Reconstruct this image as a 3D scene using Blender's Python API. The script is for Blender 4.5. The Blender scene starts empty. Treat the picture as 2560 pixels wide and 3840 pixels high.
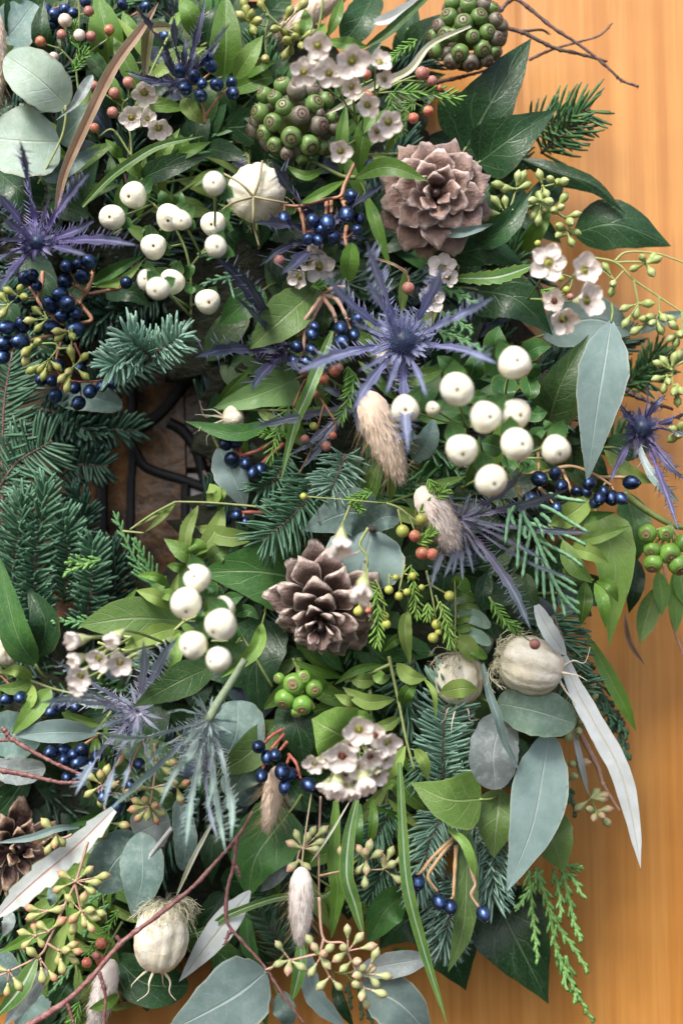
import bpy, math, random
from mathutils import Vector, Matrix
V = Vector
rad = math.radians
rng = random.Random(7)
U_ = rng.uniform
sc = bpy.context.scene
col = sc.collection

# ------------------------------------------------------------------ camera, sky, sun, exposure
CAM_D = 647.0                     # camera distance from the door, mm
FOCAL = 50.0
ROLL = rad(1.5)
RX = V((math.cos(ROLL), 0, -math.sin(ROLL)))
UP = V((math.sin(ROLL), 0, math.cos(ROLL)))
NO = V((0, -1, 0))                # out of the door, towards the viewer
cam_d = bpy.data.cameras.new('camera')
cam = bpy.data.objects.new('camera', cam_d)
col.objects.link(cam)
m = Matrix.Identity(4)
for i in range(3):
    m[i][0], m[i][1], m[i][2] = RX[i], UP[i], NO[i]
m.translation = V((0, -CAM_D / 1000, 0))
cam.matrix_world = m
cam_d.sensor_fit = 'VERTICAL'
cam_d.sensor_height = 36
cam_d.sensor_width = 24
cam_d.lens = FOCAL
cam_d.clip_start = 0.01
cam_d.clip_end = 100
cam_d.dof.use_dof = True
cam_d.dof.focus_distance = (CAM_D - 80) / 1000
cam_d.dof.aperture_fstop = 6.5
sc.camera = cam

SUN_EL, SUN_AZ = rad(50), rad(206)
w = bpy.data.worlds.new('World')
sc.world = w
w.use_nodes = True
nt = w.node_tree
sky = nt.nodes.new('ShaderNodeTexSky')
sky.sky_type = 'NISHITA'
sky.sun_disc = False
sky.sun_elevation = SUN_EL
sky.sun_rotation = SUN_AZ
sky.air_density = 0.7
sky.dust_density = 3.5
sky.ozone_density = 0.6
nt.links.new(sky.outputs[0], nt.nodes['Background'].inputs[0])
nt.nodes['Background'].inputs[1].default_value = 0.095
sd = bpy.data.lights.new('sun', 'SUN')
sd.energy = 1.4
sd.angle = rad(18)
sd.color = (1, 0.97, 0.93)
so = bpy.data.objects.new('sun', sd)
col.objects.link(so)
sdir = V((math.sin(SUN_AZ) * math.cos(SUN_EL), math.cos(SUN_AZ) * math.cos(SUN_EL), math.sin(SUN_EL)))
so.rotation_euler = sdir.to_track_quat('Z', 'Y').to_euler()
so.location = sdir * 2
vs = sc.view_settings
sc.display_settings.display_device = 'sRGB'
vs.view_transform = 'Standard'
vs.look = 'None'
vs.gamma = 1
vs.exposure = 1.52
vs.use_curve_mapping = False
sc.cycles.use_denoising = True
sc.cycles.max_bounces = 8
sc.cycles.diffuse_bounces = 6
sc.cycles.glossy_bounces = 2
sc.cycles.transmission_bounces = 3
sc.cycles.caustics_reflective = False
sc.cycles.caustics_refractive = False

# ------------------------------------------------------------------ photograph frame -> place
ORG = dict(A=(0, 0), B=(800, 0), C=(1660, 0), D=(0, 800), E=(800, 800), G=(1660, 800), H=(0, 1600), I=(800, 1600),
           J=(1660, 1600), K=(0, 2300), L=(800, 2300), M=(1660, 2300), N=(0, 2940), O=(800, 2940), Q=(1660, 2940))
ZP = 900 / 1568

def pt(F, x, y, h):
    """point h millimetres in front of the door, seen at x, y of study sheet F"""
    ox, oy = ORG[F]
    k = 36 / 3840 / FOCAL * (CAM_D - h) / 1000
    return RX * ((ox + x * ZP - 1280) * k) - UP * ((oy + y * ZP - 1920) * k) + V((0, -h / 1000, 0))

def sz(z, h=70):
    return z * ZP * 36 / 3840 / FOCAL * (CAM_D - h) / 1000

def vd(dx, dy, dz=None):
    if dz is None:
        dz = math.sqrt(max(0.02, 1 - dx * dx - dy * dy))
    return (RX * dx - UP * dy + NO * dz).normalized()

def crv(pts, n):
    """Catmull-Rom samples"""
    P = [V(p) for p in pts]
    if len(P) == 2:
        return [P[0].lerp(P[1], i / n) for i in range(n + 1)]
    P = [P[0] * 2 - P[1]] + P + [P[-1] * 2 - P[-2]]
    k = len(P) - 3
    out = []
    for i in range(n + 1):
        u = i / n * k
        j = min(int(u), k - 1)
        t = u - j
        a, b, c, d = P[j:j + 4]
        out.append(0.5 * (2 * b + (c - a) * t + (2 * a - 5 * b + 4 * c - d) * t * t + (3 * b - a - 3 * c + d) * t ** 3))
    return out

def lerp_prof(prof, t):
    for (t0, w0), (t1, w1) in zip(prof, prof[1:]):
        if t <= t1:
            u = (t - t0) / max(1e-6, t1 - t0)
            return w0 + (w1 - w0) * u
    return prof[-1][1]

class MB:
    def __init__(s):
        s.v, s.f, s.uv = [], [], []
    def add(s, v, f, uv=None):
        o = len(s.v)
        s.v += v
        s.f += [tuple(i + o for i in q) for q in f]
        s.uv += uv or [(0.5, 0.5)] * len(v)
    def tube(s, pts, r, sides=6, n=None, cap=True, bead=0, v0=0., v1=1.):
        C = crv(pts, n) if n else [V(p) for p in pts]
        N = len(C)
        R = r if callable(r) else (lambda t: r)
        T = [(C[min(i + 1, N - 1)] - C[max(i - 1, 0)]).normalized() for i in range(N)]
        x = T[0].orthogonal().normalized()
        v, uv, f = [], [], []
        for i in range(N):
            x = (x - T[i] * x.dot(T[i]))
            x = x.normalized() if x.length > 1e-9 else T[i].orthogonal().normalized()
            y = T[i].cross(x)
            rr = R(i / (N - 1)) * (1 + bead * (1 if i % 2 else -1))
            for k in range(sides):
                a = 2 * math.pi * k / sides
                v.append(C[i] + x * (math.cos(a) * rr) + y * (math.sin(a) * rr))
                uv.append((k / sides, v0 + (v1 - v0) * i / (N - 1)))
        for i in range(N - 1):
            for k in range(sides):
                k2 = (k + 1) % sides
                f.append((i * sides + k, i * sides + k2, (i + 1) * sides + k2, (i + 1) * sides + k))
        if cap:
            f.append(tuple(range(sides - 1, -1, -1)))
            f.append(tuple((N - 1) * sides + k for k in range(sides)))
        s.add(v, f, uv)
    def spike(s, p, d, l, r, uvb=(.5, 0.), uvt=(.5, 1.), bend=None):
        d = d.normalized()
        x = d.orthogonal().normalized()
        y = d.cross(x)
        ring = [p + (x * math.cos(a) + y * math.sin(a)) * r for a in (0, 2.094, 4.189)]
        if bend is None:
            s.add(ring + [p + d * l], [(0, 1, 3), (1, 2, 3), (2, 0, 3)], [uvb] * 3 + [uvt])
        else:
            q = p + d * (l * .5) + bend * .3
            ring2 = [q + (x * math.cos(a) + y * math.sin(a)) * r * .7 for a in (0, 2.094, 4.189)]
            um = ((uvb[0] + uvt[0]) / 2, (uvb[1] + uvt[1]) / 2)
            s.add(ring + ring2 + [p + d * l + bend],
                  [(0, 1, 4, 3), (1, 2, 5, 4), (2, 0, 3, 5), (3, 4, 6), (4, 5, 6), (5, 3, 6)], [uvb] * 3 + [um] * 3 + [uvt])
    def lathe(s, prof, seg=16, fn=None, M=None, cap0=True, cap1=True):
        v, uv, f = [], [], []
        n = len(prof)
        for i, (r, z) in enumerate(prof):
            for k in range(seg):
                a = 2 * math.pi * k / seg
                rr, zz = (r, z) if fn is None else fn(r, z, a)
                q = V((rr * math.cos(a), rr * math.sin(a), zz))
                v.append(M @ q if M else q)
                uv.append((k / seg, i / (n - 1)))
        for i in range(n - 1):
            for k in range(seg):
                k2 = (k + 1) % seg
                f.append((i * seg + k, i * seg + k2, (i + 1) * seg + k2, (i + 1) * seg + k))
        if cap0: f.append(tuple(range(seg - 1, -1, -1)))
        if cap1: f.append(tuple((n - 1) * seg + k for k in range(seg)))
        s.add(v, f, uv)
    def mesh(s, name, off=V((0, 0, 0)), mat=None, smooth=True):
        me = bpy.data.meshes.new(name)
        me.from_pydata([tuple(p - off) for p in s.v], [], s.f)
        ul = me.uv_layers.new(name='UVMap')
        buf = []
        for q in s.f:
            for i in q:
                buf += s.uv[i]
        ul.data.foreach_set('uv', buf)
        if smooth:
            me.polygons.foreach_set('use_smooth', [True] * len(me.polygons))
        if mat: me.materials.append(mat)
        return me

SHAPES = dict(
    ovate=[(0, 0), (.04, .3), (.12, .62), (.25, .9), (.4, 1), (.55, .9), (.7, .68), (.82, .42), (.92, .18), (1, 0)],
    lance=[(0, .05), (.1, .42), (.25, .8), (.42, 1), (.6, .92), (.75, .66), (.88, .33), (.95, .14), (1, 0)],
    strap=[(0, .35), (.1, .6), (.3, .9), (.55, 1), (.75, .85), (.9, .45), (1, 0)],
    heart=[(0, .12), (.03, .55), (.09, .85), (.2, 1), (.34, .97), (.5, .8), (.66, .56), (.8, .32), (.91, .13), (1, 0)],
    ivy3=[(0, .2), (.05, .6), (.13, .82), (.22, .96), (.28, 1.0), (.34, .86), (.42, .66), (.52, .55), (.65, .46), (.8, .29), (.92, .11), (1, 0)],
    tri=[(0, .3), (.05, .75), (.12, 1), (.3, .88), (.5, .66), (.7, .4), (.86, .18), (1, 0)],
    spat=[(0, .08), (.25, .3), (.5, .72), (.7, 1), (.85, .92), (.95, .55), (1, 0)],
    bract=[(0, .55), (.12, .5), (.3, .6), (.5, 1), (.68, .9), (.85, .5), (1, 0)],
)
def shape_w(shape, t):
    if shape == 'round':
        return math.sqrt(max(0, 1 - (2 * t - 1) ** 2))
    return lerp_prof(SHAPES[shape], t)

def leaf_geo(mb, pts, w, shape='lance', roll=0, fold=14, curl=0, teeth=0, tooth=.25, wave=0, asym=1, n=18, m=6, spines=0, spine_l=1.):
    """a leaf blade along pts; w = half width in metres; fold lifts the margins, curl rolls them, roll turns the blade"""
    fine = crv(pts, 60)
    ts = [(1 - math.cos(math.pi * i / n)) / 2 for i in range(n + 1)]
    if shape in ('strap', 'bract') or teeth:
        ts = [i / n for i in range(n + 1)]
    r0, r1 = roll if isinstance(roll, tuple) else (roll, roll)
    verts, uvs, faces = [], [], []
    ph = U_(0, 6)
    L = (fine[-1] - fine[0]).length
    edge = []
    for i, t in enumerate(ts):
        k = t * 60
        j = min(int(k), 59)
        c = fine[j].lerp(fine[j + 1], k - j)
        tg = (fine[min(j + 2, 60)] - fine[max(j - 1, 0)]).normalized()
        s = tg.cross(NO)
        s = s.normalized() if s.length > 1e-6 else RX.copy()
        s = Matrix.Rotation(rad(r0 + (r1 - r0) * t), 3, tg) @ s
        nn = s.cross(tg)
        ww = shape_w(shape, t) * w
        ww *= 1 + .03 * math.sin(t * 31 + ph) + .018 * math.sin(t * 67 + 2 * ph)
        if teeth:
            ww *= 1 + tooth * ((t * teeth) % 1.0 - .4) * (0 if t > .93 else 1)
        cf, sf = math.cos(rad(fold)), math.sin(rad(fold))
        for q in range(m + 1):
            a = q / m * 2 - 1
            x = a * ww * (asym if a < 0 else 1)
            ax = abs(x)
            z = ax * sf - curl * ax * ax / max(w, 1e-6)
            z += wave * w * abs(a) * math.sin(t * 15 + ph + (1.7 if a < 0 else 0))
            y = x * cf * (1 - .25 * abs(curl) * abs(a))
            verts.append(c + s * y + nn * z)
            uvs.append((q / m, t))
        edge.append((verts[-m - 1], verts[-1], s, tg, nn, ww))
    for i in range(n):
        for q in range(m):
            o = i * (m + 1) + q
            faces.append((o, o + 1, o + m + 2, o + m + 1))
    mb.add(verts, faces, uvs)
    if spines:
        for k in range(spines):
            for sd_ in (0, 1):
                t = (k + U_(.15, .85)) / spines * .82 + .08
                e = edge[min(n, max(0, round(t * n)))]
                p = e[sd_]
                d = e[2] * (-1 if sd_ == 0 else 1) * U_(.7, 1.1) + e[3] * U_(.5, 1.0) + e[4] * U_(-.2, .5)
                l = w * 1.3 * spine_l * U_(.7, 1.5) * (1 if t > .25 else 1.3)
                mb.spike(p - d.normalized() * w * .15, d, l, w * .17, (.3, t), (.5, t + .02))

# ------------------------------------------------------------------ things and parts
def tag(o, label=None, cat=None, group=None, kind=None):
    if label: o['label'] = label
    if cat: o['category'] = cat
    if group: o['group'] = group
    if kind: o['kind'] = kind
    return o
def thing(name, label, cat, loc, group=None):
    o = bpy.data.objects.new(name, None)
    o.empty_display_size = .01
    col.objects.link(o)
    o.location = loc
    return tag(o, label, cat, group)
def part(name, mb, mat, root, base=None, kind=None, smooth=True, label=None):
    """a mesh in place, child of root (base = the thing whose location is the frame)"""
    b = (base or root)
    o = bpy.data.objects.new(name, mb.mesh(name, b.location.copy(), mat, smooth))
    col.objects.link(o)
    o.parent = root
    return tag(o, label, None, None, kind)
def solo(name, mb, mat, label, cat, loc, group=None):
    o = bpy.data.objects.new(name, mb.mesh(name, loc, mat))
    col.objects.link(o)
    o.location = loc
    return tag(o, label, cat, group)
def inst(name, me, root, p, d=None, s=1., spin=None, local=False, sx=None):
    """a shared mesh placed at p, +Z along d"""
    o = bpy.data.objects.new(name, me)
    col.objects.link(o)
    o.parent = root
    q = (d or V((0, 0, 1))).to_track_quat('Z', 'Y').to_matrix().to_4x4()
    q = q @ Matrix.Rotation(U_(0, 6.28) if spin is None else spin, 4, 'Z')
    S = Matrix.Diagonal((s, s, s, 1)) if sx is None else Matrix.Diagonal((*sx, 1))
    o.matrix_local = Matrix.Translation(p if local else p - root.location) @ q @ S
    return o
def sub(name, me, parent, M=None):
    o = bpy.data.objects.new(name, me)
    col.objects.link(o)
    o.parent = parent
    if M is not None: o.matrix_local = M
    return o

# ------------------------------------------------------------------ materials
MATS = {}
class G:
    """small node-graph helper"""
    def __init__(s, name):
        s.mat = bpy.data.materials.new(name)
        s.mat.use_nodes = True
        s.nt = s.mat.node_tree
        s.b = s.nt.nodes['Principled BSDF']
        s.out = s.nt.nodes['Material Output']
    def n(s, t, **kw):
        x = s.nt.nodes.new(t)
        for k, v in kw.items(): setattr(x, k, v)
        return x
    def put(s, sock, v):
        if isinstance(v, bpy.types.NodeSocket): s.nt.links.new(v, sock)
        elif isinstance(v, tuple) and len(v) == 3 and sock.type == 'RGBA': sock.default_value = (*v, 1)
        else: sock.default_value = v
    def math(s, op, a, b=0., c=0.):
        x = s.n('ShaderNodeMath', operation=op)
        s.put(x.inputs[0], a); s.put(x.inputs[1], b); s.put(x.inputs[2], c)
        return x.outputs[0]
    def mix(s, f, a, b, mode='MIX'):
        x = s.n('ShaderNodeMix', data_type='RGBA', blend_type=mode)
        s.put(x.inputs[0], f); s.put(x.inputs[6], a); s.put(x.inputs[7], b)
        return x.outputs[2]
    def rng(s, v, a, b, c=0., d=1., smooth=True):
        x = s.n('ShaderNodeMapRange', interpolation_type='SMOOTHSTEP' if smooth else 'LINEAR')
        for i, q in enumerate((v, a, b, c, d)): s.put(x.inputs[i], q)
        return x.outputs[0]
    def noise(s, vec, scale, detail=3., rough=.55):
        x = s.n('ShaderNodeTexNoise')
        s.put(x.inputs['Vector'], vec); x.inputs['Scale'].default_value = scale
        x.inputs['Detail'].default_value = detail; x.inputs['Roughness'].default_value = rough
        return x.outputs[0]
    def vor(s, vec, scale, feat='F1'):
        x = s.n('ShaderNodeTexVoronoi', feature=feat)
        s.put(x.inputs['Vector'], vec); x.inputs['Scale'].default_value = scale
        return x.outputs[0]
    def tc(s): return s.n('ShaderNodeTexCoord')
    def obj(s): return s.tc().outputs['Object']
    def uv(s):
        x = s.n('ShaderNodeSeparateXYZ'); s.put(x.inputs[0], s.tc().outputs['UV'])
        return x.outputs[0], x.outputs[1]
    def rand(s): return s.n('ShaderNodeObjectInfo').outputs['Random']
    def bump(s, h, strength=.3, dist=.0005):
        x = s.n('ShaderNodeBump')
        x.inputs['Strength'].default_value = strength; x.inputs['Distance'].default_value = dist
        s.put(x.inputs['Height'], h)
        s.put(s.b.inputs['Normal'], x.outputs[0])
    def set(s, **kw):
        for k, v in kw.items(): s.put(s.b.inputs[k], v)
        return s
    def translucent(s, colr, f):
        t = s.n('ShaderNodeBsdfTranslucent'); s.put(t.inputs[0], colr)
        x = s.n('ShaderNodeMixShader'); x.inputs[0].default_value = f
        s.nt.links.new(s.b.outputs[0], x.inputs[1]); s.nt.links.new(t.outputs[0], x.inputs[2])
        s.nt.links.new(x.outputs[0], s.out.inputs[0])

def leaf_mat(name, top, top2, vein, under, rough=.42, nv=6., slant=1.1, vs_=.5, mid=.06, edge=None, edge_f=.6, bloom=0, spots=.22, trans=.14, spec=.32):
    g = G(name)
    u, v = g.uv()
    a = g.math('MULTIPLY', g.math('ABSOLUTE', g.math('SUBTRACT', u, .5)), 2.)
    ob = g.obj()
    nz = g.noise(ob, 110., 3.)
    fine = g.noise(ob, 900., 2.)
    c = g.mix(g.rng(nz, .3, .7), top, top2)
    rv = g.rng(g.rand(), 0., 1., .72, 1.25, False)
    c = g.mix(1., c, rv, 'MULTIPLY')
    midm = g.rng(a, mid * .4, mid * 1.7, 1., 0.)
    x = g.math('FRACT', g.math('ADD', g.math('SUBTRACT', g.math('MULTIPLY', v, nv), g.math('MULTIPLY', a, slant)), g.math('MULTIPLY', nz, .5)))
    d = g.math('MULTIPLY', g.math('ABSOLUTE', g.math('SUBTRACT', x, .5)), 2.)
    sv = g.math('MULTIPLY', g.rng(d, .84, 1.), g.rng(a, .5, 1., 1., .25))
    net = g.rng(g.vor(ob, 420., 'DISTANCE_TO_EDGE'), 0., .1, 1., 0.)
    veinm = g.math('MAXIMUM', g.math('MULTIPLY', midm, .9), g.math('MULTIPLY', sv, vs_))
    veinm = g.math('MAXIMUM', veinm, g.math('MULTIPLY', net, vs_ * .34))
    c = g.mix(veinm, c, vein)
    if edge: c = g.mix(g.math('MULTIPLY', g.rng(a, .9, 1.), edge_f), c, edge)
    if bloom:
        bl = g.math('MULTIPLY', g.rng(g.noise(ob, 260., 5., .7), .42, .75), bloom)
        c = g.mix(bl, c, (.52, .6, .58))
    du = g.math('MULTIPLY', g.rng(g.noise(ob, 1300., 2.), .62, .72), .16)
    c = g.mix(du, c, (.42, .44, .38))
    if spots:
        sp = g.math('MULTIPLY', g.rng(g.noise(ob, 210., 4., .7), .66, .73), spots)
        c = g.mix(sp, c, (.12, .08, .04))
    be = g.math('MULTIPLY', g.rng(a, .84, 1.), g.rng(g.noise(ob, 140., 3.), .57, .66))
    c = g.mix(g.math('MULTIPLY', be, .65), c, (.17, .1, .045))
    und = g.mix(g.math('MULTIPLY', veinm, .6), under, vein)
    geo = g.n('ShaderNodeNewGeometry')
    c = g.mix(geo.outputs['Backfacing'], c, und)
    g.set(**{'Base Color': c, 'Roughness': g.rng(fine, .2, .8, rough - .08, rough + .12), 'Specular IOR Level': spec})
    hgt = g.math('SUBTRACT', g.math('MULTIPLY', fine, .25), g.math('MULTIPLY', veinm, .7))
    g.bump(g.math('ADD', hgt, g.math('MULTIPLY', nz, .8)), .55, .0006)
    g.translucent(g.mix(.5, c, (top[0] * 1.6, top[1] * 1.8, top[2] * .6)), trans)
    MATS[name] = g.mat

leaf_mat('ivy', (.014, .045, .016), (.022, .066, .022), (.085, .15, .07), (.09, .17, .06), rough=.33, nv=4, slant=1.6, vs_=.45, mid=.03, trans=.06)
leaf_mat('ivygreen', (.038, .12, .028), (.062, .165, .036), (.16, .26, .11), (.13, .24, .09), rough=.38, nv=4, slant=1.6, vs_=.4, mid=.03, trans=.1)
leaf_mat('ivyunder', (.12, .235, .075), (.16, .28, .1), (.25, .36, .17), (.03, .08, .03), rough=.5, nv=4, slant=1.6, vs_=.35, mid=.03)
leaf_mat('green', (.075, .18, .022), (.115, .23, .034), (.2, .31, .1), (.13, .22, .07), rough=.4, nv=8, vs_=.25, mid=.05, edge=(.2, .3, .1), edge_f=.35)
leaf_mat('lime', (.17, .27, .05), (.23, .33, .08), (.3, .38, .16), (.24, .33, .14), rough=.5, nv=8, vs_=.2, mid=.05, spots=.35)
leaf_mat('brightleaf', (.115, .225, .038), (.155, .27, .055), (.26, .36, .14), (.2, .3, .1), rough=.42, nv=5, slant=1.5, vs_=.45, mid=.035, edge=(.24, .34, .1), edge_f=.6)
leaf_mat('varieg', (.07, .19, .04), (.12, .25, .05), (.42, .5, .34), (.15, .25, .08), rough=.4, nv=10, vs_=.15, mid=.13, edge=(.42, .42, .07), edge_f=.8)
leaf_mat('olive', (.085, .16, .04), (.12, .21, .055), (.2, .26, .13), (.16, .22, .11), rough=.42, nv=6, slant=1.3, vs_=.55, mid=.045, edge=(.16, .22, .08))
leaf_mat('olivedark', (.03, .075, .022), (.05, .1, .03), (.11, .165, .06), (.12, .18, .08), rough=.42, nv=6, slant=1.3, vs_=.6, mid=.04)
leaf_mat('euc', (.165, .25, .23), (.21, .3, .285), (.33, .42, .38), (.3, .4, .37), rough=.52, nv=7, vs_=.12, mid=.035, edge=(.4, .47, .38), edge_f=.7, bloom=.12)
leaf_mat('eucpale', (.29, .39, .29), (.34, .45, .37), (.42, .5, .38), (.45, .52, .42), rough=.5, nv=5, vs_=.25, mid=.03, edge=(.3, .22, .14), edge_f=.5, bloom=.5)
leaf_mat('eucgreen', (.17, .29, .2), (.22, .34, .26), (.33, .43, .35), (.3, .4, .37), rough=.42, nv=6, vs_=.15, mid=.03, edge=(.3, .36, .22), edge_f=.6, bloom=.3)
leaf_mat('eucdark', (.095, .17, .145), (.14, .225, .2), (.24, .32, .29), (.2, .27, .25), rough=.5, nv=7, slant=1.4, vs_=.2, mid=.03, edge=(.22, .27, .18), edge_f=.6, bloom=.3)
leaf_mat('eucgrey', (.22, .27, .26), (.3, .34, .33), (.36, .4, .38), (.4, .42, .4), rough=.5, nv=7, vs_=.15, mid=.03, bloom=.55)
leaf_mat('silver', (.48, .53, .52), (.58, .63, .64), (.52, .52, .4), (.05, .11, .03), rough=.6, nv=14, vs_=.14, mid=.07, edge=(.3, .33, .16), edge_f=.5)
leaf_mat('silverpink', (.44, .48, .45), (.54, .58, .57), (.52, .3, .24), (.05, .11, .03), rough=.6, nv=14, vs_=.1, mid=.07, edge=(.15, .24, .05), edge_f=.9)
leaf_mat('tanleaf', (.3, .21, .13), (.4, .29, .19), (.2, .075, .045), (.3, .2, .12), rough=.55, nv=20, vs_=.1, mid=.14, edge=(.62, .52, .42), edge_f=.8)
leaf_mat('oliveblade', (.2, .21, .1), (.28, .27, .15), (.16, .1, .05), (.3, .28, .2), rough=.5, nv=20, vs_=.1, mid=.14, edge=(.5, .46, .34), edge_f=.7)
leaf_mat('creamblade', (.52, .53, .38), (.62, .62, .5), (.28, .34, .12), (.3, .33, .15), rough=.5, nv=14, vs_=.1, mid=.1)
leaf_mat('berryleaf', (.03, .1, .03), (.055, .15, .038), (.13, .23, .07), (.13, .24, .06), rough=.38, nv=3, slant=1.8, vs_=.3, mid=.05, edge=(.3, .3, .05), edge_f=.5)
leaf_mat('slate', (.035, .06, .075), (.055, .085, .1), (.12, .1, .22), (.07, .1, .12), rough=.42, nv=9, vs_=.25, mid=.07, edge=(.14, .2, .22), edge_f=.7)

def bract_mat(name, base, tip, rib):
    g = G(name)
    u, v = g.uv()
    a = g.math('MULTIPLY', g.math('ABSOLUTE', g.math('SUBTRACT', u, .5)), 2.)
    ob = g.obj()
    nz = g.noise(ob, 260., 4.)
    c = g.mix(g.rng(g.math('ADD', v, g.math('MULTIPLY', g.math('SUBTRACT', nz, .5), .5)), .1, .85), base, tip)
    c = g.mix(1., c, g.rng(nz, .2, .8, .75, 1.25, False), 'MULTIPLY')
    c = g.mix(g.math('MULTIPLY', g.rng(a, .05, .32, 1., 0.), .75), c, rib)
    c = g.mix(g.math('MULTIPLY', g.rng(a, .85, 1.), .5), c, rib)
    g.set(**{'Base Color': c, 'Roughness': .45})
    g.bump(g.math('ADD', nz, g.rng(a, 0., .3, 1., 0.)), .5, .0005)
    g.translucent(c, .1)
    MATS[name] = g.mat
bract_mat('bract_blue', (.25, .255, .5), (.15, .19, .3), (.52, .53, .76))
bract_mat('bract_dark', (.075, .065, .15), (.03, .05, .065), (.13, .115, .25))
bract_mat('bract_violet', (.19, .155, .38), (.06, .085, .125), (.34, .29, .55))
bract_mat('bract_grey', (.46, .44, .6), (.2, .28, .33), (.62, .63, .74))
bract_mat('bract_green', (.38, .45, .46), (.22, .34, .29), (.58, .66, .64))
bract_mat('bract_smoke', (.22, .2, .32), (.09, .125, .15), (.32, .34, .42))

def plain(name, c1, c2, rough=.5, scale=200., bump=.2, sss=0, metal=0., spec=.5, coat=0., trans=0, randv=(.85, 1.15), bd=.0004):
    g = G(name)
    ob = g.obj()
    nz = g.noise(ob, scale, 4., .6)
    c = g.mix(g.rng(nz, .3, .7), c1, c2)
    c = g.mix(1., c, g.rng(g.rand(), 0., 1., randv[0], randv[1], False), 'MULTIPLY')
    g.set(**{'Base Color': c, 'Roughness': rough, 'Metallic': metal, 'Specular IOR Level': spec, 'Coat Weight': coat})
    if sss:
        g.b.inputs['Subsurface Weight'].default_value = sss
        g.b.inputs['Subsurface Radius'].default_value = (1, .8, .5)
        g.b.inputs['Subsurface Scale'].default_value = .002
    if bump: g.bump(nz, bump, bd)
    if trans: g.translucent(c, trans)
    MATS[name] = g.mat
    return g
def white_mat():
    g = G('white_skin')
    ob = g.obj()
    off = g.n('ShaderNodeVectorMath', operation='ADD'); g.put(off.inputs[0], ob)
    rr = g.n('ShaderNodeCombineXYZ'); g.put(rr.inputs[0], g.math('MULTIPLY', g.rand(), 40.)); g.put(off.inputs[1], rr.outputs[0])
    nz = g.noise(off.outputs[0], 1.6, 4.)
    c = g.mix(g.rng(nz, .3, .7), (.84, .8, .6), (.9, .88, .74))
    br = g.math('MULTIPLY', g.rng(g.noise(off.outputs[0], 3.2, 5., .7), .64, .74), .45)
    c = g.mix(br, c, (.55, .4, .18))
    sp = g.math('MULTIPLY', g.rng(g.noise(off.outputs[0], 14., 2.), .7, .76), .5)
    c = g.mix(sp, c, (.35, .22, .1))
    c = g.mix(1., c, g.rng(g.rand(), 0., 1., .93, 1.05, False), 'MULTIPLY')
    g.set(**{'Base Color': c, 'Roughness': g.rng(nz, .3, .7, .3, .45), 'Subsurface Weight': .35, 'Subsurface Scale': .002})
    g.b.inputs['Subsurface Radius'].default_value = (1, .8, .5)
    g.bump(nz, .12, .05)
    MATS['white_skin'] = g.mat
white_mat()
plain('berry_dot', (.1, .05, .015), (.2, .11, .04), scale=5)
plain('calyx', (.16, .27, .06), (.22, .33, .09), rough=.45, trans=.1)
plain('blue_tip', (.012, .014, .03), (.03, .03, .06), rough=.5, scale=5)
plain('stem_orange', (.34, .16, .09), (.42, .22, .12), rough=.5, scale=500, bump=.4)
plain('stem_red', (.36, .09, .07), (.42, .15, .11), rough=.5, scale=500, bump=.4)
plain('stem_tan', (.42, .27, .13), (.5, .33, .17), rough=.5, scale=500, bump=.4)
plain('stem_green', (.17, .24, .06), (.24, .3, .1), rough=.5, scale=400, bump=.3)
plain('stem_lime', (.26, .32, .1), (.34, .38, .15), rough=.5, scale=400, bump=.3)
plain('stem_pink', (.42, .24, .18), (.46, .32, .22), rough=.5, scale=400, bump=.3)
plain('stem_silver', (.4, .42, .38), (.52, .53, .48), rough=.6, scale=500, bump=.4)
plain('stem_sage', (.2, .27, .16), (.28, .34, .22), rough=.5, scale=400, bump=.3)
plain('straw', (.5, .44, .26), (.58, .5, .32), rough=.5, scale=500, bump=.3)
plain('bark', (.1, .055, .05), (.19, .12, .1), rough=.6, scale=420, bump=.8, bd=.0008)
plain('bark_red', (.17, .055, .055), (.25, .14, .12), rough=.5, scale=420, bump=.8, bd=.0008)
plain('bark_dark', (.06, .04, .035), (.12, .08, .06), rough=.65, scale=420, bump=.8, bd=.0008)
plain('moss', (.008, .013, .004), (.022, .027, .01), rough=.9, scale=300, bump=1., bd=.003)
plain('ivy_skin', (.1, .19, .045), (.165, .26, .075), rough=.42, scale=3, bump=.15, randv=(.8, 1.1))
plain('ivy_skin_grey', (.12, .11, .085), (.19, .17, .12), rough=.45, scale=3, bump=.2)
plain('ivy_cap', (.06, .028, .02), (.16, .07, .05), rough=.7, scale=6, bump=.6)
plain('ivy_cap_pale', (.15, .13, .05), (.24, .19, .08), rough=.7, scale=6, bump=.6)
plain('ivy_bright', (.13, .28, .04), (.18, .34, .06), rough=.36, scale=2, bump=.1)
plain('pod', (.68, .6, .4), (.8, .74, .57), rough=.42, scale=180, bump=.25, sss=.15, bd=.0008)
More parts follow.
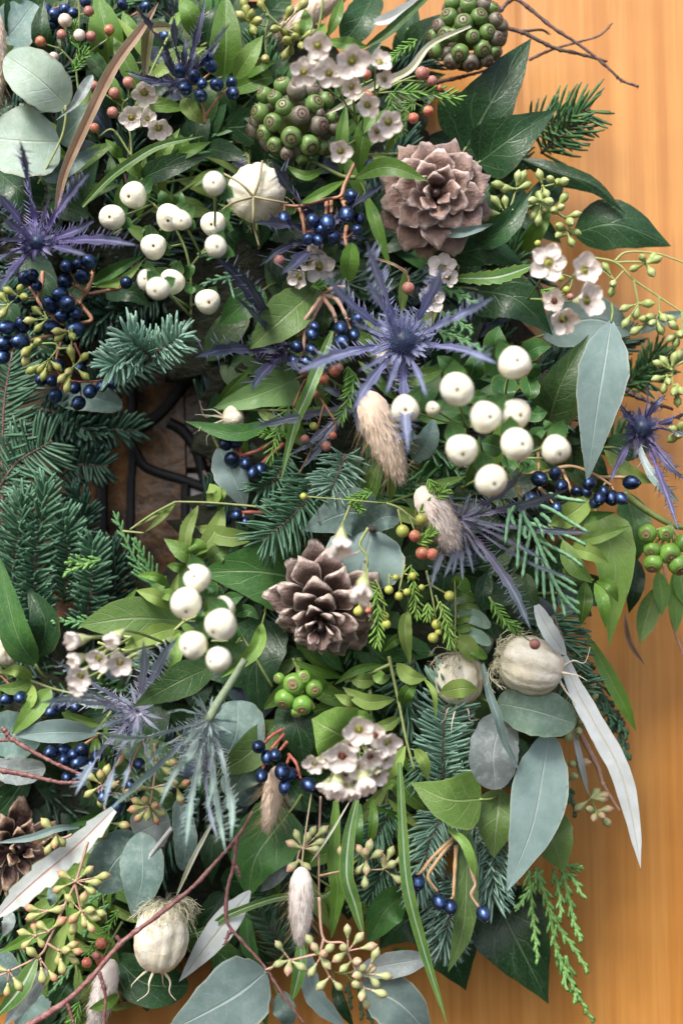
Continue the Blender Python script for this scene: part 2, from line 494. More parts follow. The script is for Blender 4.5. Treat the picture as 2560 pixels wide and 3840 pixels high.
def pod_mat():
    g = G('pod_papery')
    ob = g.obj()
    nz = g.noise(ob, 120., 4., .6)
    c = g.mix(g.rng(nz, .3, .7), (.8, .74, .55), (.9, .86, .72))
    mp = g.n('ShaderNodeMapping'); mp.inputs['Scale'].default_value = (1., 1., 1.)
    ds = g.n('ShaderNodeVectorMath', operation='ADD'); g.put(ds.inputs[0], ob)
    nv = g.n('ShaderNodeTexNoise'); nv.inputs['Scale'].default_value = 130.; g.put(nv.inputs['Vector'], ob)
    sc_ = g.n('ShaderNodeVectorMath', operation='SCALE'); g.put(sc_.inputs[0], nv.outputs['Color']); sc_.inputs[3].default_value = .006
    g.put(ds.inputs[1], sc_.outputs[0])
    pu, pv = g.uv()
    cre = g.rng(g.math('ADD', pu, g.math('MULTIPLY', g.math('SUBTRACT', nz, .5), .1)), .0, .13, 1., 0.)
    c = g.mix(g.math('MULTIPLY', cre, .28), c, (.45, .37, .2))
    net = g.rng(g.vor(ds.outputs[0], 170., 'DISTANCE_TO_EDGE'), 0., .05, 1., 0.)
    net2 = g.rng(g.vor(ds.outputs[0], 420., 'DISTANCE_TO_EDGE'), 0., .06, 1., 0.)
    c = g.mix(g.math('MULTIPLY', net, .1), c, (.42, .38, .2))
    c = g.mix(g.math('MULTIPLY', net2, .12), c, (.5, .4, .22))
    c = g.mix(g.math('MULTIPLY', g.rng(g.noise(ob, 300., 4., .7), .62, .72), .35), c, (.4, .26, .12))
    g.set(**{'Base Color': c, 'Roughness': .46})
    g.bump(g.math('ADD', g.math('MULTIPLY', net, .2), g.math('MULTIPLY', nz, 2.0)), .4, .0012)
    g.b.inputs['Subsurface Weight'].default_value = .3
    g.b.inputs['Subsurface Radius'].default_value = (1, .8, .5)
    g.b.inputs['Subsurface Scale'].default_value = .003
    g.translucent(c, .12)
    MATS['pod_papery'] = g.mat
pod_mat()
plain('pod_thread', (.46, .45, .3), (.62, .58, .42), rough=.5, scale=300)
plain('pod_line', (.3, .28, .14), (.42, .36, .2), rough=.6, scale=300)
plain('flower_cup', (.36, .42, .15), (.55, .57, .34), rough=.45, scale=2)
plain('flower_eye', (.3, .34, .06), (.42, .4, .1), rough=.35, scale=4)
plain('flower_eye_red', (.16, .03, .03), (.3, .12, .07), rough=.35, scale=4)
plain('stamen', (.6, .42, .28), (.8, .74, .62), rough=.6, scale=8)
plain('bud_pink', (.33, .1, .09), (.46, .24, .18), rough=.42, scale=2, bump=.4)
plain('bud_red', (.44, .06, .06), (.46, .28, .13), rough=.38, scale=1.2, bump=.15)
plain('bud_white', (.72, .68, .58), (.6, .42, .32), rough=.45, scale=1.2, bump=.2)
plain('bud_lime', (.38, .48, .08), (.44, .36, .1), rough=.4, scale=1.2, bump=.15)
plain('fir', (.06, .15, .085), (.11, .225, .135), rough=.42, scale=120, bump=.1)
plain('fir_blue', (.15, .29, .215), (.26, .41, .32), rough=.42, scale=120, bump=.1)
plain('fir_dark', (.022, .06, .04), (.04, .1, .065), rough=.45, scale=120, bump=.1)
plain('fir_green', (.045, .125, .045), (.075, .19, .065), rough=.4, scale=120, bump=.1)
plain('wax_needle', (.075, .2, .03), (.13, .28, .04), rough=.4, scale=120, bump=.1)
plain('wax_bright', (.15, .3, .045), (.22, .37, .07), rough=.4, scale=120, bump=.1)
plain('cedar', (.09, .23, .085), (.15, .32, .12), rough=.5, scale=500, bump=.5)
plain('cedar_blue', (.115, .27, .13), (.19, .36, .2), rough=.5, scale=500, bump=.5)
plain('cedar_green', (.1, .23, .055), (.17, .32, .09), rough=.5, scale=500, bump=.5)
plain('cedar_dark', (.03, .1, .055), (.05, .14, .07), rough=.5, scale=500, bump=.5)
plain('lead', (.01, .01, .012), (.02, .02, .022), rough=.5, scale=300, metal=.2)
plain('holly_head', (.02, .035, .075), (.05, .075, .14), rough=.4, scale=500)
plain('holly_spike', (.03, .05, .1), (.09, .1, .22), rough=.4, scale=400)

def blue_mat():
    g = G('blue_skin')
    ob = g.obj()
    nz = g.noise(ob, 2.2, 4., .6)
    c = g.mix(g.rng(nz, .3, .75), (.034, .066, .16), (.085, .14, .3))
    c = g.mix(1., c, g.rng(g.rand(), 0., 1., .55, 1.25, False), 'MULTIPLY')
    bl = g.math('MULTIPLY', g.rng(g.noise(ob, 5., 5., .7), .5, .72), .3)
    c = g.mix(bl, c, (.2, .26, .4))
    g.set(**{'Base Color': c, 'Roughness': g.math('ADD', g.rng(nz, .3, .8, .26, .38), g.math('MULTIPLY', bl, .5)), 'Metallic': .85})
    g.bump(g.noise(ob, 30., 2.), .08, .02)
    MATS['blue_skin'] = g.mat
blue_mat()

def seed_mat(name, base, tip):
    g = G(name)
    u, v = g.uv()
    nz = g.noise(g.obj(), 3., 3.)
    f = g.math('ADD', v, g.math('MULTIPLY', g.math('SUBTRACT', g.rand(), .5), .7))
    c = g.mix(g.rng(f, .5, 1.05), base, tip)
    c = g.mix(1., c, g.rng(nz, .3, .7, .85, 1.1, False), 'MULTIPLY')
    g.set(**{'Base Color': c, 'Roughness': .48})
    MATS[name] = g.mat
seed_mat('seed_green', (.3, .37, .12), (.4, .46, .2))
seed_mat('seed_olive', (.26, .29, .07), (.4, .38, .15))
seed_mat('seed_pink', (.38, .4, .15), (.5, .22, .14))
seed_mat('seed_cream', (.4, .44, .2), (.56, .36, .24))

def petal_mat():
    g = G('petal')
    u, v = g.uv()
    ob = g.obj()
    a = g.math('MULTIPLY', g.math('ABSOLUTE', g.math('SUBTRACT', u, .5)), 2.)
    nz = g.noise(ob, 3.5, 3.)
    c = g.mix(g.rng(nz, .35, .7), (.86, .83, .78), (.8, .71, .65))
    sp = g.math('MULTIPLY', g.rng(g.noise(ob, 11., 2., .5), .64, .72), g.rng(v, .1, .9, .8, .0))
    c = g.mix(sp, c, (.34, .12, .08))
    rim = g.math('MULTIPLY', g.rng(g.math('MAXIMUM', a, v), .88, 1.), .3)
    c = g.mix(rim, c, (.5, .3, .2))
    g.set(**{'Base Color': c, 'Roughness': .5})
    g.bump(nz, .2, .05)
    g.translucent(c, .25)
    MATS['petal'] = g.mat
petal_mat()

def scale_mat(name, dark, body, tip, pale):
    g = G(name)
    u, v = g.uv()
    ob = g.obj()
    a = g.math('MULTIPLY', g.math('ABSOLUTE', g.math('SUBTRACT', u, .5)), 2.)
    nz = g.noise(ob, 6., 5., .65)
    mp = g.n('ShaderNodeMapping'); mp.inputs['Scale'].default_value = (2., 22., 2.)
    g.put(mp.inputs[0], ob)
    st = g.noise(mp.outputs[0], 1.5, 3.)
    f = g.math('ADD', v, g.math('MULTIPLY', g.math('SUBTRACT', nz, .5), .35))
    c = g.mix(g.rng(f, .3, .62), dark, body)
    c = g.mix(g.rng(f, .6, .95), c, tip)
    c = g.mix(g.math('MULTIPLY', g.rng(g.math('ADD', g.math('MULTIPLY', a, a), g.math('MULTIPLY', v, .55)), 1.0, 1.4), .8), c, pale)
    c = g.mix(g.math('MULTIPLY', g.rng(g.math('ADD', v, g.math('MULTIPLY', nz, .12)), .97, 1.03), .75), c, pale)
    c = g.mix(g.math('MULTIPLY', g.rng(nz, .56, .72), .55), c, dark)
    c = g.mix(1., c, g.rng(st, .3, .7, .85, 1.1, False), 'MULTIPLY')
    c = g.mix(1., c, g.rng(g.rand(), 0., 1., .82, 1.15, False), 'MULTIPLY')
    g.set(**{'Base Color': c, 'Roughness': .42})
    g.bump(g.math('ADD', nz, g.math('MULTIPLY', st, .4)), .35, .03)
    MATS[name] = g.mat
scale_mat('cone_pink', (.05, .026, .02), (.26, .155, .12), (.4, .275, .225), (.7, .58, .52))
scale_mat('cone_brown', (.025, .014, .011), (.13, .08, .065), (.26, .185, .16), (.62, .52, .44))
scale_mat('cone_dark', (.016, .008, .007), (.045, .022, .018), (.2, .12, .08), (.5, .37, .26))

def fur_mat(name, root_c, tip_c):
    g = G(name)
    u, v = g.uv()
    c = g.mix(g.rng(v, 0., 1.), root_c, tip_c)
    g.set(**{'Base Color': c, 'Roughness': .7, 'Specular IOR Level': .2, 'Sheen Weight': .9, 'Sheen Roughness': .45, 'Sheen Tint': (1., .92, .85)})
    MATS[name] = g.mat
fur_mat('fur_tan', (.82, .62, .46), (.95, .82, .68))
fur_mat('fur_pale', (.9, .8, .7), (.97, .92, .86))
fur_mat('fur_pink', (.86, .72, .62), (.95, .87, .8))
fur_mat('bristle', (.42, .32, .16), (.32, .2, .09))
# ------------------------------------------------------------------ shared small meshes (unit size, +Z = free end)
def tmesh(name, mb, mat):
    return mb.mesh(name, mat=MATS[mat])
def sphere_prof(n, f=None, z0=-1, z1=1):
    out = []
    for i in range(n + 1):
        a = math.pi * (1 - i / n)
        out.append((max(1e-4, math.sin(a)), math.cos(a)))
    return out
WHITE = []
for k in range(3):
    mb = MB()
    amp, ph, nl = (.045, .035, .05)[k], (0, 2., 4.)[k], (3, 2, 3)[k]
    def fn(r, z, a):
        lob = 1 + amp * math.cos(nl * a + ph) * r * (1 - .3 * z)
        dim = -.1 * math.exp(-(r / .22) ** 2) if z > 0 else -.28 * math.exp(-(r / .4) ** 2) * (1 if z < 0 else 0)
        return r * lob * (1 + .05 * z), z * .95 + (dim if z > 0 else -dim)
    mb.lathe(sphere_prof(16), 24, fn)
    WHITE.append(tmesh('white_berry', mb, 'white_skin'))
mb = MB(); mb.lathe([(.11, .78), (.125, .86), (.09, .91), (.04, .88)], 8); WHITE_DOT = tmesh('berry_dot', mb, 'berry_dot')
mb = MB(); mb.lathe(sphere_prof(14), 18, lambda r, z, a: (r * (.9 - .08 * z) * (1 + .03 * math.cos(2 * a + 1)), z * 1.16)); BLUE = tmesh('blue_berry', mb, 'blue_skin')
mb = MB(); mb.lathe([(.24, 1.0), (.2, 1.12), (.15, 1.2), (.19, 1.28), (.07, 1.2)], 8); BLUE_TIP = tmesh('berry_tip', mb, 'blue_tip')
IVYB = {}
for nm, mt, cm in (('g', 'ivy_skin', 'ivy_cap'), ('d', 'ivy_skin_grey', 'ivy_cap'), ('b', 'ivy_bright', 'ivy_cap_pale')):
    mb = MB()
    def fn(r, z, a):
        zz = z if z < .72 else .72 + (z - .72) * .35
        return r * (1 + .02 * math.cos(5 * a)) * (1.0 if z < .5 else 1 - .06 * (z - .5)), zz
    mb.lathe(sphere_prof(16), 20, fn)
    c = MB(); c.lathe([(.52, .74), (.53, .785), (.46, .815), (.4, .8), (.12, .79), (.09, .95), (.02, .97)] if nm != 'b' else
                      [(.5, .77), (.5, .82), (.43, .84), (.3, .815), (.08, .82), (.05, .95), (.02, .95)], 14)
    IVYB[nm] = (tmesh('ivy_berry', mb, mt), tmesh('berry_cap', c, cm))
BUD = {}
for nm in ('pink', 'red', 'white', 'lime'):
    mb = MB()
    mb.lathe([(.18, -1.3), (.3, -1.05), (.62, -.75), (.9, -.3), (1, .1), (.92, .5), (.7, .8), (.4, .98), (.08, 1.05)], 14,
             lambda r, z, a: (r * (1 + .05 * math.cos(5 * a) * max(0, z)), z))
    BUD[nm] = tmesh('flower_bud', mb, 'bud_' + nm)
SEED = {}
for nm in ('green', 'olive', 'pink', 'cream'):
    mb = MB()
    mb.lathe([(.085, 0), (.09, .14), (.13, .26), (.19, .38), (.25, .52), (.275, .66), (.25, .8), (.17, .91), (.1, .97), (.03, 1.07)], 10)
    SEED[nm] = tmesh('seed_bud', mb, 'seed_' + nm)
# wax flower: cup, five petals, eye, stamens
PETAL = {}
for nm, el in (('open', 8), ('half', 27), ('shut', 82)):
    mb = MB(); n, mm = 8, 6
    v, uv, f = [], [], []
    e = rad(el)
    for i in range(n + 1):
        s = i / n
        wd = .5 * math.sin(math.pi * (.13 + .84 * s)) ** .55
        bend = e + (.25 - s) * .5
        for q in range(mm + 1):
            a = q / mm * 2 - 1
            r = .3 + s * .82 * math.cos(e) - .06 * a * a
            z = .0 + s * .78 * math.sin(e) + .16 * a * a + .12 * (s - .5) ** 2 * (1 if el < 60 else -2.2)
            rr = r if el < 60 else r + .22 * math.sin(math.pi * s * .9)
            z += .05 * s * math.sin(a * 6.5 + 1.3) + .03 * math.sin(s * 8 + a * 3)
            v.append(V((rr + .03 * math.sin(a * 9) * s, a * wd, z))); uv.append((q / mm, s))
    for i in range(n):
        for q in range(mm):
            o = i * (mm + 1) + q
            f.append((o, o + mm + 1, o + mm + 2, o + 1))
    mb.add(v, f, uv)
    PETAL[nm] = tmesh('petal', mb, 'petal')
mb = MB(); mb.lathe([(.09, -1.05), (.12, -.95), (.2, -.7), (.36, -.3), (.43, 0.02), (.39, .05), (.35, -.04)], 14, lambda r, z, a: (r * (1 + .05 * math.cos(10 * a) * (z + 1)), z)); CUP = tmesh('cup', mb, 'flower_cup')
def eye(mat):
    mb = MB(); mb.lathe([(.37, .0), (.33, -.05), (.2, -.07), (.07, -.05), (.045, .3), (.06, .34), (.02, .37)], 12); return tmesh('eye', mb, mat)
EYE, EYE_RED = eye('flower_eye'), eye('flower_eye_red')
mb = MB()
for k in range(20):
    a = k * math.pi / 10
    r = .35 + .05 * (k % 2)
    p = V((r * math.cos(a), r * math.sin(a), -.02))
    q = V((.28 * math.cos(a), .28 * math.sin(a), .12 + .05 * (k % 3)))
    mb.tube([p, q], .01, 3, cap=False)
    mb.lathe([(.01, -.03), (.034, 0), (.01, .03)], 5, M=Matrix.Translation(q))
STAMEN = tmesh('stamens', mb, 'stamen')
# pine cone scale: +X outward, +Z towards the cone's tip
SCALE = {}
for nm, va in [(q, z) for q in ('cone_pink', 'cone_brown', 'cone_dark') for z in range(4)]:
    mb = MB(); n, mm = 9, 6
    v, uv, f = [], [], []
    thin = nm == 'cone_dark'
    for side in (1, -1):
        for i in range(n + 1):
            t = i / n
            drp = .14 * (max(0, t - .7) / .3) ** 2
            wd = lerp_prof([(0, .1), (.3, .18), (.5, .3), (.68, .42), (.84, .46), (.93, .41), (.98, .32), (1, .25)], t) * (.72 if thin else 1)
            th = lerp_prof([(0, .025), (.55, .035), (.78, .065), (.92, .09), (1, .03)], t)
            for q in range(mm + 1):
                a = q / mm * 2 - 1
                edge = math.sqrt(max(0, 1 - a ** 4))
                z = .13 * t * t + .05 * a * a * t + side * th * edge * (.55 if side > 0 else 1.0)
                z -= drp
                if side > 0: z -= .035 * math.exp(-((t - .62) / .15) ** 2) * (1 - abs(a))
                if side < 0 and i >= n - 2: z -= .05 * (1 - abs(a))
                jag = .035 * math.sin(a * 6 + va * 2.1) * t * t + .02 * math.sin(a * 15 + va) * t ** 4
                z += (.03 * math.sin(a * 4 + va * 1.7) + .05 * (va - 1.5) * .5 * t) * t
                v.append(V((t - .15 * a * a * t * t + jag, a * wd * (1 + .08 * math.sin(va * 2 + t * 5)), z))); uv.append((q / mm, t))
    o = (n + 1) * (mm + 1)
    for i in range(n):
        for q in range(mm):
            b = i * (mm + 1) + q
            f.append((b, b + mm + 1, b + mm + 2, b + 1))
            f.append((o + b, o + b + 1, o + b + mm + 2, o + b + mm + 1))
        b0, b1 = i * (mm + 1), i * (mm + 1) + mm
        f.append((b0, o + b0, o + b0 + mm + 1, b0 + mm + 1))
        f.append((b1, b1 + mm + 1, o + b1 + mm + 1, o + b1))
    for q in range(mm):
        b = n * (mm + 1) + q
        f.append((b, o + b, o + b + 1, b + 1))
    mb.add(v, f, uv)
    SCALE.setdefault(nm, []).append(tmesh('cone_scale', mb, nm))

# ------------------------------------------------------------------ builders
def path(F, pts, h, dh=(0, 0, 0)):
    out = []
    n = len(pts)
    for i, p in enumerate(pts):
        if len(p) > 2: out.append(pt(F, *p))
        else: out.append(pt(F, p[0], p[1], h + lerp_prof([(0, dh[0]), (.5, dh[1]), (1, dh[2])], i / max(1, n - 1))))
    return out
def lf(root, F, pts, w, h, kind='green', shape='lance', dh=(-5, 2, -1), name='leaf', label=None, base=None, **kw):
    mb = MB()
    leaf_geo(mb, path(F, pts, h, dh), sz(w, h), shape, **kw)
    return part(name, mb, MATS[kind], root, base, label=label)
def LF(F, label, pts, w, h, kind='green', shape='ovate', dh=(-7, 2, -2), name='leaf', cat='leaf', pet=True, group=None, **kw):
    P = path(F, pts, h, dh)
    mb = MB()
    leaf_geo(mb, P, sz(w, h), shape, **kw)
    o = solo(name, mb, MATS[kind], label, cat, P[0], group)
    if pet:
        d = (P[0] - P[1]).normalized()
        m2 = MB()
        m2.tube([P[0] + (P[1] - P[0]) * .06, P[0] + d * .004, P[0] + d * .009 - NO * .006], sz(min(w * .08, 9), h), 5, 6)
        part('stalk', m2, MATS['stem_green'], o)
    return o
def stems(root, F, lines, r, h, mat, name='stem', bead=0, dh=(0, 0, 0)):
    mb = MB()
    for ln in lines:
        P = path(F, ln, h, dh)
        mb.tube(P, lambda t: sz(r, h) * (1.1 - .3 * t), 7, max(6, 7 * (len(P) - 1)), bead=bead)
    return part(name, mb, MATS[mat], root)
def nearest(lines, p):
    best = None
    for P in lines:
        for a, b in zip(P, P[1:]):
            d = b - a
            t = max(0, min(1, (p - a).dot(d) / max(1e-12, d.length_squared)))
            q = a + d * t
            if best is None or (q - p).length < best[0]: best = ((q - p).length, q)
    return best[1]
def sprig(F, name, label, cat, x, y, h, group=None):
    return thing(name, label, cat, pt(F, x, y, h), group)

def white(F, label, berries, h, leaves=(), lines=(), auto=2):
    x, y = berries[0][:2]
    root = sprig(F, 'white_berry_sprig', label, 'berry sprig', x, y, h - 20, 'sprigs of white berries')
    SL = [path(F, ln, h - 16) for ln in lines] or [[pt(F, x, y, h - 22), pt(F, x + 30, y + 40, h - 30)]]
    mb = MB()
    for ln in SL: mb.tube(ln, lambda t: sz(9), 6, 6 * len(ln))
    for i, b in enumerate(berries):
        bx, by, r = b[:3]
        dx, dy = b[3:5] if len(b) > 4 else (U_(-.15, .2), U_(.1, .4))
        hh = h + (b[5] if len(b) > 5 else U_(-2, 3))
        d = vd(dx, dy)
        c = pt(F, bx, by, hh)
        R = sz(r, hh) * .96
        o = inst('berry', WHITE[i % 3], root, c, d, R)
        sub('berry_dot', WHITE_DOT, o)
        bk = c - d * R * .8
        q = nearest(SL, bk)
        mb.tube([q, (q + bk) / 2 - NO * .002, bk], sz(8, h), 6, 8)
        a0 = U_(-2.6, -.6)
        for k in range(auto):
            a = a0 + k * U_(1.0, 1.9)
            ll = r * U_(1.35, 1.75)
            m2 = MB()
            leaf_geo(m2, [bk, c + vd(math.cos(a), math.sin(a), -.25) * sz(ll * .6, h) - d * R * .55, c + vd(math.cos(a), math.sin(a), .05) * sz(ll, h) - d * R * .4], sz(r * U_(.42, .6), h), 'ovate', fold=10, n=10, m=4)
            part('leaf', m2, MATS['berryleaf'], root)
    part('stem', mb, MATS['stem_green'], root)
    for pts, wd in leaves:
        lf(root, F, pts, wd, h - 5, 'berryleaf', 'ovate', dh=(-8, 0, 0), fold=12)
    return root

def blue(F, label, berries, h, lines=(), r_stem=9, mat='stem_orange'):
    x, y = (lines[0][0] if lines else berries[0])[:2]
    root = sprig(F, 'blue_berry_cluster', label, 'berry cluster', x, y, h - 8, 'clusters of blue berries')
    cx = sum(b[0] for b in berries) / len(berries)
    cy = sum(b[1] for b in berries) / len(berries)
    SL = [path(F, ln, h - 3, (-6, 0, 0)) for ln in lines] or [[pt(F, cx, cy, h - 14), pt(F, cx + 60, cy - 60, h - 26)]]
    mb = MB()
    for ln in SL: mb.tube(ln, lambda t: sz(r_stem, h) * (1.15 - .3 * t) * (1 + .12 * math.sin(t * 19)), 7, 9 * len(ln))
    for b in berries:
        bx, by, r = b[:3]
        hh = h + (b[5] if len(b) > 5 else U_(-3, 4))
        c = pt(F, bx, by, hh)
        if len(b) > 4: dx, dy = b[3:5]
        else:
            q = nearest(SL, c)
            dv = (c - q).normalized() if (c - q).length > 1e-5 else V((0, 0, -1))
            dx = .55 * dv.dot(RX) + U_(-.2, .2); dy = -.45 * dv.dot(UP) + U_(-.1, .4)
        d = vd(dx, dy)
        R = sz(r, hh) * .97
        o = inst('berry', BLUE, root, c, d, R)
        sub('berry_tip', BLUE_TIP, o)
        q = nearest(SL, c - d * R)
        e = c - d * R * .9
        if (q - e).length > R * .3: mb.tube([q, (q + e) / 2 - NO * .001, e], sz(r_stem * .6, h), 6, 8)
    part('stem', mb, MATS[mat], root)
    return root

def seeded(F, label, lines, hubs, buds, h, kind='green', mat='stem_lime', r=7, size=100, group='sprigs of eucalyptus seed buds'):
    root = sprig(F, 'seeded_eucalyptus_sprig', label, 'seed sprig', hubs[0][0], hubs[0][1], h - 3, group)
    mb = MB()
    SL = [path(F, ln, h - 1) for ln in lines]
    for ln in SL: mb.tube(ln, lambda t: sz(r, h) * (1.25 - .4 * t), 7, 9 * len(ln))
    H = []
    for hb in hubs:
        p = pt(F, hb[0], hb[1], h)
        H.append((hb, p))
        if SL:
            q = nearest(SL, p)
            if (q - p).length > sz(3): mb.tube([q, p], sz(r * .85, h), 6, 5)
        mb.lathe([(.2, -1), (1, -.4), (1, .4), (.2, 1)], 6, M=Matrix.Translation(p) @ Matrix.Scale(sz(r * 1.5, h), 4))
    for b in buds:
        hb, hp = min(H, key=lambda q: (q[0][0] - b[0]) ** 2 + (q[0][1] - b[1]) ** 2)
        L2 = math.hypot(hb[0] - b[0], hb[1] - b[1])
        zoff = math.sqrt(max(0, (size * .75) ** 2 - L2 ** 2)) if L2 < size * .75 else U_(-20, 25)
        hh = h + zoff * .063 * (1 if U_(0, 1) < .75 else -.6)
        c = pt(F, b[0], b[1], hh)
        d = (c - hp)
        if d.length < 1e-5: d = V((0, -1, 0))
        dn = d.normalized()
        S = sz(size, h) * U_(.88, 1.1)
        if d.length < S * .66: S0 = c - dn * S * .66
        else:
            S0 = c - dn * S * .66
            mb.tube([hp, S0 + dn * S * .03], sz(r * .7, h), 5, 3)
        inst('bud', SEED[kind], root, S0, dn, S)
    part('stem', mb, MATS[mat], root)
    return root

def wax(F, label, flowers, buds, lines, h, needles=(), eye_red=False, mat='stem_green', r=7, name='wax_flower_sprig', cat='flower sprig', leafmat='wax_needle'):
    x, y = (lines[0][-1] if lines else flowers[0])[:2]
    root = sprig(F, name, label, cat, x, y, h - 12, 'sprigs of wax flower')
    SL = [path(F, ln, h - 4) for ln in lines] or [[pt(F, x, y, h - 20), pt(F, x, y + 60, h - 30)]]
    mb = MB()
    for ln in SL: mb.tube(ln, lambda t: sz(r, h) * (1.2 - .35 * t), 6, 8 * len(ln))
    for fl in flowers:
        fx, fy, fr, op, dx, dy = fl[:6]
        hh = h + (fl[6] if len(fl) > 6 else U_(-2, 3))
        d = vd(dx, dy, fl[7] if len(fl) > 7 else None)
        c = pt(F, fx, fy, hh) - d * sz(fr, hh) * {'open': .1, 'half': .25, 'shut': .4}[op]
        R = sz(fr, hh) * {'open': .92, 'half': .96, 'shut': 1.08}[op]
        o = inst('flower', CUP, root, c, d, R)
        for k in range(5):
            M = Matrix.Rotation(k * 2 * math.pi / 5 + U_(-.1, .1), 4, 'Z') @ Matrix.Rotation(U_(-.16, .16), 4, 'Y') @ Matrix.Rotation(U_(-.15, .15), 4, 'X') @ Matrix.Scale(U_(.9, 1.08), 4)
            sub('petal', PETAL[op], o, M)
        sub('eye', EYE_RED if eye_red and U_(0, 1) < .45 else EYE, o)
        sub('stamens', STAMEN, o)
        e = c - d * R
        q = nearest(SL, e)
        mb.tube([q, q.lerp(e, .6) - d * R * .15, e], sz(r * .8, h), 6, 8)
    for b in buds:
        bx, by, br, kd = b[:4]
        hh = h + U_(-2, 3)
        c = pt(F, bx, by, hh)
        q = nearest(SL, c)
        d = (c - q)
        d = (d.normalized() + NO * U_(.1, .7)).normalized() if d.length > 1e-5 else NO
        R = sz(br * .84, hh)
        inst('bud', BUD[kd], root, c, d, R)
        e = c - d * R * 1.2
        mb.tube([q, (q + e) / 2, e], sz(r * .75, h), 6, 6)
    part('stem', mb, MATS[mat], root)
    if needles:
        nb = MB()
        for nd in needles:
            P = crv(path(F, nd[0], h + (nd[3] if len(nd) > 3 else -1)), 30)
            needle_row(nb, P, sz(nd[1], h), sz(nd[2], h), 26, .45)
            nb.tube(P, sz(6, h), 5)
        part('needles', nb, MATS[leafmat], root, kind='stuff')
    return root

def needle(mb, p, d, l, w, nrm, bend):
    d = d.normalized()
    s = d.cross(nrm)
    if s.length < 1e-6: s = d.orthogonal()
    s = s.normalized(); u = s.cross(d)
    v, uv = [], []
    for i, (t, ww) in enumerate(((0, .5), (.25, 1.), (.8, 1.), (1, .45))):
        c = p + d * (l * t) + bend * (t * t)
        v += [c + s * w * ww * .5, c + u * w * ww * .22, c - s * w * ww * .5, c - u * w * ww * .22]
        uv += [(0, t), (.5, t), (1, t), (.5, t)]
    f = [(i * 4 + k, i * 4 + (k + 1) % 4, i * 4 + 4 + (k + 1) % 4, i * 4 + 4 + k) for i in range(3) for k in range(4)]
    f.append((12, 13, 14, 15))
    mb.add(v, f, uv)
def needle_row(mb, P, l, w, count, flat=.6, ang=48, up=.25, tip=True, side=0, jit=.18):
    N = len(P)
    for i in range(count):
        t = (i + U_(0, .8)) / count
        k = t * (N - 1); j = min(int(k), N - 2)
        p = P[j].lerp(P[j + 1], k - j)
        tg = (P[min(j + 2, N - 1)] - P[max(j - 1, 0)]).normalized()
        s = tg.cross(NO).normalized(); nn = s.cross(tg)
        a = i * 2.39996 + U_(-.3, .3)
        ca, sa = math.cos(a), math.sin(a)
        if side: ca = abs(ca) * side
        rd = (s * (ca if abs(ca) > .3 else .3 * (1 if ca >= 0 else -1)) + nn * (sa * flat + up)).normalized()
        an = rad(ang * (1 - .45 * max(0, t - .75) / .25 if tip else ang) + U_(-9, 9))
        d = tg * math.cos(an) + rd * math.sin(an) + V((U_(-1, 1), U_(-1, 1), U_(-1, 1))) * jit * .4
        ll = l * U_(.8, 1.08) * (1 - .3 * max(0, t - .85) / .15)
        needle(mb, p, d, ll, w, nn, (tg - rd * .3) * ll * U_(.0, .22))
COMP = ('right', 'down and right', 'down', 'down and left', 'left', 'up and left', 'up', 'up and right')
def clusters(paths, label):
    """shoots that do not touch are things of their own"""
    gr = []
    for p in paths:
        hit = [g_ for g_ in gr if any(min(math.hypot(p[0][0] - q[0], p[0][1] - q[1]), 1e9) < 150 for o in g_ for q in o)]
        n_ = [p] + [o for g_ in hit for o in g_]
        gr = [g_ for g_ in gr if g_ not in hit] + [n_]
    if len(gr) == 1: return [(paths, label)]
    lab = label
    for a, b in (('boughs', 'bough'), ('tips', 'tip'), ('sprigs', 'sprig'), ('two small', 'small'), ('second ', '')): lab = lab.replace(a, b)
    lab = lab.split(',')[0]
    out, seen_ = [], set()
    xs = sorted(g_[0][0][0] for g_ in gr)
    for g_ in gr:
        q = g_[0]
        d = COMP[int((math.degrees(math.atan2(q[-1][1] - q[0][1], q[-1][0] - q[0][0])) + 22.5) % 360 // 45)]
        for L_ in (lab + ', pointing ' + d, lab + ', ' + d + (', lower one' if q[0][1] > gr[0][0][0][1] else ', higher one'), lab + ', ' + d + (', left one' if q[0][0] == xs[0] else ', right one' if q[0][0] == xs[-1] else ', middle one')):
            if L_ not in seen_: break
        seen_.add(L_); out.append((g_, L_))
    return out
def fir(F, label, paths, *a, **k):
    for p, lb in clusters(paths, label): r = fir_one(F, lb, p, *a, **k)
    return r
def cedar(F, label, mains, *a, extra=(), **k):
    for i, (p, lb) in enumerate(clusters(mains, label)): r = cedar_one(F, lb, p, *a, extra=extra if i == 0 else (), **k)
    return r
def fir_one(F, label, paths, l, w, h, kind='fir', dens=.16, flat=.6, ang=50, up=.25, side=0, name='fir_sprig', dh=(-6, 0, 3), group='fir sprigs', stem='bark'):
    first = paths[0][0]
    root = sprig(F, name, label, 'fir sprig', first[0], first[1], h - 5, group)
    mb, nb = MB(), MB()
    for ln in paths:
        P = crv(path(F, ln, h, dh), 40)
        Lz = sum((b - a).length for a, b in zip(P, P[1:])) / sz(1, h)
        mb.tube(P[::4], lambda t: sz(11, h) * (1.1 - .5 * t), 6)
        needle_row(nb, P, sz(l, h), sz(w, h), int(Lz * dens), flat, ang, up, side=side)
        mb.lathe([(.3, -.5), (1, 0), (.7, .9), (.1, 1.5)], 7, M=Matrix.Translation(P[-1]) @ (P[-1] - P[-5]).to_track_quat('Z', 'Y').to_matrix().to_4x4() @ Matrix.Scale(sz(14, h), 4))
    part('stem', mb, MATS[stem], root)
    part('needles', nb, MATS[kind], root, kind='stuff')
    return root

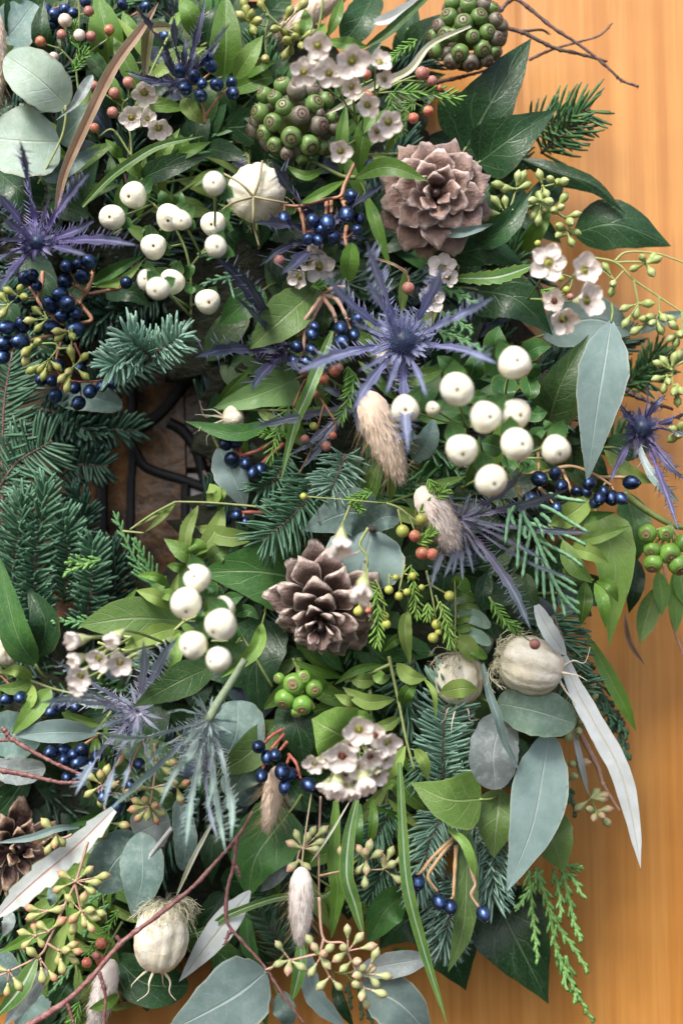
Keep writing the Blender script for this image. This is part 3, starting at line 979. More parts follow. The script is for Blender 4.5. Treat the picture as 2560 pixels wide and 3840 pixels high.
def cedar_branch(mb, P, r, n=None):
    L = sum((b - a).length for a, b in zip(P, P[1:]))
    n = max(5, int(L / (r * 1.5)))
    C = crv(P, n)
    mb.tube(C, lambda t: r * (1.0 - .25 * t) * (.35 if t > .98 else 1), 5, bead=.16)
    for i in range(1, n):
        tg = (C[i + 1] - C[i - 1]).normalized()
        s = tg.cross(NO).normalized()
        for sg in (1, -1) if i % 2 else (0,):
            d = tg * 1.0 + (s * sg * .62 if sg else NO * .5)
            mb.spike(C[i] - tg * r * .5, d, r * 2.1, r * .75)
def cedar_one(F, label, mains, h, kind='cedar', r=10, sub_l=170, step=55, ang=32, sides=(1, -1), extra=(), dh=(-4, 0, 4), sub2=0, group='flat cedar sprays'):
    root = sprig(F, 'cedar_spray', label, 'cedar spray', mains[0][0][0], mains[0][0][1], h - 4, group)
    mb = MB()
    for ln in mains:
        P = path(F, ln, h, dh)
        C = crv(P, 60)
        Lz = sum((b - a).length for a, b in zip(C, C[1:])) / sz(1, h)
        cedar_branch(mb, P, sz(r * 1.1, h))
        k = 0
        x = step * .6
        while x < Lz - step * .3:
            t = x / Lz
            j = min(59, int(t * 60))
            tg = (C[j + 1] - C[max(0, j - 1)]).normalized()
            s = tg.cross(NO).normalized()
            sg = sides[k % len(sides)]
            a = rad(ang + U_(-6, 6))
            d = tg * math.cos(a) + s * sg * math.sin(a) + NO * U_(-.15, .2)
            l = sz(sub_l, h) * (1 - .65 * t) * U_(.75, 1.15)
            d2 = (d + tg * .35).normalized()
            Q = [C[j], C[j] + d * l * .5, C[j] + d * l * .5 + d2 * l * .5]
            cedar_branch(mb, Q, sz(r, h))
            if sub2:
                for q, sg2 in ((.4, 1), (.62, -1)):
                    p = Q[0].lerp(Q[2], q)
                    e = Matrix.Rotation(rad(30 * sg2), 3, NO) @ d
                    cedar_branch(mb, [p, p + e * l * sub2], sz(r * .9, h))
            k += 1
            x += step * U_(.8, 1.15)
    for ln in extra:
        cedar_branch(mb, path(F, ln, h, dh), sz(r, h))
    part('spray', mb, MATS[kind], root)
    return root

def cone(F, label, x, y, r, h, kind, axis=(0, 0), n=58, depth=1.1, open0=18, open1=92, curve=.62, spin=0., sw=1.0):
    A = vd(*axis)
    c = pt(F, x, y, h)
    root = thing('pine_cone', label, 'pine cone', c, 'pine cones')
    X = A.cross(UP).normalized(); Y = A.cross(X)
    R = sz(r, h)
    mb = MB()
    q = A.to_track_quat('Z', 'Y').to_matrix().to_4x4()
    mb.lathe([(.06, .12), (.12, -.1), (.17, -.5), (.2, -depth), (.05, -depth - .1)], 10, M=Matrix.Translation(c) @ q @ Matrix.Scale(R, 4))
    part('core', mb, MATS[kind], root)
    me = SCALE[kind]
    for i in range(n):
        s = i / (n - 1)
        a = i * 2.39996 + spin
        rdv = X * math.cos(a) + Y * math.sin(a)
        op = rad(open0 + (open1 - open0) * s ** curve + U_(-5, 5))
        d = A * math.cos(op) + rdv * math.sin(op)
        u = A * math.sin(op) - rdv * math.cos(op)
        L = R * (.36 + .64 * min(1, s * 1.35)) * U_(.93, 1.06)
        p = c - A * (R * depth * s ** .9) + rdv * R * .05
        M = Matrix.Identity(4)
        y = u.cross(d)
        for k in range(3):
            M[k][0], M[k][1], M[k][2] = d[k] * L, y[k] * L * sw * (1 + .25 * (1 - s)), u[k] * L
        M.translation = p - c
        o = bpy.data.objects.new('scale', me[(i * 7 + i // 3) % 4])
        col.objects.link(o)
        o.parent = root
        o.matrix_local = M @ Matrix.Rotation(rad(U_(-7, 7)), 4, 'X')
    return root

def holly(F, label, cx, cy, h, tips, w, R, kind='bract_blue', head=True, inner=16, spines=7, dh0=5, lift=6, face=(0, 0), ring_l=(1.5, 2.4), stem=None, name='sea_holly', spl=1.4):
    c = pt(F, cx, cy, h)
    root = thing(name, label, 'sea holly', c, 'sea hollies')
    A = vd(*face)
    if head:
        mb, sp = MB(), MB()
        q = A.to_track_quat('Z', 'Y').to_matrix().to_4x4()
        rr = sz(R, h)
        M = Matrix.Translation(c) @ q @ Matrix.Diagonal((rr * .82, rr * .82, rr * .95, 1))
        mb.lathe(sphere_prof(10), 14, M=M)
        o = part('flower_head', mb, MATS['holly_head'], root)
        for k in range(230):
            z = 1 - (k + .5) / 230 * 1.5
            a = k * 2.39996
            s = math.sqrt(max(0, 1 - z * z))
            d = (q.to_3x3() @ V((s * math.cos(a), s * math.sin(a), z))).normalized()
            sp.spike(c + d * rr * .78, d + V((U_(-.2, .2), U_(-.2, .2), U_(-.2, .2))), rr * U_(.28, .45), rr * .06)
        part('spikes', sp, MATS['holly_spike'], o, base=root, kind='stuff')
    for tp in tips:
        tx, ty = tp[:2]
        hz = h + (tp[2] if len(tp) > 2 else lift)
        ww = w * .66 * (tp[3] if len(tp) > 3 else U_(.85, 1.1))
        dx, dy = tx - cx, ty - cy
        L = math.hypot(dx, dy)
        px, py = -dy / L, dx / L
        b = U_(-.06, .06) * L if len(tp) < 5 else tp[4]
        r0 = R * .55 if head else R * .2
        pts = [pt(F, cx + dx / L * r0, cy + dy / L * r0, h - 2), pt(F, cx + dx * .35 + px * b * .8, cy + dy * .35 + py * b * .8, h + dh0 * .5),
               pt(F, cx + dx * .68 + px * b, cy + dy * .68 + py * b, h + (hz - h) * .6 + dh0 * .6), pt(F, tx, ty, hz)]
        mb = MB()
        leaf_geo(mb, pts, sz(ww, h), 'bract', fold=22, n=30, m=4, teeth=max(3, int(L / 105)), tooth=.6, wave=.14, roll=U_(-14, 14), spines=max(4, int(spines * L / 300)), spine_l=spl)
        part('bract', mb, MATS[kind], root)
    for k in range(inner):
        a = k * 6.283 / inner + U_(-.25, .25)
        L = R * U_(*ring_l)
        d = vd(math.cos(a), math.sin(a), U_(.05, .5))
        p0 = c + d * sz(R * .4, h)
        mb = MB()
        e = c + d * sz(L, h)
        leaf_geo(mb, [p0, p0.lerp(e, .5) + NO * U_(0, .001), e], sz(w * .34, h), 'bract', fold=20, n=8, m=2, spines=4, spine_l=1.9)
        part('small_bract', mb, MATS[kind], root)
    if stem:
        mb = MB()
        mb.tube(path(F, stem[0], h + 3), lambda t: sz(stem[1], h) * (1.2 - .3 * t), 8, 14)
        part('stem', mb, MATS['stem_sage'], root)
    return root

def bunny(F, label, pts, w, h, kind='fur_tan', n=1500, bristles=70, dh=(0, 0, 0), brl=1.5, stem=None):
    P = crv(path(F, pts, h, dh), 40)
    W = sz(w, h)
    root = thing('bunny_tail_grass', label, 'dried grass', P[0], 'fluffy bunny tail grasses')
    prof = [(0, .25), (.06, .6), (.2, .92), (.4, 1.0), (.65, .92), (.85, .62), (.96, .3), (1, .08)]
    mb = MB()
    mb.tube(P, lambda t: W * .7 * lerp_prof(prof, t), 14)
    part('head', mb, MATS[kind], root)
    hb, bb = MB(), MB()
    for i in range(n + bristles):
        t = U_(0, 1) if i < n else U_(.2, .95)
        k = t * 40; j = min(int(k), 39)
        c = P[j].lerp(P[j + 1], k - j)
        tg = (P[min(j + 2, 40)] - P[max(j - 2, 0)]).normalized()
        x = tg.cross(NO).normalized(); y = x.cross(tg)
        a = U_(0, 6.283)
        rd = x * math.cos(a) + y * math.sin(a)
        r = W * .62 * lerp_prof(prof, t)
        clump = .25 * math.sin(a * 5 + t * 21) + .2 * math.sin(t * 40 - a * 3)
        if i < n:
            d = (tg + rd * (U_(.12, .5) + clump * .2) + x * clump * .3).normalized()
            l = W * U_(.42, .62) * (.75 + .3 * lerp_prof(prof, t))
            hb.spike(c + rd * r, d, l, W * .016 + 2e-5, bend=tg * l * .12 - rd * l * .06)
        else:
            d = (tg * U_(.5, 1.0) + rd * U_(.55, 1.0)).normalized()
            l = W * brl * U_(.7, 1.2)
            bb.spike(c + rd * r, d, l, 6e-5, bend=tg * l * .1)
    part('fur', hb, MATS[kind], root, kind='stuff')
    if bristles: part('bristles', bb, MATS['bristle'], root, kind='stuff')
    if stem:
        mb = MB(); mb.tube(path(F, stem, h - 1), sz(6, h), 6, 14); part('stem', mb, MATS['straw'], root)
    return root

def pod(F, label, x0, y0, x1, y1, r, h, ribs=6, dh=0, horns=5, horn_l=1.1, threads=40, depth=.1, thread_l=1.1):
    """seed pod with base at x0, y0 and tip at x1, y1; dh = how far the tip comes forward (mm)"""
    a, b = pt(F, x0, y0, h), pt(F, x1, y1, h + dh)
    ax = (b - a); L = ax.length; A = ax.normalized()
    R = sz(r, h)
    root = thing('seed_pod', label, 'seed pod', a, 'pale papery seed pods')
    q = Matrix.Translation(a) @ A.to_track_quat('Z', 'Y').to_matrix().to_4x4()
    prof = [(.08, 0), (.5, .04), (.78, .14), (.95, .3), (1, .48), (.96, .64), (.82, .8), (.6, .91), (.34, .98), (.06, 1.0)]
    ph = U_(0, 6)
    def fn(rr, z, t):
        lob = 1 + depth * (abs(math.cos(ribs * t / 2 + ph)) ** .6 * 2 - 1.3) + .022 * math.sin(9 * z + 3 * t) + .016 * math.sin(23 * z - 5 * t) + .012 * math.sin(31 * z + 11 * t) * math.sin(7 * t)
        crease = 1 - .07 * math.exp(-((math.sin(ribs * t / 2 + ph)) / .12) ** 2)
        return rr * R * lob * crease, z * L
    mb = MB()
    fine = [(lerp_prof([(z, rr) for rr, z in prof], i / 18), i / 18) for i in range(19)]
    mb.lathe(fine, 60, fn, M=q)
    mb.uv = [(abs(math.sin(ribs * u * math.pi + ph)), v_) for u, v_ in mb.uv]
    body = part('capsule', mb, MATS['pod_papery'], root)
    mb = MB()
    for k in range(horns):
        t = k * 6.283 / horns + ph + U_(-.2, .2)
        rd = q.to_3x3() @ V((math.cos(t), math.sin(t), 0))
        base = b - A * L * .06 + rd * R * .3
        l = R * horn_l * U_(.8, 1.2)
        mb.tube([base - rd * R * .1, base + A * l * .35 + rd * l * .25, base + A * l * .75 + rd * l * U_(.2, .6), base + A * l * .9 + rd * l * U_(.6, .9) + V((U_(-.2, .2), 0, U_(-.2, .2))) * l], lambda u: R * .05 * (1.1 - u) ** 2 + 1.1e-4, 5, 12)
    if horns: part('horn', mb, MATS['pod'], root)
    if threads:
        mb = MB()
        for k in range(threads):
            t = U_(0, 6.283)
            rd = q.to_3x3() @ V((math.cos(t), math.sin(t), 0))
            sd_ = A.cross(rd)
            l = R * thread_l * U_(.6, 1.25)
            p0 = a - A * R * .05
            p1 = p0 + rd * l * .75 + A * l * U_(-.25, .3)
            p2 = p1 + rd * l * U_(.15, .45) + A * l * U_(.1, .7) + sd_ * l * U_(-.4, .4)
            mb.tube([p0, p1, p2], 1.3e-4, 4, 8)
            for z in range(7):
                pp = p0.lerp(p1, U_(.3, 1)) if z < 2 else p1.lerp(p2, U_(0, 1))
                e = pp + (rd * U_(-.1, .5) + A * U_(-.2, .7) + sd_ * U_(-.6, .6)) * l * .42
                mb.tube([pp, pp.lerp(e, .5) + sd_ * l * U_(-.08, .08), e], 1e-4, 3, 5)
        part('threads', mb, MATS['pod_thread'], root, kind='stuff')
    return root, q, R, L

def twig(F, label, lines, h, r=11, mat='bark', knobs=14, name='bare_twig', cat='twig', dh=(0, 0, 0)):
    P0 = path(F, lines[0], h, dh)
    root = thing(name, label, cat, P0[0], 'bare twigs')
    for i, ln in enumerate(lines):
        P = path(F, ln, h, dh)
        rr = sz(r if i == 0 else r * .72, h)
        mb = MB()
        C = crv(P, 14 * len(P))
        C = [p + V((U_(-1, 1), U_(-1, 1), U_(-1, 1))) * rr * .12 for p in C]
        kn = [U_(0, 1) for _ in range(knobs)]
        mb.tube(C, lambda t: rr * (1.25 - .6 * t) * (1 + max(.32 * math.exp(-((t - k) / .012) ** 2) for k in kn)), 8)
        for k in kn[:knobs // 2]:
            j = min(len(C) - 2, int(k * len(C)))
            d = (C[j + 1] - C[j]).normalized()
            s = Matrix.Rotation(U_(0, 6), 3, d) @ d.orthogonal()
            mb.spike(C[j], d * .7 + s, rr * 2.4, rr * .7)
        part('stem' if i == 0 else 'branch', mb, MATS[mat], root)
    return root

def fruit_head(F, label, cx, cy, h, berries, R, stemline=None):
    """ball of capped ivy berries; berries = (x, y, r)"""
    root = sprig(F, 'ivy_fruit_head', label, 'berry head', cx, cy, h, 'round heads of ivy fruit')
    c = pt(F, cx, cy, h)
    mb = MB()
    mb.lathe(sphere_prof(8), 10, M=Matrix.Translation(c) @ Matrix.Scale(sz(R * .45, h), 4))
    part('core', mb, MATS['stem_green'], root)
    RR = R
    for (x, y, r) in berries:
        dx, dy = (x - cx) / RR, (y - cy) / RR
        s = math.hypot(dx, dy)
        if s > .93: dx, dy = dx / s * .93, dy / s * .93
        dz = math.sqrt(max(.05, 1 - dx * dx - dy * dy))
        d = vd(dx, dy, dz)
        p = pt(F, x, y, h + dz * (RR - r) * .063)
        kd = 'd' if U_(0, 1) < .36 else 'g'
        b, cp = IVYB[kd]
        o = inst('berry', b, root, p, d, sz(r, h + 10))
        sub('berry_cap', cp, o)
    # the berries of the far side
    for k in range(22):
        z = -U_(.05, .8); a = k * 2.4
        s = math.sqrt(1 - z * z)
        d = vd(s * math.cos(a), s * math.sin(a), z)
        b, cp = IVYB['d']
        o = inst('berry', b, root, c + d * sz(R * .78, h), d, sz(R * .2, h))
        sub('berry_cap', cp, o)
    if stemline:
        mb = MB(); mb.tube(path(F, stemline, h - 6), sz(14, h), 7, 14); part('stem', mb, MATS['stem_green'], root)
    return root
# ------------------------------------------------------------------ the door
def wood_mat():
    g = G('varnished_pine')
    ob = g.obj()
    mp = g.n('ShaderNodeMapping'); mp.inputs['Scale'].default_value = (1., 1., .022)
    g.put(mp.inputs[0], ob)
    n1 = g.noise(mp.outputs[0], 110., 5., .65)
    n2 = g.noise(mp.outputs[0], 700., 3., .6)
    wv = g.n('ShaderNodeTexWave', wave_type='BANDS', bands_direction='X')
    g.put(wv.inputs[0], mp.outputs[0]); wv.inputs['Scale'].default_value = 22; wv.inputs['Distortion'].default_value = 7
    wv.inputs['Detail'].default_value = 2; wv.inputs['Detail Scale'].default_value = 1.6
    mp2 = g.n('ShaderNodeMapping'); mp2.inputs['Scale'].default_value = (1., 1., .02)
    g.put(mp2.inputs[0], ob)
    blot = g.noise(ob, 14., 3.)
    c = g.mix(g.rng(n1, .32, .7), (.58, .275, .066), (.46, .19, .034))
    c = g.mix(g.math('MULTIPLY', g.rng(wv.outputs['Fac'], .5, 1.), .25), c, (.44, .165, .032))
    c = g.mix(g.math('MULTIPLY', g.rng(n2, .5, .68), .5), c, (.42, .16, .034))
    c = g.mix(1., c, g.rng(blot, .3, .7, .88, 1.12), 'MULTIPLY')
    g.set(**{'Base Color': c, 'Roughness': .38, 'Coat Weight': .45, 'Coat Roughness': .22})
    g.bump(g.math('ADD', n2, n1), .12, .0004)
    MATS['wood'] = g.mat
wood_mat()
def glass_mat(name, c1, c2, tr):
    g = G(name)
    ob = g.obj()
    nz = g.noise(ob, 55., 5., .7)
    fl = g.noise(ob, 240., 3.)
    c = g.mix(g.rng(nz, .35, .7), c1, c2)
    g.set(**{'Base Color': c, 'Roughness': .24, 'Specular IOR Level': .5, 'Transmission Weight': tr, 'IOR': 1.5})
    g.bump(g.math('ADD', nz, fl), .35, .001)
    MATS[name] = g.mat
glass_mat('amber_glass', (.05, .024, .012), (.32, .165, .065), .2)
glass_mat('brown_glass', (.035, .018, .011), (.2, .105, .055), .2)
glass_mat('sky_reflection_glass', (.5, .47, .52), (.66, .62, .66), .2)  # sky reflection painted into the glass as a pale lilac base colour

def X(px): return (px / 1568 * 2560 - 1280) * .1101e-3       # overview pixels on the door plane (about)
KD = CAM_D / (CAM_D - 60)
def DX(px, py=1176): return pt('A', px / .3516, py / .3516, 0)[0]
def DZ(py): return pt('A', 784 / .3516, py / .3516, 0)[2]
door = thing('door', 'varnished orange pine plank door with leaded amber glass behind the wreath', 'door', V((0, .02, -.25)))
def box(mb, x0, x1, y0, y1, z0, z1, bev=.0):
    b = bev
    # front face (y0) bevelled along its long edges
    v = [V((x0, y1, z0)), V((x1, y1, z0)), V((x1, y1, z1)), V((x0, y1, z1)),
         V((x0, y0 + b * .16, z0)), V((x0 + b, y0, z0)), V((x1 - b, y0, z0)), V((x1, y0 + b * .16, z0)),
         V((x0, y0 + b * .16, z1)), V((x0 + b, y0, z1)), V((x1 - b, y0, z1)), V((x1, y0 + b * .16, z1))]
    f = [(0, 3, 2, 1), (5, 6, 10, 9), (4, 5, 9, 8), (6, 7, 11, 10), (0, 4, 8, 3), (7, 1, 2, 11), (0, 1, 7, 6, 5, 4), (3, 8, 9, 10, 11, 2)]
    mb.add(v, f)
seam = DX(1225); PW = DX(1225) - DX(681)
gx0, gx1 = seam - PW * 2.6 + .02, seam - PW * 1.02
gz0, gz1 = DZ(1520), DZ(600)
for k in range(-4, 4):
    x0, x1 = seam + k * PW + .00003, seam + (k + 1) * PW - .00003
    spans = [(-.45, .45)]
    if x1 > gx0 and x0 < gx1:
        spans = [(-.45, gz0), (gz1, .45)]
        # the part of a plank beside the glass
        for a, b in ((x0, min(x1, gx0)), (max(x0, gx1), x1)):
            if b - a > .004:
                mb = MB(); box(mb, a, b, 0, .04, gz0 + .0005, gz1 - .0005, .0028); part('plank', mb, MATS['wood'], door, smooth=False)
    for z0, z1 in spans:
        mb = MB(); box(mb, x0, x1, 0, .04, z0, z1, .0028)
        part('plank', mb, MATS['wood'], door, smooth=False)
mb = MB(); box(mb, seam - 4.2 * PW, seam + 4.2 * PW, .0415, .05, -.45, .45); part('backing_board', mb, MATS['wood'], door, smooth=False)
# leaded glass in its recess
gl = [(gx0, DX(226), 'brown_glass'), (DX(226), DX(294), 'amber_glass'), (DX(294), DX(424), 'amber_glass'), (DX(424), gx1, 'sky_reflection_glass')]
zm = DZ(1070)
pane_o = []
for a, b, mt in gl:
    for z0, z1 in (((gz0, zm - .001), (zm + .001, gz1)) if mt == 'sky_reflection_glass' else ((gz0, gz1),)):
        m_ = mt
        if mt == 'sky_reflection_glass' and z0 > zm - .001: m_ = 'brown_glass'
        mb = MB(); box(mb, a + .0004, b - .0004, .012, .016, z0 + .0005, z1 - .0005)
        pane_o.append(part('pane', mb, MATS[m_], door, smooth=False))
def came(pts, r):
    mb = MB()
    P = [pt(*p) + V((0, .011, 0)) for p in pts]
    mb.tube(P, r, 8, 10 * len(P))
    for q in mb.v: q.y = .011 + (q.y - .011) * .4
    part('lead_came', mb, MATS['lead'], door)
came([('D', 842, 300, 0), ('D', 842, 1568, 0), ('H', 832, 400, 0), ('H', 830, 1200, 0)], .0019)
came([('H', 640, -500, 0), ('H', 640, 300, 0), ('H', 640, 1200, 0)], .0026)
came([('D', 1420, 700, 0), ('D', 1310, 920, 0), ('D', 1180, 1110, 0), ('D', 1020, 1300, 0), ('D', 850, 1420, 0)], .0026)
came([('H', 850, 140, 0), ('H', 920, 250, 0), ('H', 1030, 300, 0), ('H', 1180, 345, 0), ('H', 1330, 400, 0)], .0023)
came([('H', 1195, 370, 0), ('H', 1195, 600, 0), ('H', 1200, 1000, 0)], .0021)
came([('H', 1080, -40, 0), ('H', 1180, 20, 0), ('H', 1270, 150, 0), ('H', 1320, 330, 0), ('H', 1340, 420, 0)], .0026)

# ------------------------------------------------------------------ moss ring that carries the wreath
CXp, CYp, R0, RW = 60, 1060, 800, 385          # overview pixels
def ring_pt(ang, rr, h):
    x = CXp + math.cos(ang) * rr; y = CYp + math.sin(ang) * rr
    return pt('A', x / .3516, y / .3516, h)
mb = MB()
NS, NT = 110, 20
vv, ff = [], []
for i in range(NS):
    a = 2 * math.pi * i / NS
    for k in range(NT):
        t = 2 * math.pi * k / NT
        wob = 1 + .09 * math.sin(a * 13 + t * 3) + .07 * math.sin(a * 29 - t * 5) + U_(-.06, .06)
        rr = R0 + RW * wob * math.cos(t)
        h = 18 + 17 * wob * math.sin(t)
        vv.append(ring_pt(a, rr, max(1.5, h)))
for i in range(NS):
    for k in range(NT):
        i2, k2 = (i + 1) % NS, (k + 1) % NT
        ff.append((i * NT + k, i * NT + k2, i2 * NT + k2, i2 * NT + k))
mb.add(vv, ff)
solo('wreath_base', mb, MATS['moss'], 'dark mossy ring that carries all the foliage against the door', 'wreath base', ring_pt(-.6, 800, 20))

# ------------------------------------------------------------------ dark leafy filler tucked deep in the wreath
def hsurf(r):
    q = (r - R0) / (RW * 1.12)
    return 2 + 33 * math.sqrt(max(0, 1 - q * q))
FG = 'leafy filler sprigs'
ANCH = [(500, 40, 'at the top edge among violet bracts'), (60, 250, 'beside the pale eucalyptus'), (330, 280, 'under the brown dried blade'), (680, 260, 'behind the big ivy fruit head'), (820, 160, 'behind the upper wax flowers'), (1010, 440, 'round the upper pine cone'), (1160, 280, 'behind the lobed ivy leaf'), (380, 520, 'behind the upper white berries'), (590, 450, 'beside the ribbed cream pod'), (750, 510, 'behind the branching blue berries'), (1240, 450, 'under the green seed buds at right'), (1290, 650, 'behind the pink flushed wax flowers'), (900, 760, 'under the large sea holly'), (640, 740, 'beside the veined olive leaf'), (570, 900, 'near the pale ivy leaf'), (870, 1000, 'behind the tan fluffy grass'), (1130, 960, 'behind the cream white berries'), (1330, 1090, 'below the long grey leaf'), (650, 1180, 'under the central fir sprig'), (850, 1230, 'behind the grey leaf trio'), (1050, 1250, 'behind the smoky sea holly'), (1250, 1280, 'under the juniper like spray'), (740, 1430, 'round the lower pine cone'), (480, 1420, 'behind the lower white berries'), (230, 1530, 'behind the white wax flowers at left'), (1210, 1510, 'behind the large cream pod'), (1050, 1560, 'round the smaller cream pod'), (250, 1660, 'under the grey sea holly'), (450, 1700, 'under the green spiny sea holly'), (680, 1590, 'round the bright green berries'), (830, 1740, 'under the dense wax flowers'), (1030, 1820, 'behind the triangular leaf'), (1200, 1800, 'behind the long blotched leaf'), (120, 1850, 'round the dark pine cone'), (330, 1950, 'by the lower round leaved eucalyptus'), (620, 1800, 'behind the small fluffy grass'), (690, 2060, 'behind the blush fluffy grass'), (900, 2000, 'behind the strap leaves'), (1060, 2050, 'behind the forked blue berries'), (130, 2100, 'under the branching seed buds'), (370, 2150, 'behind the upright pod'), (600, 2200, 'near the hanging twig'), (800, 2200, 'under the soft seed bud cluster'), (100, 560, 'under the left sea holly'), (100, 720, 'behind the left blue berries'), (60, 1350, 'below the lush fir bough')]
LOOK = ['dark glossy leafy sprig', 'mixed olive green leafy sprig', 'two toned green leafy sprig', 'plain olive leafy sprig', 'slate tinged leafy sprig', 'greyish green leafy sprig', 'fresh yellow green slender sprig']
FLOOK = ['blackish green fir tip', 'mid green fir tip', 'fresh green fir tip']
def heading(rot):
    v = rot @ V((0, 0, 1))
    a = math.degrees(math.atan2(v.z, v.x)) % 360
    return ('right', 'up and right', 'upwards', 'up and left', 'left', 'down and left', 'downwards', 'down and right')[int((a + 22.5) // 45) % 8]
def near(ang, rr):
    x, y = CXp + math.cos(ang) * rr, CYp + math.sin(ang) * rr
    return min(ANCH, key=lambda q: (q[0] - x) ** 2 + (q[1] - y) ** 2)[2]
FL = 'leafy sprig'
protos = []
for k in range(7):
    mts = [['ivy', 'ivy', 'ivy'], ['olivedark', 'ivy', 'ivy'], ['ivy', 'ivy', 'ivygreen'], ['olivedark', 'olivedark'], ['slate', 'ivy'], ['eucdark', 'ivy', 'ivy', 'ivy'], ['lime', 'brightleaf', 'green']][k]
    root = thing('leafy_sprig', FL, 'leafy sprig', V((0, 0, 0)), FG)
    mb = MB(); mb.tube([V((0, .004, 0)), V((0, 0, .02)), V((0, -.001, .045))], 6e-4, 5, 6); part('stem', mb, MATS['stem_green'], root)
    for i in range(7):
        z = .006 * i
        a = (1 if i % 2 else -1) * U_(.5, 1.25) if i < 6 else 0
        L = U_(.021, .034) * (1 - .04 * i)
        d = V((math.sin(a), U_(-.45, .15), math.cos(a)))
        p0 = V((0, 0, z))
        m2 = MB()
        leaf_geo(m2, [p0, p0 + d * L * .5 + V((0, -.002, 0)), p0 + d * L + V((0, U_(0, .006), 0))], L * (U_(.11, .17) if k == 6 else U_(.2, .34)), 'lance' if k == 6 else rng.choice(['ovate', 'lance', 'heart', 'ovate']), roll=U_(-25, 25), fold=U_(4, 20), n=10, m=4)
        part('leaf', m2, MATS[rng.choice(mts)], root)
    protos.append(root)
def copy_thing(root, loc, rot):
    r = root.copy(); col.objects.link(r)
    r.location = loc; r.rotation_euler = rot
    for ch in list(root.children):
        c = ch.copy(); col.objects.link(c); c.parent = r
        for gch in ch.children:
            d = gch.copy(); col.objects.link(d); d.parent = c
    return r
def in_frame(p):
    k = 36 / 3840 / FOCAL * (CAM_D / 1000 + p[1])
    q = p - V((0, p[1], 0))
    return abs(q.dot(RX) / k) < 1380 and abs(q.dot(UP) / k) < 2030
used = [0] * 7
cnt = 0
seen = set()
while cnt < 190:
    ang, rr = U_(-2.2, 2.2), U_(430, 1150)
    px, py = CXp + math.cos(ang) * rr, CYp + math.sin(ang) * rr
    fresh = cnt >= 165
    if not fresh and ((px - 390) / 170) ** 2 + ((py - 560) / 190) ** 2 < 1: continue
    p = ring_pt(ang, rr, hsurf(rr) + (U_(14, 24) if fresh else U_(-4, 7)))
    if not in_frame(p): continue
    k = 6 if fresh else cnt % 6
    rot = (U_(-.5, .1), U_(-.5, .5) + (-(ang) + (0 if U_(0, 1) < .6 else U_(-1.5, 1.5))) , U_(-.3, .3))
    rot = Matrix.Rotation(rot[2], 3, 'Z') @ Matrix.Rotation(ang + math.pi / 2 + U_(-1.3, 1.3), 3, 'Y') @ Matrix.Rotation(rot[0], 3, 'X')
    lab = LOOK[k] + ' pointing ' + heading(rot) + ', ' + near(ang, rr)
    if lab in seen: continue
    seen.add(lab)
    if used[k] == 0:
        protos[k].location = p; protos[k].rotation_euler = rot.to_euler(); used[k] = 1; o = protos[k]
    else: o = copy_thing(protos[k], p, rot.to_euler())
    o['label'] = lab
    cnt += 1
# dark fir filler
FFL, FFG = 'dark green fir tip pushed deep between the leaves', 'fir filler tips'
fp = []
for k in range(3):
    root = thing('fir_tip', FFL, 'fir sprig', V((0, 0, 0)), FFG)
    P = crv([V((0, .004, 0)), V((0, 0, .03)), V((U_(-.006, .006), -.004, .06))], 20)
    mb = MB(); mb.tube(P[::3], 8e-4, 5); part('stem', mb, MATS['bark'], root)
    nb = MB(); needle_row(nb, P, .0125, .0015, 90, .5)
    part('needles', nb, MATS[('fir_dark', 'fir_dark', 'fir_green')[k]], root, kind='stuff')
    fp.append([root, 0])
cnt = 0
while cnt < 92:
    ang, rr = U_(-2.2, 2.2), U_(440, 1130)
    if cnt >= 70: ang, rr = U_(-1.6, 1.6), U_(405, 470)
    p = ring_pt(ang, rr, max(16, hsurf(rr)) + U_(-3, 9))
    if not in_frame(p): continue
    k = cnt % 3
    rot = Matrix.Rotation(ang + math.pi / 2 + U_(-1.2, 1.2), 3, 'Y') @ Matrix.Rotation(U_(-.45, .1), 3, 'X')
    if cnt >= 70: k = cnt % 2
    lab = FLOOK[k] + ' pointing ' + heading(rot) + ', ' + near(ang, rr)
    tries = tries + 1 if cnt else 0
    if lab in seen and tries < 4000: continue
    seen.add(lab)
    if not fp[k][1]: fp[k][0].location = p; fp[k][0].rotation_euler = rot.to_euler(); fp[k][1] = 1; o = fp[k][0]
    else: o = copy_thing(fp[k][0], p, rot.to_euler())
    o['label'] = lab
    cnt += 1
# ================================================================== top left
bunny('A', 'brown fluffy grass head cut off by the left edge, beside pale eucalyptus', [(-60, 20), (-50, 380), (-60, 740)], 130, 74, 'fur_tan', bristles=130, brl=1.3)
LF('A', 'blue grey eucalyptus leaf in the top left corner behind red buds', [(-60, 330), (90, 200), (225, 20)], 165, 44, 'eucdark', 'round', name='eucalyptus_leaf')
r_ = sprig('A', 'eucalyptus_sprig', 'pale silvery green eucalyptus sprig with broad torn leaf, upper left', 'eucalyptus sprig', 390, 930, 70)
stems(r_, 'A', [[(430, 690), (428, 790), (390, 930), (250, 1200)]], 8, 76, 'stem_lime')
lf(r_, 'A', [(440, 695), (260, 520), (42, 362)], 172, 80, 'eucpale', 'round', fold=6)
lf(r_, 'A', [(392, 930), (170, 925), (-70, 900)], 250, 74, 'eucpale', 'round', fold=5, roll=8)
lf(r_, 'A', [(372, 782), (500, 670), (608, 488)], 44, 82, 'eucgrey', 'spat', fold=30)
lf(r_, 'A', [(390, 935), (490, 810), (610, 660)], 105, 68, 'eucgreen', 'ovate', fold=12)
lf(r_, 'A', [(290, 1180), (450, 1090), (660, 960)], 70, 62, 'eucdark', 'ovate')
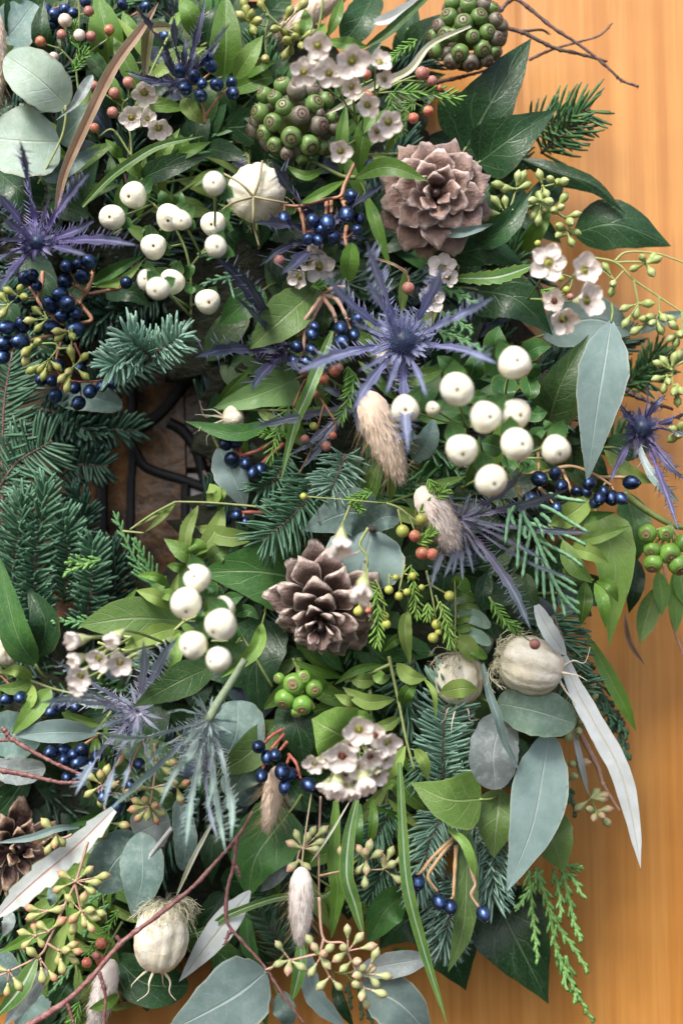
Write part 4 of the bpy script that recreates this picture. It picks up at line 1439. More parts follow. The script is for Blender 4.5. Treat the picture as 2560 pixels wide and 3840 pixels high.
LF('A', 'deep green round leaf under the pale eucalyptus, left edge', [(-40, 1100), (120, 1230), (260, 1350)], 150, 54, 'ivy', 'round', name='eucalyptus_leaf')
LF('A', 'long brown dried blade with red midrib rising across the upper left', [(372, 1370), (425, 1130), (560, 820), (740, 450), (930, 185), (1038, 15)], 44, 90, 'tanleaf', 'strap', name='dried_leaf', fold=28, pet=False, n=26)
LF('A', 'bent olive brown dried blade with its tip folded to the right', [(950, 500), (958, 330), (985, 200), (1060, 178), (1155, 188)], 46, 78, 'oliveblade', 'strap', name='dried_leaf', fold=25, pet=False, n=26)
wax('A', 'wax flower buds, dusky red and white, in the upper left corner', [], [(430, 135, 54, 'white'), (580, 75, 42, 'pink'), (405, 228, 40, 'pink'), (520, 232, 48, 'white'), (597, 240, 42, 'pink'), (715, 198, 42, 'red'), (268, 272, 42, 'red'), (355, 372, 40, 'white')],
    [[(520, 640), (500, 430), (520, 100), (510, -20)], [(500, 430), (600, 330), (700, 260)], [(500, 430), (400, 320)]], 66, [([(480, 470), (560, 340)], 60, 12), ([(520, 330), (470, 150)], 60, 12)])
wax('A', 'wax flower sprig with faded cups and dusky buds behind the brown blade', [(945, 612, 88, 'half', .1, .6), (858, 770, 88, 'half', -.1, .35), (1040, 842, 86, 'half', .25, .6), (965, 775, 66, 'half', .3, .1)],
    [(840, 540, 45, 'pink'), (750, 610, 45, 'pink'), (740, 735, 45, 'pink'), (615, 562, 40, 'pink'), (618, 838, 40, 'red')], [[(860, 1020), (850, 870), (800, 700), (840, 640)], [(860, 1020), (740, 850), (640, 900)]], 66, mat='stem_green')
blue('A', 'dark blue berries tucked behind red buds in the upper left corner', [(360, 95, 50), (425, 62, 48), (478, 85, 42), (395, 130, 45), (300, 60, 42), (560, 10, 45), (800, 30, 42), (950, 45, 42), (1075, 235, 46), (660, 298, 42), (742, 365, 40), (345, 160, 40), (460, 130, 38)], 52,
     [[(520, 300), (440, 100), (400, 40)], [(520, 300), (700, 200), (900, 80)], [(520, 300), (700, 340)]])
r_ = sprig('A', 'laurel_sprig', 'broad green pointed leaves along the top edge left of centre', 'leafy sprig', 1200, 300, 46)
for p, w_, k_ in (([(715, 430), (690, 200), (630, -60)], 120, 'green'), ([(862, 340), (850, 200), (800, 70)], 62, 'green'), ([(1462, 500), (1478, 250), (1470, -70)], 112, 'green'), ([(1290, 250), (1240, 90), (1170, -20)], 75, 'green'),
                  ([(560, 330), (650, 440), (730, 560)], 60, 'berryleaf'), ([(330, 380), (270, 200), (290, -10)], 70, 'ivy')):
    lf(r_, 'A', p, w_, 56, k_, 'ovate')
lf(r_, 'B', [(140, 515), (230, 370), (325, 228)], 72, 66, 'brightleaf', 'ovate')
lf(r_, 'B', [(200, 500), (300, 430), (405, 405)], 50, 56, 'green', 'ovate')
lf(r_, 'B', [(90, 600), (300, 520), (450, 490)], 70, 52, 'green', 'ovate')
stems(r_, 'A', [[(1200, 560), (1000, 420), (720, 430)], [(1300, 560), (1460, 500)]], 10, 50, 'stem_green')
holly('A', 'dark violet sea holly mostly hidden by blue berries, upper left', 1195, 540, 68, [(815, 462), (1055, 315), (1130, -60, 70), (1345, -30), (1500, 155, 74, 1.2), (1440, 270), (870, 20, 60), (980, 560), (1215, 240), (1290, 330)], 34, 60, 'bract_dark', inner=14)
blue('A', 'blue berries lying over the dark sea holly, upper left', [(1175, 465, 46), (1270, 500, 52), (1210, 580, 50), (1312, 625, 50), (1415, 550, 53), (1515, 540, 44), (1522, 610, 50), (1380, 430, 48), (1365, 380, 42), (1320, 545, 42)], 80, [[(1340, 800), (1330, 700), (1300, 560), (1380, 470)], [(1340, 760), (1450, 610)]])
LF('A', 'small olive brown leaf under blue berries, upper left', [(1195, 640), (1255, 730), (1345, 815)], 58, 66, 'lime', 'ovate')
LF('A', 'green strap leaf with brown tip arching left of the sea holly', [(540, 1350), (700, 1180), (850, 1065), (1050, 950), (1335, 888)], 34, 72, 'varieg', 'strap', name='strap_leaf', fold=25, pet=False)
r_ = sprig('A', 'leafy_twig', 'small fresh green leaves above the white berries, upper left', 'leafy sprig', 900, 1150, 58)
for p, w_, k_ in (([(1010, 1100), (1085, 980), (1178, 835)], 44, 'brightleaf'), ([(1100, 1050), (1240, 985), (1382, 925)], 44, 'green'), ([(800, 1030), (745, 975), (690, 908)], 40, 'green'), ([(945, 1140), (860, 1090), (765, 1030)], 48, 'brightleaf'),
                  ([(900, 1180), (1100, 1090), (1385, 1010)], 85, 'ivy'), ([(700, 1230), (730, 1120), (720, 1000)], 40, 'olivedark'), ([(560, 1300), (640, 1240), (800, 1200)], 50, 'olivedark')):
    lf(r_, 'A', p, w_, 64, k_, 'ovate')
stems(r_, 'A', [[(900, 1250), (950, 1140), (1100, 1050)], [(950, 1140), (800, 1030)]], 7, 60, 'stem_green')
white('A', 'white berry sprig in the dark gap left of the cream seed pod', [(875, 1275, 92, -.3, .3), (735, 1420, 88, -.1, .15), (1110, 1420, 94, -.05, .45), (1395, 1465, 87, -.1, .2), (1400, 1200, 80, 0, .1, 70), (1005, 1612, 88, .1, .1), (1125, 1842, 88, -.1, .45), (1035, 1884, 80, -.2, .4, 66), (965, 1830, 72, -.2, 0, 56), (1357, 1970, 86, .2, .2), (1410, 1610, 76, .2, .2, 60), (1190, 1440, 66, 0, .2, 56)], 76,
      [([(1120, 1390), (1070, 1300), (1050, 1240)], 44), ([(1120, 1390), (1170, 1310), (1185, 1250)], 44), ([(1020, 1580), (960, 1510), (930, 1490)], 45), ([(1050, 1580), (1080, 1500), (1050, 1470)], 42), ([(1140, 1810), (1140, 1740), (1120, 1700)], 46), ([(1190, 1830), (1240, 1760), (1255, 1720)], 42), ([(1210, 1860), (1250, 1890), (1270, 1870)], 36)],
      [[(1250, 2150), (1240, 1750), (1150, 1500), (1000, 1330)], [(1240, 1750), (1400, 1550)]])
holly('D', 'violet sea holly at the left edge with a tall dark upright bract', 245, 190, 80, [(135, -480, 84, 1.25), (600, -280, 82, 1.1), (625, 45, 74), (905, 210, 72, 1.15), (575, 275, 84, .8), (0, 505, 84, 1.1), (-30, 175, 82, 1.1), (-60, -170, 80), (330, -130, 86, .7), (20, 30, 86, .8), (-40, 320, 82)], 44, 66, 'bract_violet', inner=22, spines=9)
blue('D', 'blue black berries on orange stalks below the left sea holly', [(585, 315, 56), (435, 345, 48), (540, 410, 58), (425, 445, 58), (170, 425, 60), (215, 400, 45), (240, 475, 42), (395, 530, 56, -.6, .1), (440, 590, 60, .6, -.1), (325, 595, 58, -.2, -.6), (405, 670, 50, -.6, .1), (495, 655, 52, 0, .2), (335, 745, 56, -.7, .1), (495, 755, 60, -.6, .2), (145, 730, 55, -.2, -.6), (45, 745, 56, -.6, .2), (35, 850, 58, -.7, .2), (135, 840, 60, -.7, 0), (20, 940, 52), (100, 545, 50), (825, 452, 48), (510, 330, 40)], 72,
     [[(280, 380), (275, 500), (250, 570), (370, 700), (420, 730)], [(610, 380), (575, 500), (525, 580), (600, 690), (520, 720), (360, 790), (200, 830), (60, 900)], [(200, 480), (260, 580)], [(780, 490), (580, 525)], [(470, 460), (560, 510)], [(450, 530), (530, 590)]], 12)
blue('D', 'darker blue berries hanging below the olive seed buds, left', [(385, 990, 46), (365, 1190, 54, .1, -.3), (490, 1140, 46), (590, 1165, 54), (513, 1240, 54, -.2, .3), (340, 1095, 46), (735, 1110, 46), (665, 1130, 45), (270, 1085, 48), (520, 1010, 45)], 62, [[(400, 840), (370, 960), (400, 1060), (500, 1100), (700, 1090)], [(490, 850), (540, 960)], [(370, 960), (300, 1060)]], 8, 'stem_red')
seeded('D', 'olive green seed buds hanging among blue berries at the left', [[(200, 860), (350, 850), (375, 885), (320, 960)], [(375, 885), (475, 890), (485, 1000)], [(470, 740), (470, 890)], [(310, 690), (290, 640)], [(-10, 600), (60, 600)]], [(320, 955), (485, 1000), (310, 690), (60, 600), (120, 540), (450, 770), (220, 860)],
       [(55, 505), (135, 490), (160, 545), (15, 540), (20, 655), (235, 630), (250, 750), (190, 700), (375, 770), (385, 815), (475, 805), (170, 905), (170, 965), (205, 1025), (260, 1020), (320, 1010), (285, 1065), (465, 900), (555, 935), (380, 1005), (450, 1035), (405, 1080), (435, 1100), (560, 1065), (440, 1140), (250, 840)], 76, 'olive', 'stem_green')
fir('D', 'silvery blue fir tip reaching over the gap beside white berries', [[(980, 930), (1090, 870), (1175, 805)], [(930, 950), (820, 960), (712, 1005)], [(980, 930), (900, 870), (830, 800)]], 185, 24, 70, 'fir_blue', dens=.28, flat=.7, ang=62, name='fir_sprig')
fir('H', 'flat green fir bough running down the left edge above the gap', [[(20, 700), (20, 200), (30, -150), (85, -500)], [(-60, 500), (100, 250), (330, 100)]], 270, 22, 42, 'fir', dens=.12, flat=.2, ang=75, up=.05)
fir('H', 'dim dark fir boughs hanging across the glass of the door', [[(120, 60), (480, 20), (900, 20)], [(380, 330), (520, 250), (690, 260)], [(250, -120), (450, -60), (620, 60)], [(560, -260), (760, -330), (1000, -420)]], 165, 26, 24, 'fir_dark', dens=.16, flat=.3, ang=70)
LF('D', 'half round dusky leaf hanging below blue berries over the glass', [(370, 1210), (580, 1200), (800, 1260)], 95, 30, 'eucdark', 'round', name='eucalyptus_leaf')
cedar('D', 'two small bright cedar tips beside the lowest white berries', [[(1540, 410), (1430, 430), (1300, 470)], [(1440, 290), (1370, 280), (1285, 265)]], 62, 'cedar_blue', 11, 80, 40, extra=[[(1490, 400), (1510, 480), (1530, 560)]])
LF('D', 'rolled dark green leaf between berries and white berries, left', [(610, 460), (750, 380), (945, 270)], 60, 62, 'ivygreen', 'ovate', fold=40)
LF('D', 'thin bright edged leaf curving under the rolled leaf, left', [(615, 480), (800, 440), (945, 300)], 34, 66, 'brightleaf', 'lance', fold=30)
LF('E', 'purplish green leaf with a tip pointing down left, above the slate bracts', [(330, 500), (190, 600), (33, 735)], 115, 54, 'ivygreen', 'ovate', name='ivy_leaf')
LF('E', 'veined olive green leaf with nibbled tip, left of the large sea holly', [(655, 510), (450, 690), (228, 892)], 150, 70, 'olive', 'ovate', name='viburnum_leaf', wave=.04)
LF('E', 'dim olive leaf behind the blue berry stalks', [(730, 550), (720, 690), (700, 800)], 62, 60, 'olivedark', 'ovate', name='viburnum_leaf')
blue('B', 'blue berries on a branching orange stalk below the cream seed pod', [(460, 1430, 56, .1, .55), (650, 1440, 54, -.1, .3), (745, 1455, 58, .1, .75), (870, 1400, 56, .1, .75), (955, 1430, 48, .1, .5), (900, 1280, 54, .2, .2), (1030, 1090, 56, 0, .55), (790, 1550, 50), (620, 1560, 48), (700, 1500, 45), (940, 1500, 42), (680, 1570, 42)], 80,
     [[(1000, 1045), (940, 1045), (860, 1200), (830, 1280), (740, 1300), (560, 1345), (440, 1335)], [(830, 1280), (850, 1330), (870, 1390)], [(740, 1300), (735, 1400)], [(560, 1345), (585, 1440), (600, 1560)], [(870, 1480), (860, 1560), (880, 1640)], [(770, 1300), (770, 1390)]], 13)
holly('B', 'slate dark sea holly bracts behind the lower blue berries at centre', 720, 1520, 64, [(370, 1035, 72, 1.5), (260, 1455, 72, 1.3), (1138, 1195, 72, 1.1), (300, 1740), (440, 1800, 76, 1.5), (1000, 1560), (980, 1650), (500, 1600), (560, 1750)], 46, 70, 'bract_dark', inner=8, spines=4)
LF('E', 'small upright oval green leaf above the large sea holly', [(880, 445), (890, 320), (905, 192)], 64, 77, 'green', 'round', dh=(-6, 0, 2))
blue('E', 'two bunches of blue berries on pink stalks left of the large sea holly', [(645, 790, 50, .2, .6), (640, 890, 48, .2, .3), (545, 870, 50, .2, .3), (525, 962, 44, .1, .3), (600, 965, 42, .4, .4), (830, 750, 53, .1, .5), (835, 838, 54, .6, .2), (940, 690, 50), (915, 795, 50), (660, 740, 40)], 74,
     [[(710, 540), (640, 640), (580, 720)], [(715, 545), (650, 680), (600, 760), (590, 920)], [(715, 545), (780, 640), (800, 700)], [(715, 530), (800, 560), (850, 640), (870, 690)], [(720, 520), (780, 490), (860, 480)], [(600, 760), (545, 800)]], 15, 'stem_pink')
LF('E', 'long narrow green leaf edged yellow hanging left of the fluffy grass', [(775, 770), (705, 960), (615, 1180), (530, 1380), (436, 1764)], 42, 80, 'varieg', 'strap', name='strap_leaf', fold=18, pet=False, n=30, teeth=14, tooth=.1)
LF('E', 'large pale green leaf showing its smooth side, right of the gap', [(545, 1080), (280, 1190), (-5, 1272)], 165, 56, 'ivyunder', 'ivy3', name='ivy_leaf', fold=20)
LF('E', 'glossy green leaf below the pale leaf, with a seed pod behind it', [(385, 1360), (150, 1435), (-190, 1358)], 58, 60, 'ivygreen', 'lance', fold=8)
pod('E', 'small cream seed pod almost hidden behind a pale leaf, right of the gap', 200, 1330, 60, 1345, 85, 54, horns=6, horn_l=2.2, threads=0)
pod('E', 'pale seed pod peeping out under the large sea holly', 1150, 860, 1150, 1010, 90, 62, horns=0, threads=10)
wax('E', 'wax flower cluster with round bud between blue berries, centre', [(690, 350, 105, 'open', .1, .35), (555, 420, 80, 'half', -.5, .5), (620, 320, 70, 'half', -.3, -.2)], [(650, 235, 48, 'white'), (432, 305, 45, 'pink')], [[(720, 520), (680, 430), (650, 300)], [(560, 420), (470, 340)]], 70, [([(640, 480), (760, 460)], 60, 12)])
wax('E', 'wax flower sprig with red buds and bright needles below the big sea holly', [], [(790, 1030, 50, 'red'), (720, 1080, 44, 'red'), (595, 1035, 40, 'pink'), (655, 1178, 42, 'pink'), (655, 1390, 32, 'lime'), (600, 1475, 36, 'pink'), (735, 1520, 42, 'pink'), (820, 1010, 36, 'pink'), (780, 1450, 32, 'red')], [[(520, 1270), (600, 1090), (700, 1050), (770, 1040)], [(800, 1370), (720, 1240), (700, 1210)], [(560, 1700), (640, 1540), (720, 1250)]], 66,
    [([(930, 1050), (890, 1180), (835, 1350)], 90, 14, 2), ([(500, 1250), (430, 1400), (370, 1600)], 90, 14, 4), ([(880, 1000), (900, 1120)], 70, 13), ([(500, 1440), (400, 1440), (320, 1440)], 50, 12)], mat='stem_orange')
LF('E', 'pinkish dried stalk curving right of the olive leaf', [(1000, 280), (1180, 335), (1290, 420)], 9, 72, 'tanleaf', 'strap', name='dried_stalk', cat='stalk', pet=False)
cedar('G', 'bright feathery cedar to the right of the large sea holly', [[(-60, 470), (80, 520), (230, 600)], [(-40, 760), (120, 820), (280, 910)], [(-20, 640), (90, 700), (200, 780)]], 62, 'cedar', 12, 110, 38, sub2=.5)
wax('E', 'wax flowers and a pink bud above right of the large sea holly', [(1490, 350, 100, 'half', -.2, -.3), (1425, 565, 98, 'open', 0, .1), (1540, 420, 66, 'half', .5, .2)], [(1272, 488, 52, 'pink')], [[(1420, 720), (1450, 520), (1480, 420)], [(1170, 330), (1250, 375), (1275, 430)]], 70, mat='stem_orange')
bunny('E', 'tan fluffy grass head right under the large sea holly', [(1000, 1165), (1085, 1400), (1215, 1725)], 158, 78, 'fur_tan', bristles=150, brl=1.6)
LF('B', 'narrow dark green leaf dropping left of the upper pine cone', [(995, 1270), (1060, 1460), (1160, 1775)], 44, 72, 'green', 'lance')
holly('E', 'large blue violet sea holly at the centre of the picture', 1235, 838, 92, [(715, 378, 94, 1.0, -40), (993, 175, 92, 1.25, -10), (1500, 308, 90, 1.2, 30), (1835, 548, 92, 1.0, 10), (1858, 985, 94, 1.05, -30), (1272, 1570, 96, 1.2, 10), (900, 1308, 98, 1.0, 20), (540, 1045, 96, 1.25, 30), (1600, 655, 90, .8), (1395, 1205, 96, .6), (1115, 1195, 96, .6), (905, 720, 94, .6), (940, 1030, 92, .5), (985, 405, 86, .8)], 46, 118, 'bract_blue', inner=26, spines=8, ring_l=(1.3, 2.1), lift=3)
holly('E', 'slate sea holly bracts fanning out left of the veined olive leaf', 480, 900, 60, [(-130, 945, 64, 1.5), (250, 1158, 66, 1.5), (340, 910, 66), (150, 545, 62, .8), (565, 1035, 70, 1.1), (-5, 258, 56, 1.4), (150, 330, 58)], 44, 40, 'bract_dark', head=False, inner=4, spines=5)
holly('E', 'dark narrow bracts crossing beside the lower wax flower buds', 900, 1250, 58, [(243, 1400, 70, 1.3), (480, 1590), (560, 1680), (690, 1130), (640, 1560), (1010, 1500)], 36, 40, 'bract_smoke', head=False, inner=4, spines=5)

# ================================================================== top centre and right
bunny('B', 'tan fluffy grass blurred at the top edge behind green seed buds', [(900, -110), (680, 40), (430, 230)], 120, 34, 'fur_tan', bristles=60)
LF('B', 'rounded dark green leaf at the top edge behind the wax flowers', [(1060, -60), (960, 130), (850, 275)], 115, 40, 'ivy', 'round', name='eucalyptus_leaf')
LF('B', 'silver dried blade at the top edge crossing towards the fruit head', [(1400, -40), (1170, 110), (1030, 150)], 42, 44, 'silver', 'strap', name='dried_leaf', pet=False, fold=22)
LF('B', 'long green folded blade slanting down from the top edge', [(1440, -60), (1250, 115), (1120, 230), (980, 315)], 40, 62, 'olivedark', 'strap', name='strap_leaf', pet=False, fold=35)
LF('B', 'pale cream blade curving under the round fruit heads at the top', [(1680, 170), (1420, 290), (1270, 465), (1050, 560), (850, 685), (730, 750)], 30, 84, 'creamblade', 'strap', name='dried_leaf', pet=False, fold=25, n=28)
LF('B', 'green leaf lying flat above the white wax flowers', [(740, 265), (880, 290), (1010, 305)], 48, 62, 'green', 'lance')
r_ = sprig('B', 'willow_leaf_sprig', 'narrow upright green leaves right of the big fruit head', 'leafy sprig', 880, 1160, 70)
lf(r_, 'B', [(832, 1135), (838, 900), (868, 665)], 46, 86, 'green', 'lance', roll=10)
lf(r_, 'B', [(950, 1140), (975, 900), (1068, 688)], 66, 82, 'green', 'lance')
lf(r_, 'B', [(930, 1160), (1140, 1090), (1405, 1185)], 66, 90, 'green', 'lance', dh=(-10, 0, 2))
lf(r_, 'B', [(855, 1180), (700, 1265), (550, 1338)], 34, 78, 'green', 'lance')
lf(r_, 'B', [(730, 1100), (600, 1150), (465, 1075)], 34, 70, 'green', 'lance')
stems(r_, 'B', [[(930, 1160), (840, 1150), (720, 1090), (600, 1030)]], 14, 66, 'stem_green')
r_ = sprig('B', 'willow_leaf_sprig', 'narrow green leaves at the top edge beside pale green seed buds', 'leafy sprig', 660, 300, 56)
lf(r_, 'B', [(600, 60), (605, 180), (570, 290)], 45, 60, 'green', 'lance')
lf(r_, 'B', [(840, -10), (800, 120), (740, 250)], 40, 66, 'green', 'lance')
lf(r_, 'B', [(720, 150), (690, 240), (660, 300)], 42, 56, 'green', 'lance')
stems(r_, 'B', [[(640, 420), (660, 300), (700, 120), (720, -40)]], 10, 54, 'stem_green')
seeded('B', 'pale green seed buds on thin stalks at the top edge, centre left', [[(350, 420), (340, 220), (360, 100), (300, -20)], [(340, 250), (440, 190), (600, 245)], [(350, 90), (440, 170)], [(500, 240), (510, 290)]], [(440, 190), (350, 100), (505, 290), (240, 150), (560, 260), (345, 380)],
       [(500, 70), (590, 25), (400, 190), (545, 185), (635, 215), (480, 265), (535, 240), (505, 335), (575, 300), (340, 385), (290, 135), (215, 60), (250, 90), (265, 200), (310, 30), (470, 215), (200, 20), (180, 100), (470, 360), (280, 400)], 62, 'olive', 'stem_green')
fruit_head('B', 'big knobbly head of green and brown ivy fruit left of the wax flowers', 520, 775, 64,
           [(545, 592, 70), (660, 682, 64), (460, 700, 56), (390, 800, 62), (570, 755, 64), (690, 822, 67), (510, 895, 70), (625, 945, 68), (335, 868, 50), (305, 738, 62), (400, 942, 50), (335, 622, 56), (735, 655, 56), (785, 835, 52), (715, 965, 50), (252, 845, 48), (455, 560, 62), (640, 588, 58), (548, 545, 48), (402, 642, 50), (775, 770, 46), (270, 790, 40), (480, 1000, 46), (580, 1040, 42), (700, 740, 30)], 290)
wax('B', 'white wax flowers in a loose bunch above the big fruit head', [(680, 300, 98, 'half', .1, .35, 70), (590, 470, 98, 'open', -.1, .5, 74), (755, 480, 100, 'open', .05, .35, 76), (905, 400, 118, 'half', .05, .42, 80), (1090, 400, 78, 'half', .3, -.2, 64), (1120, 520, 66, 'half', .3, .3, 62), (900, 570, 74, 'half', 0, .4, 64), (1005, 690, 84, 'half', .1, .4, 66), (1145, 800, 98, 'half', .2, .45, 72), (1070, 860, 74, 'half', .1, .6, 66), (830, 990, 84, 'half', 0, .4, 60), (670, 380, 66, 'half', -.2, 0, 64)],
    [], [[(960, 900), (870, 600), (800, 470), (700, 390)], [(870, 600), (1040, 520)], [(960, 900), (1060, 760)]], 70, [([(1150, 620), (1180, 740), (1230, 860)], 70, 13), ([(1320, 650), (1260, 720), (1180, 900)], 80, 13)])
wax('B', 'stalk of red tipped buds with needle leaves right of the wax flowers', [], [(1000, 490, 40, 'red'), (1012, 625, 44, 'red'), (1360, 480, 54, 'pink'), (1425, 530, 44, 'pink'), (1472, 577, 26, 'red'), (1305, 772, 44, 'red'), (1402, 725, 42, 'red'), (1385, 470, 34, 'red')], [[(1580, 630), (1380, 600), (1200, 600), (1060, 610)], [(1060, 600), (975, 560)], [(1080, 590), (1220, 530), (1380, 535)], [(1150, 610), (1230, 700), (1280, 740)], [(1180, 610), (1370, 700)], [(1080, 600), (1280, 510), (1340, 500)]], 84,
    [([(1150, 600), (1360, 605), (1590, 640)], 95, 15, 0), ([(1330, 260), (1230, 330), (1150, 400)], 60, 14, -16)])
cone('B', 'pale rosy brown pine cone facing the viewer, upper right of centre', 1452, 1262, 385, 84, 'cone_pink', (-.02, .1), n=34, depth=.75, open0=28, open1=100, curve=.6, sw=.66)
r_ = pod('B', 'cream ribbed seed pod seen end on, left of the upper cone', 290, 1240, 275, 1290, 186, 60, ribs=10, dh=26, horns=0, threads=14, depth=.05)[0]
stems(r_, 'B', [[(262, 1285, 87), (300, 1180, 88), (320, 1050, 84)], [(262, 1285, 87), (180, 1200, 89), (60, 1130, 84)], [(262, 1285, 87), (140, 1320, 89), (60, 1370, 84)], [(262, 1285, 87), (262, 1420, 88), (270, 1500, 82), (300, 1610, 80)], [(262, 1285, 87), (380, 1310, 88), (490, 1330, 84)]], 9, 88, 'pod_line', name='style')
fruit_head('C', 'round head of dark green ivy fruit at the top edge on the right', 180, 205, 46,
           [(40, 110, 58), (135, 150, 62), (235, 110, 58), (195, 240, 48), (290, 210, 54), (112, 345, 60), (255, 320, 58), (180, 405, 58), (60, 400, 58), (285, 390, 48), (60, 20, 54), (165, 35, 58), (270, 30, 56), (345, 130, 50), (345, 250, 50), (20, 230, 56), (60, 230, 46), (-50, 330, 56), (335, 340, 40), (-20, 170, 50), (-60, 240, 50), (170, -40, 50), (320, 50, 44)], 268)
twig('C', 'dark birch twig arching down to the right against the wood', [[(370, 75), (425, 12), (480, -5), (570, 60), (710, 175), (860, 272), (985, 365), (1100, 465), (1170, 528), (1275, 565)]], 34, 11, 'bark')
twig('C', 'lower birch twig crossing behind the arching one, with a side shoot', [[(360, 170), (520, 212), (600, 252), (740, 318), (860, 345), (1000, 382), (1070, 402)], [(520, 205), (640, 195), (690, 222)]], 30, 12, 'bark_dark')
twig('C', 'thin birch twig rising to the right under the other twigs', [[(-40, 540), (190, 485), (380, 432)], [(560, 392), (720, 320), (860, 280), (1020, 232), (1105, 150)]], 26, 11, 'bark')
LF('C', 'large dark lobed ivy leaf standing up against the orange wood', [(140, 980), (330, 640), (578, 248)], 270, 46, 'ivy', 'ivy3', name='ivy_leaf', fold=10, asym=1.15)
LF('C', 'heart shaped dark ivy leaf overlapping the large lobed one', [(235, 1060), (450, 900), (748, 712)], 195, 58, 'ivy', 'heart', name='ivy_leaf', fold=14)
fir('C', 'green fir tip sticking out over the wood, upper right', [[(560, 860), (740, 790), (945, 720)], [(640, 1000), (760, 900), (850, 800)]], 235, 19, 36, 'fir_green', dens=.15, flat=.8, ang=62, up=.1)
LF('C', 'dark curled ivy leaf rolled over against the orange wood', [(500, 1040), (760, 1130), (1000, 1210), (1195, 1400)], 82, 42, 'ivy', 'ovate', name='ivy_leaf', fold=-30, roll=(20, -25))
LF('G', 'broad glossy dark ivy leaf reaching right over the wood', [(850, 130), (1130, 70), (1490, 215)], 178, 36, 'ivy', 'ovate', name='ivy_leaf', fold=-8)
seeded('C', 'cluster of pale green seed buds right of the upper cone', [[(300, 1600), (420, 1400), (480, 1230)], [(420, 1400), (600, 1330), (650, 1220)], [(600, 1330), (790, 1420), (830, 1500)], [(830, 1500), (830, 1600)]], [(480, 1235), (650, 1215), (415, 1400), (640, 1310), (800, 1420), (740, 1200), (800, 1500), (740, 1370)],
       [(355, 1205), (490, 1150), (520, 1150), (545, 1210), (630, 1140), (700, 1170), (750, 1190), (790, 1185), (405, 1310), (315, 1395), (440, 1380), (630, 1275), (675, 1265), (690, 1315), (585, 1310), (675, 1370), (725, 1375), (770, 1355), (790, 1290), (585, 1410), (870, 1400), (830, 1450), (760, 1480), (620, 1440), (400, 1230), (755, 1535), (870, 1520), (840, 1585), (340, 1310)], 62, 'green')
LF('G', 'dark rolled ivy leaf standing under the seed buds, right of the cone', [(210, 215), (410, 80), (582, -150)], 105, 66, 'ivy', 'ovate', name='ivy_leaf', fold=30)
LF('G', 'mid green leaf lit at its edge between seed buds, right of the cone', [(530, 250), (620, 100), (710, -40)], 60, 56, 'green', 'ovate')
LF('G', 'greyish leaf with wavy pale rim tucked under the upper cone', [(-40, 140), (140, 125), (330, 70)], 44, 80, 'euc', 'lance', fold=40, wave=.25, name='eucalyptus_leaf')
LF('G', 'dark arched ivy leaf above the serrated leaf on the right', [(20, 290), (280, 230), (540, 345)], 118, 60, 'ivy', 'ovate', name='ivy_leaf', fold=-14)
LF('G', 'large dark ivy leaf pointing down towards the white berries', [(215, 500), (480, 560), (718, 798)], 185, 58, 'ivy', 'heart', name='ivy_leaf', fold=10)
LF('G', 'narrow serrated green leaf ending at a wax flower', [(80, 425), (350, 415), (605, 335)], 48, 72, 'varieg', 'strap', name='serrated_leaf', teeth=9, tooth=.3, fold=12, pet=False, n=54)
wax('G', 'pink flushed wax flowers on the right over the grey leaf', [(690, 320, 128, 'open', -.05, -.1, 74), (930, 370, 118, 'half', .35, -.1, 70), (950, 570, 122, 'half', .5, .1, 74), (790, 700, 112, 'half', .2, .5, 68), (725, 575, 84, 'half', -.3, .2, 58)], [(805, 500, 30, 'lime'), (620, 198, 28, 'lime'), (720, 215, 26, 'lime'), (770, 425, 26, 'lime'), (830, 545, 28, 'pink')], [[(560, 560), (700, 560), (820, 520)], [(820, 520), (840, 430), (780, 400)], [(640, 570), (760, 600)]], 70, [([(640, 500), (740, 540)], 60, 12)], eye_red=True)
seeded('G', 'branching stem of green seed buds reaching to the right edge', [[(900, 280), (1120, 320), (1240, 430), (1400, 540), (1580, 660)], [(1120, 312), (1200, 255), (1390, 262), (1580, 325)], [(1245, 440), (1275, 590)], [(1120, 320), (1280, 318), (1330, 335)], [(1410, 545), (1412, 650)], [(1560, 650), (1560, 780)]], [(1275, 590), (1325, 330), (1412, 645), (1120, 440), (1550, 770), (1390, 690)],
       [(1300, 290), (1370, 285), (1395, 300), (1360, 385), (1245, 360), (1060, 350), (1110, 460), (1100, 515), (1185, 620), (1190, 720), (1260, 660), (1250, 770), (1340, 590), (1310, 690), (1350, 680), (1365, 715), (1440, 685), (1490, 690), (1420, 760), (1500, 730), (1485, 815), (1520, 850), (1550, 790), (980, 325)], 46, 'green')
seeded('G', 'green seed buds at the right edge above the violet sea holly', [[(1580, 960), (1500, 1020), (1500, 1150)], [(1580, 1430), (1540, 1440)]], [(1490, 1020), (1530, 1120), (1555, 1430), (1460, 1060)],
       [(1440, 960), (1400, 980), (1510, 940), (1550, 915), (1390, 1080), (1470, 1100), (1440, 1150), (1510, 1165), (1550, 1160), (1530, 1230), (1500, 1410), (1540, 1450), (1500, 1470), (1555, 1390)], 46, 'green')
LF('G', 'long smooth grey green eucalyptus leaf hanging right of the white berries', [(1098, 700), (1060, 950), (1010, 1250), (938, 1768)], 172, 74, 'euc', 'lance', name='eucalyptus_leaf', fold=4, wave=.03, n=24)
LF('G', 'blue grey eucalyptus leaf behind the wax flowers on the right', [(640, 800), (960, 690), (1260, 790)], 175, 42, 'euc', 'ovate', name='eucalyptus_leaf', roll=10)
LF('G', 'narrow blue grey leaf at the right edge behind seed buds', [(1250, 790), (1420, 700), (1600, 640)], 48, 36, 'eucdark', 'lance', name='eucalyptus_leaf')
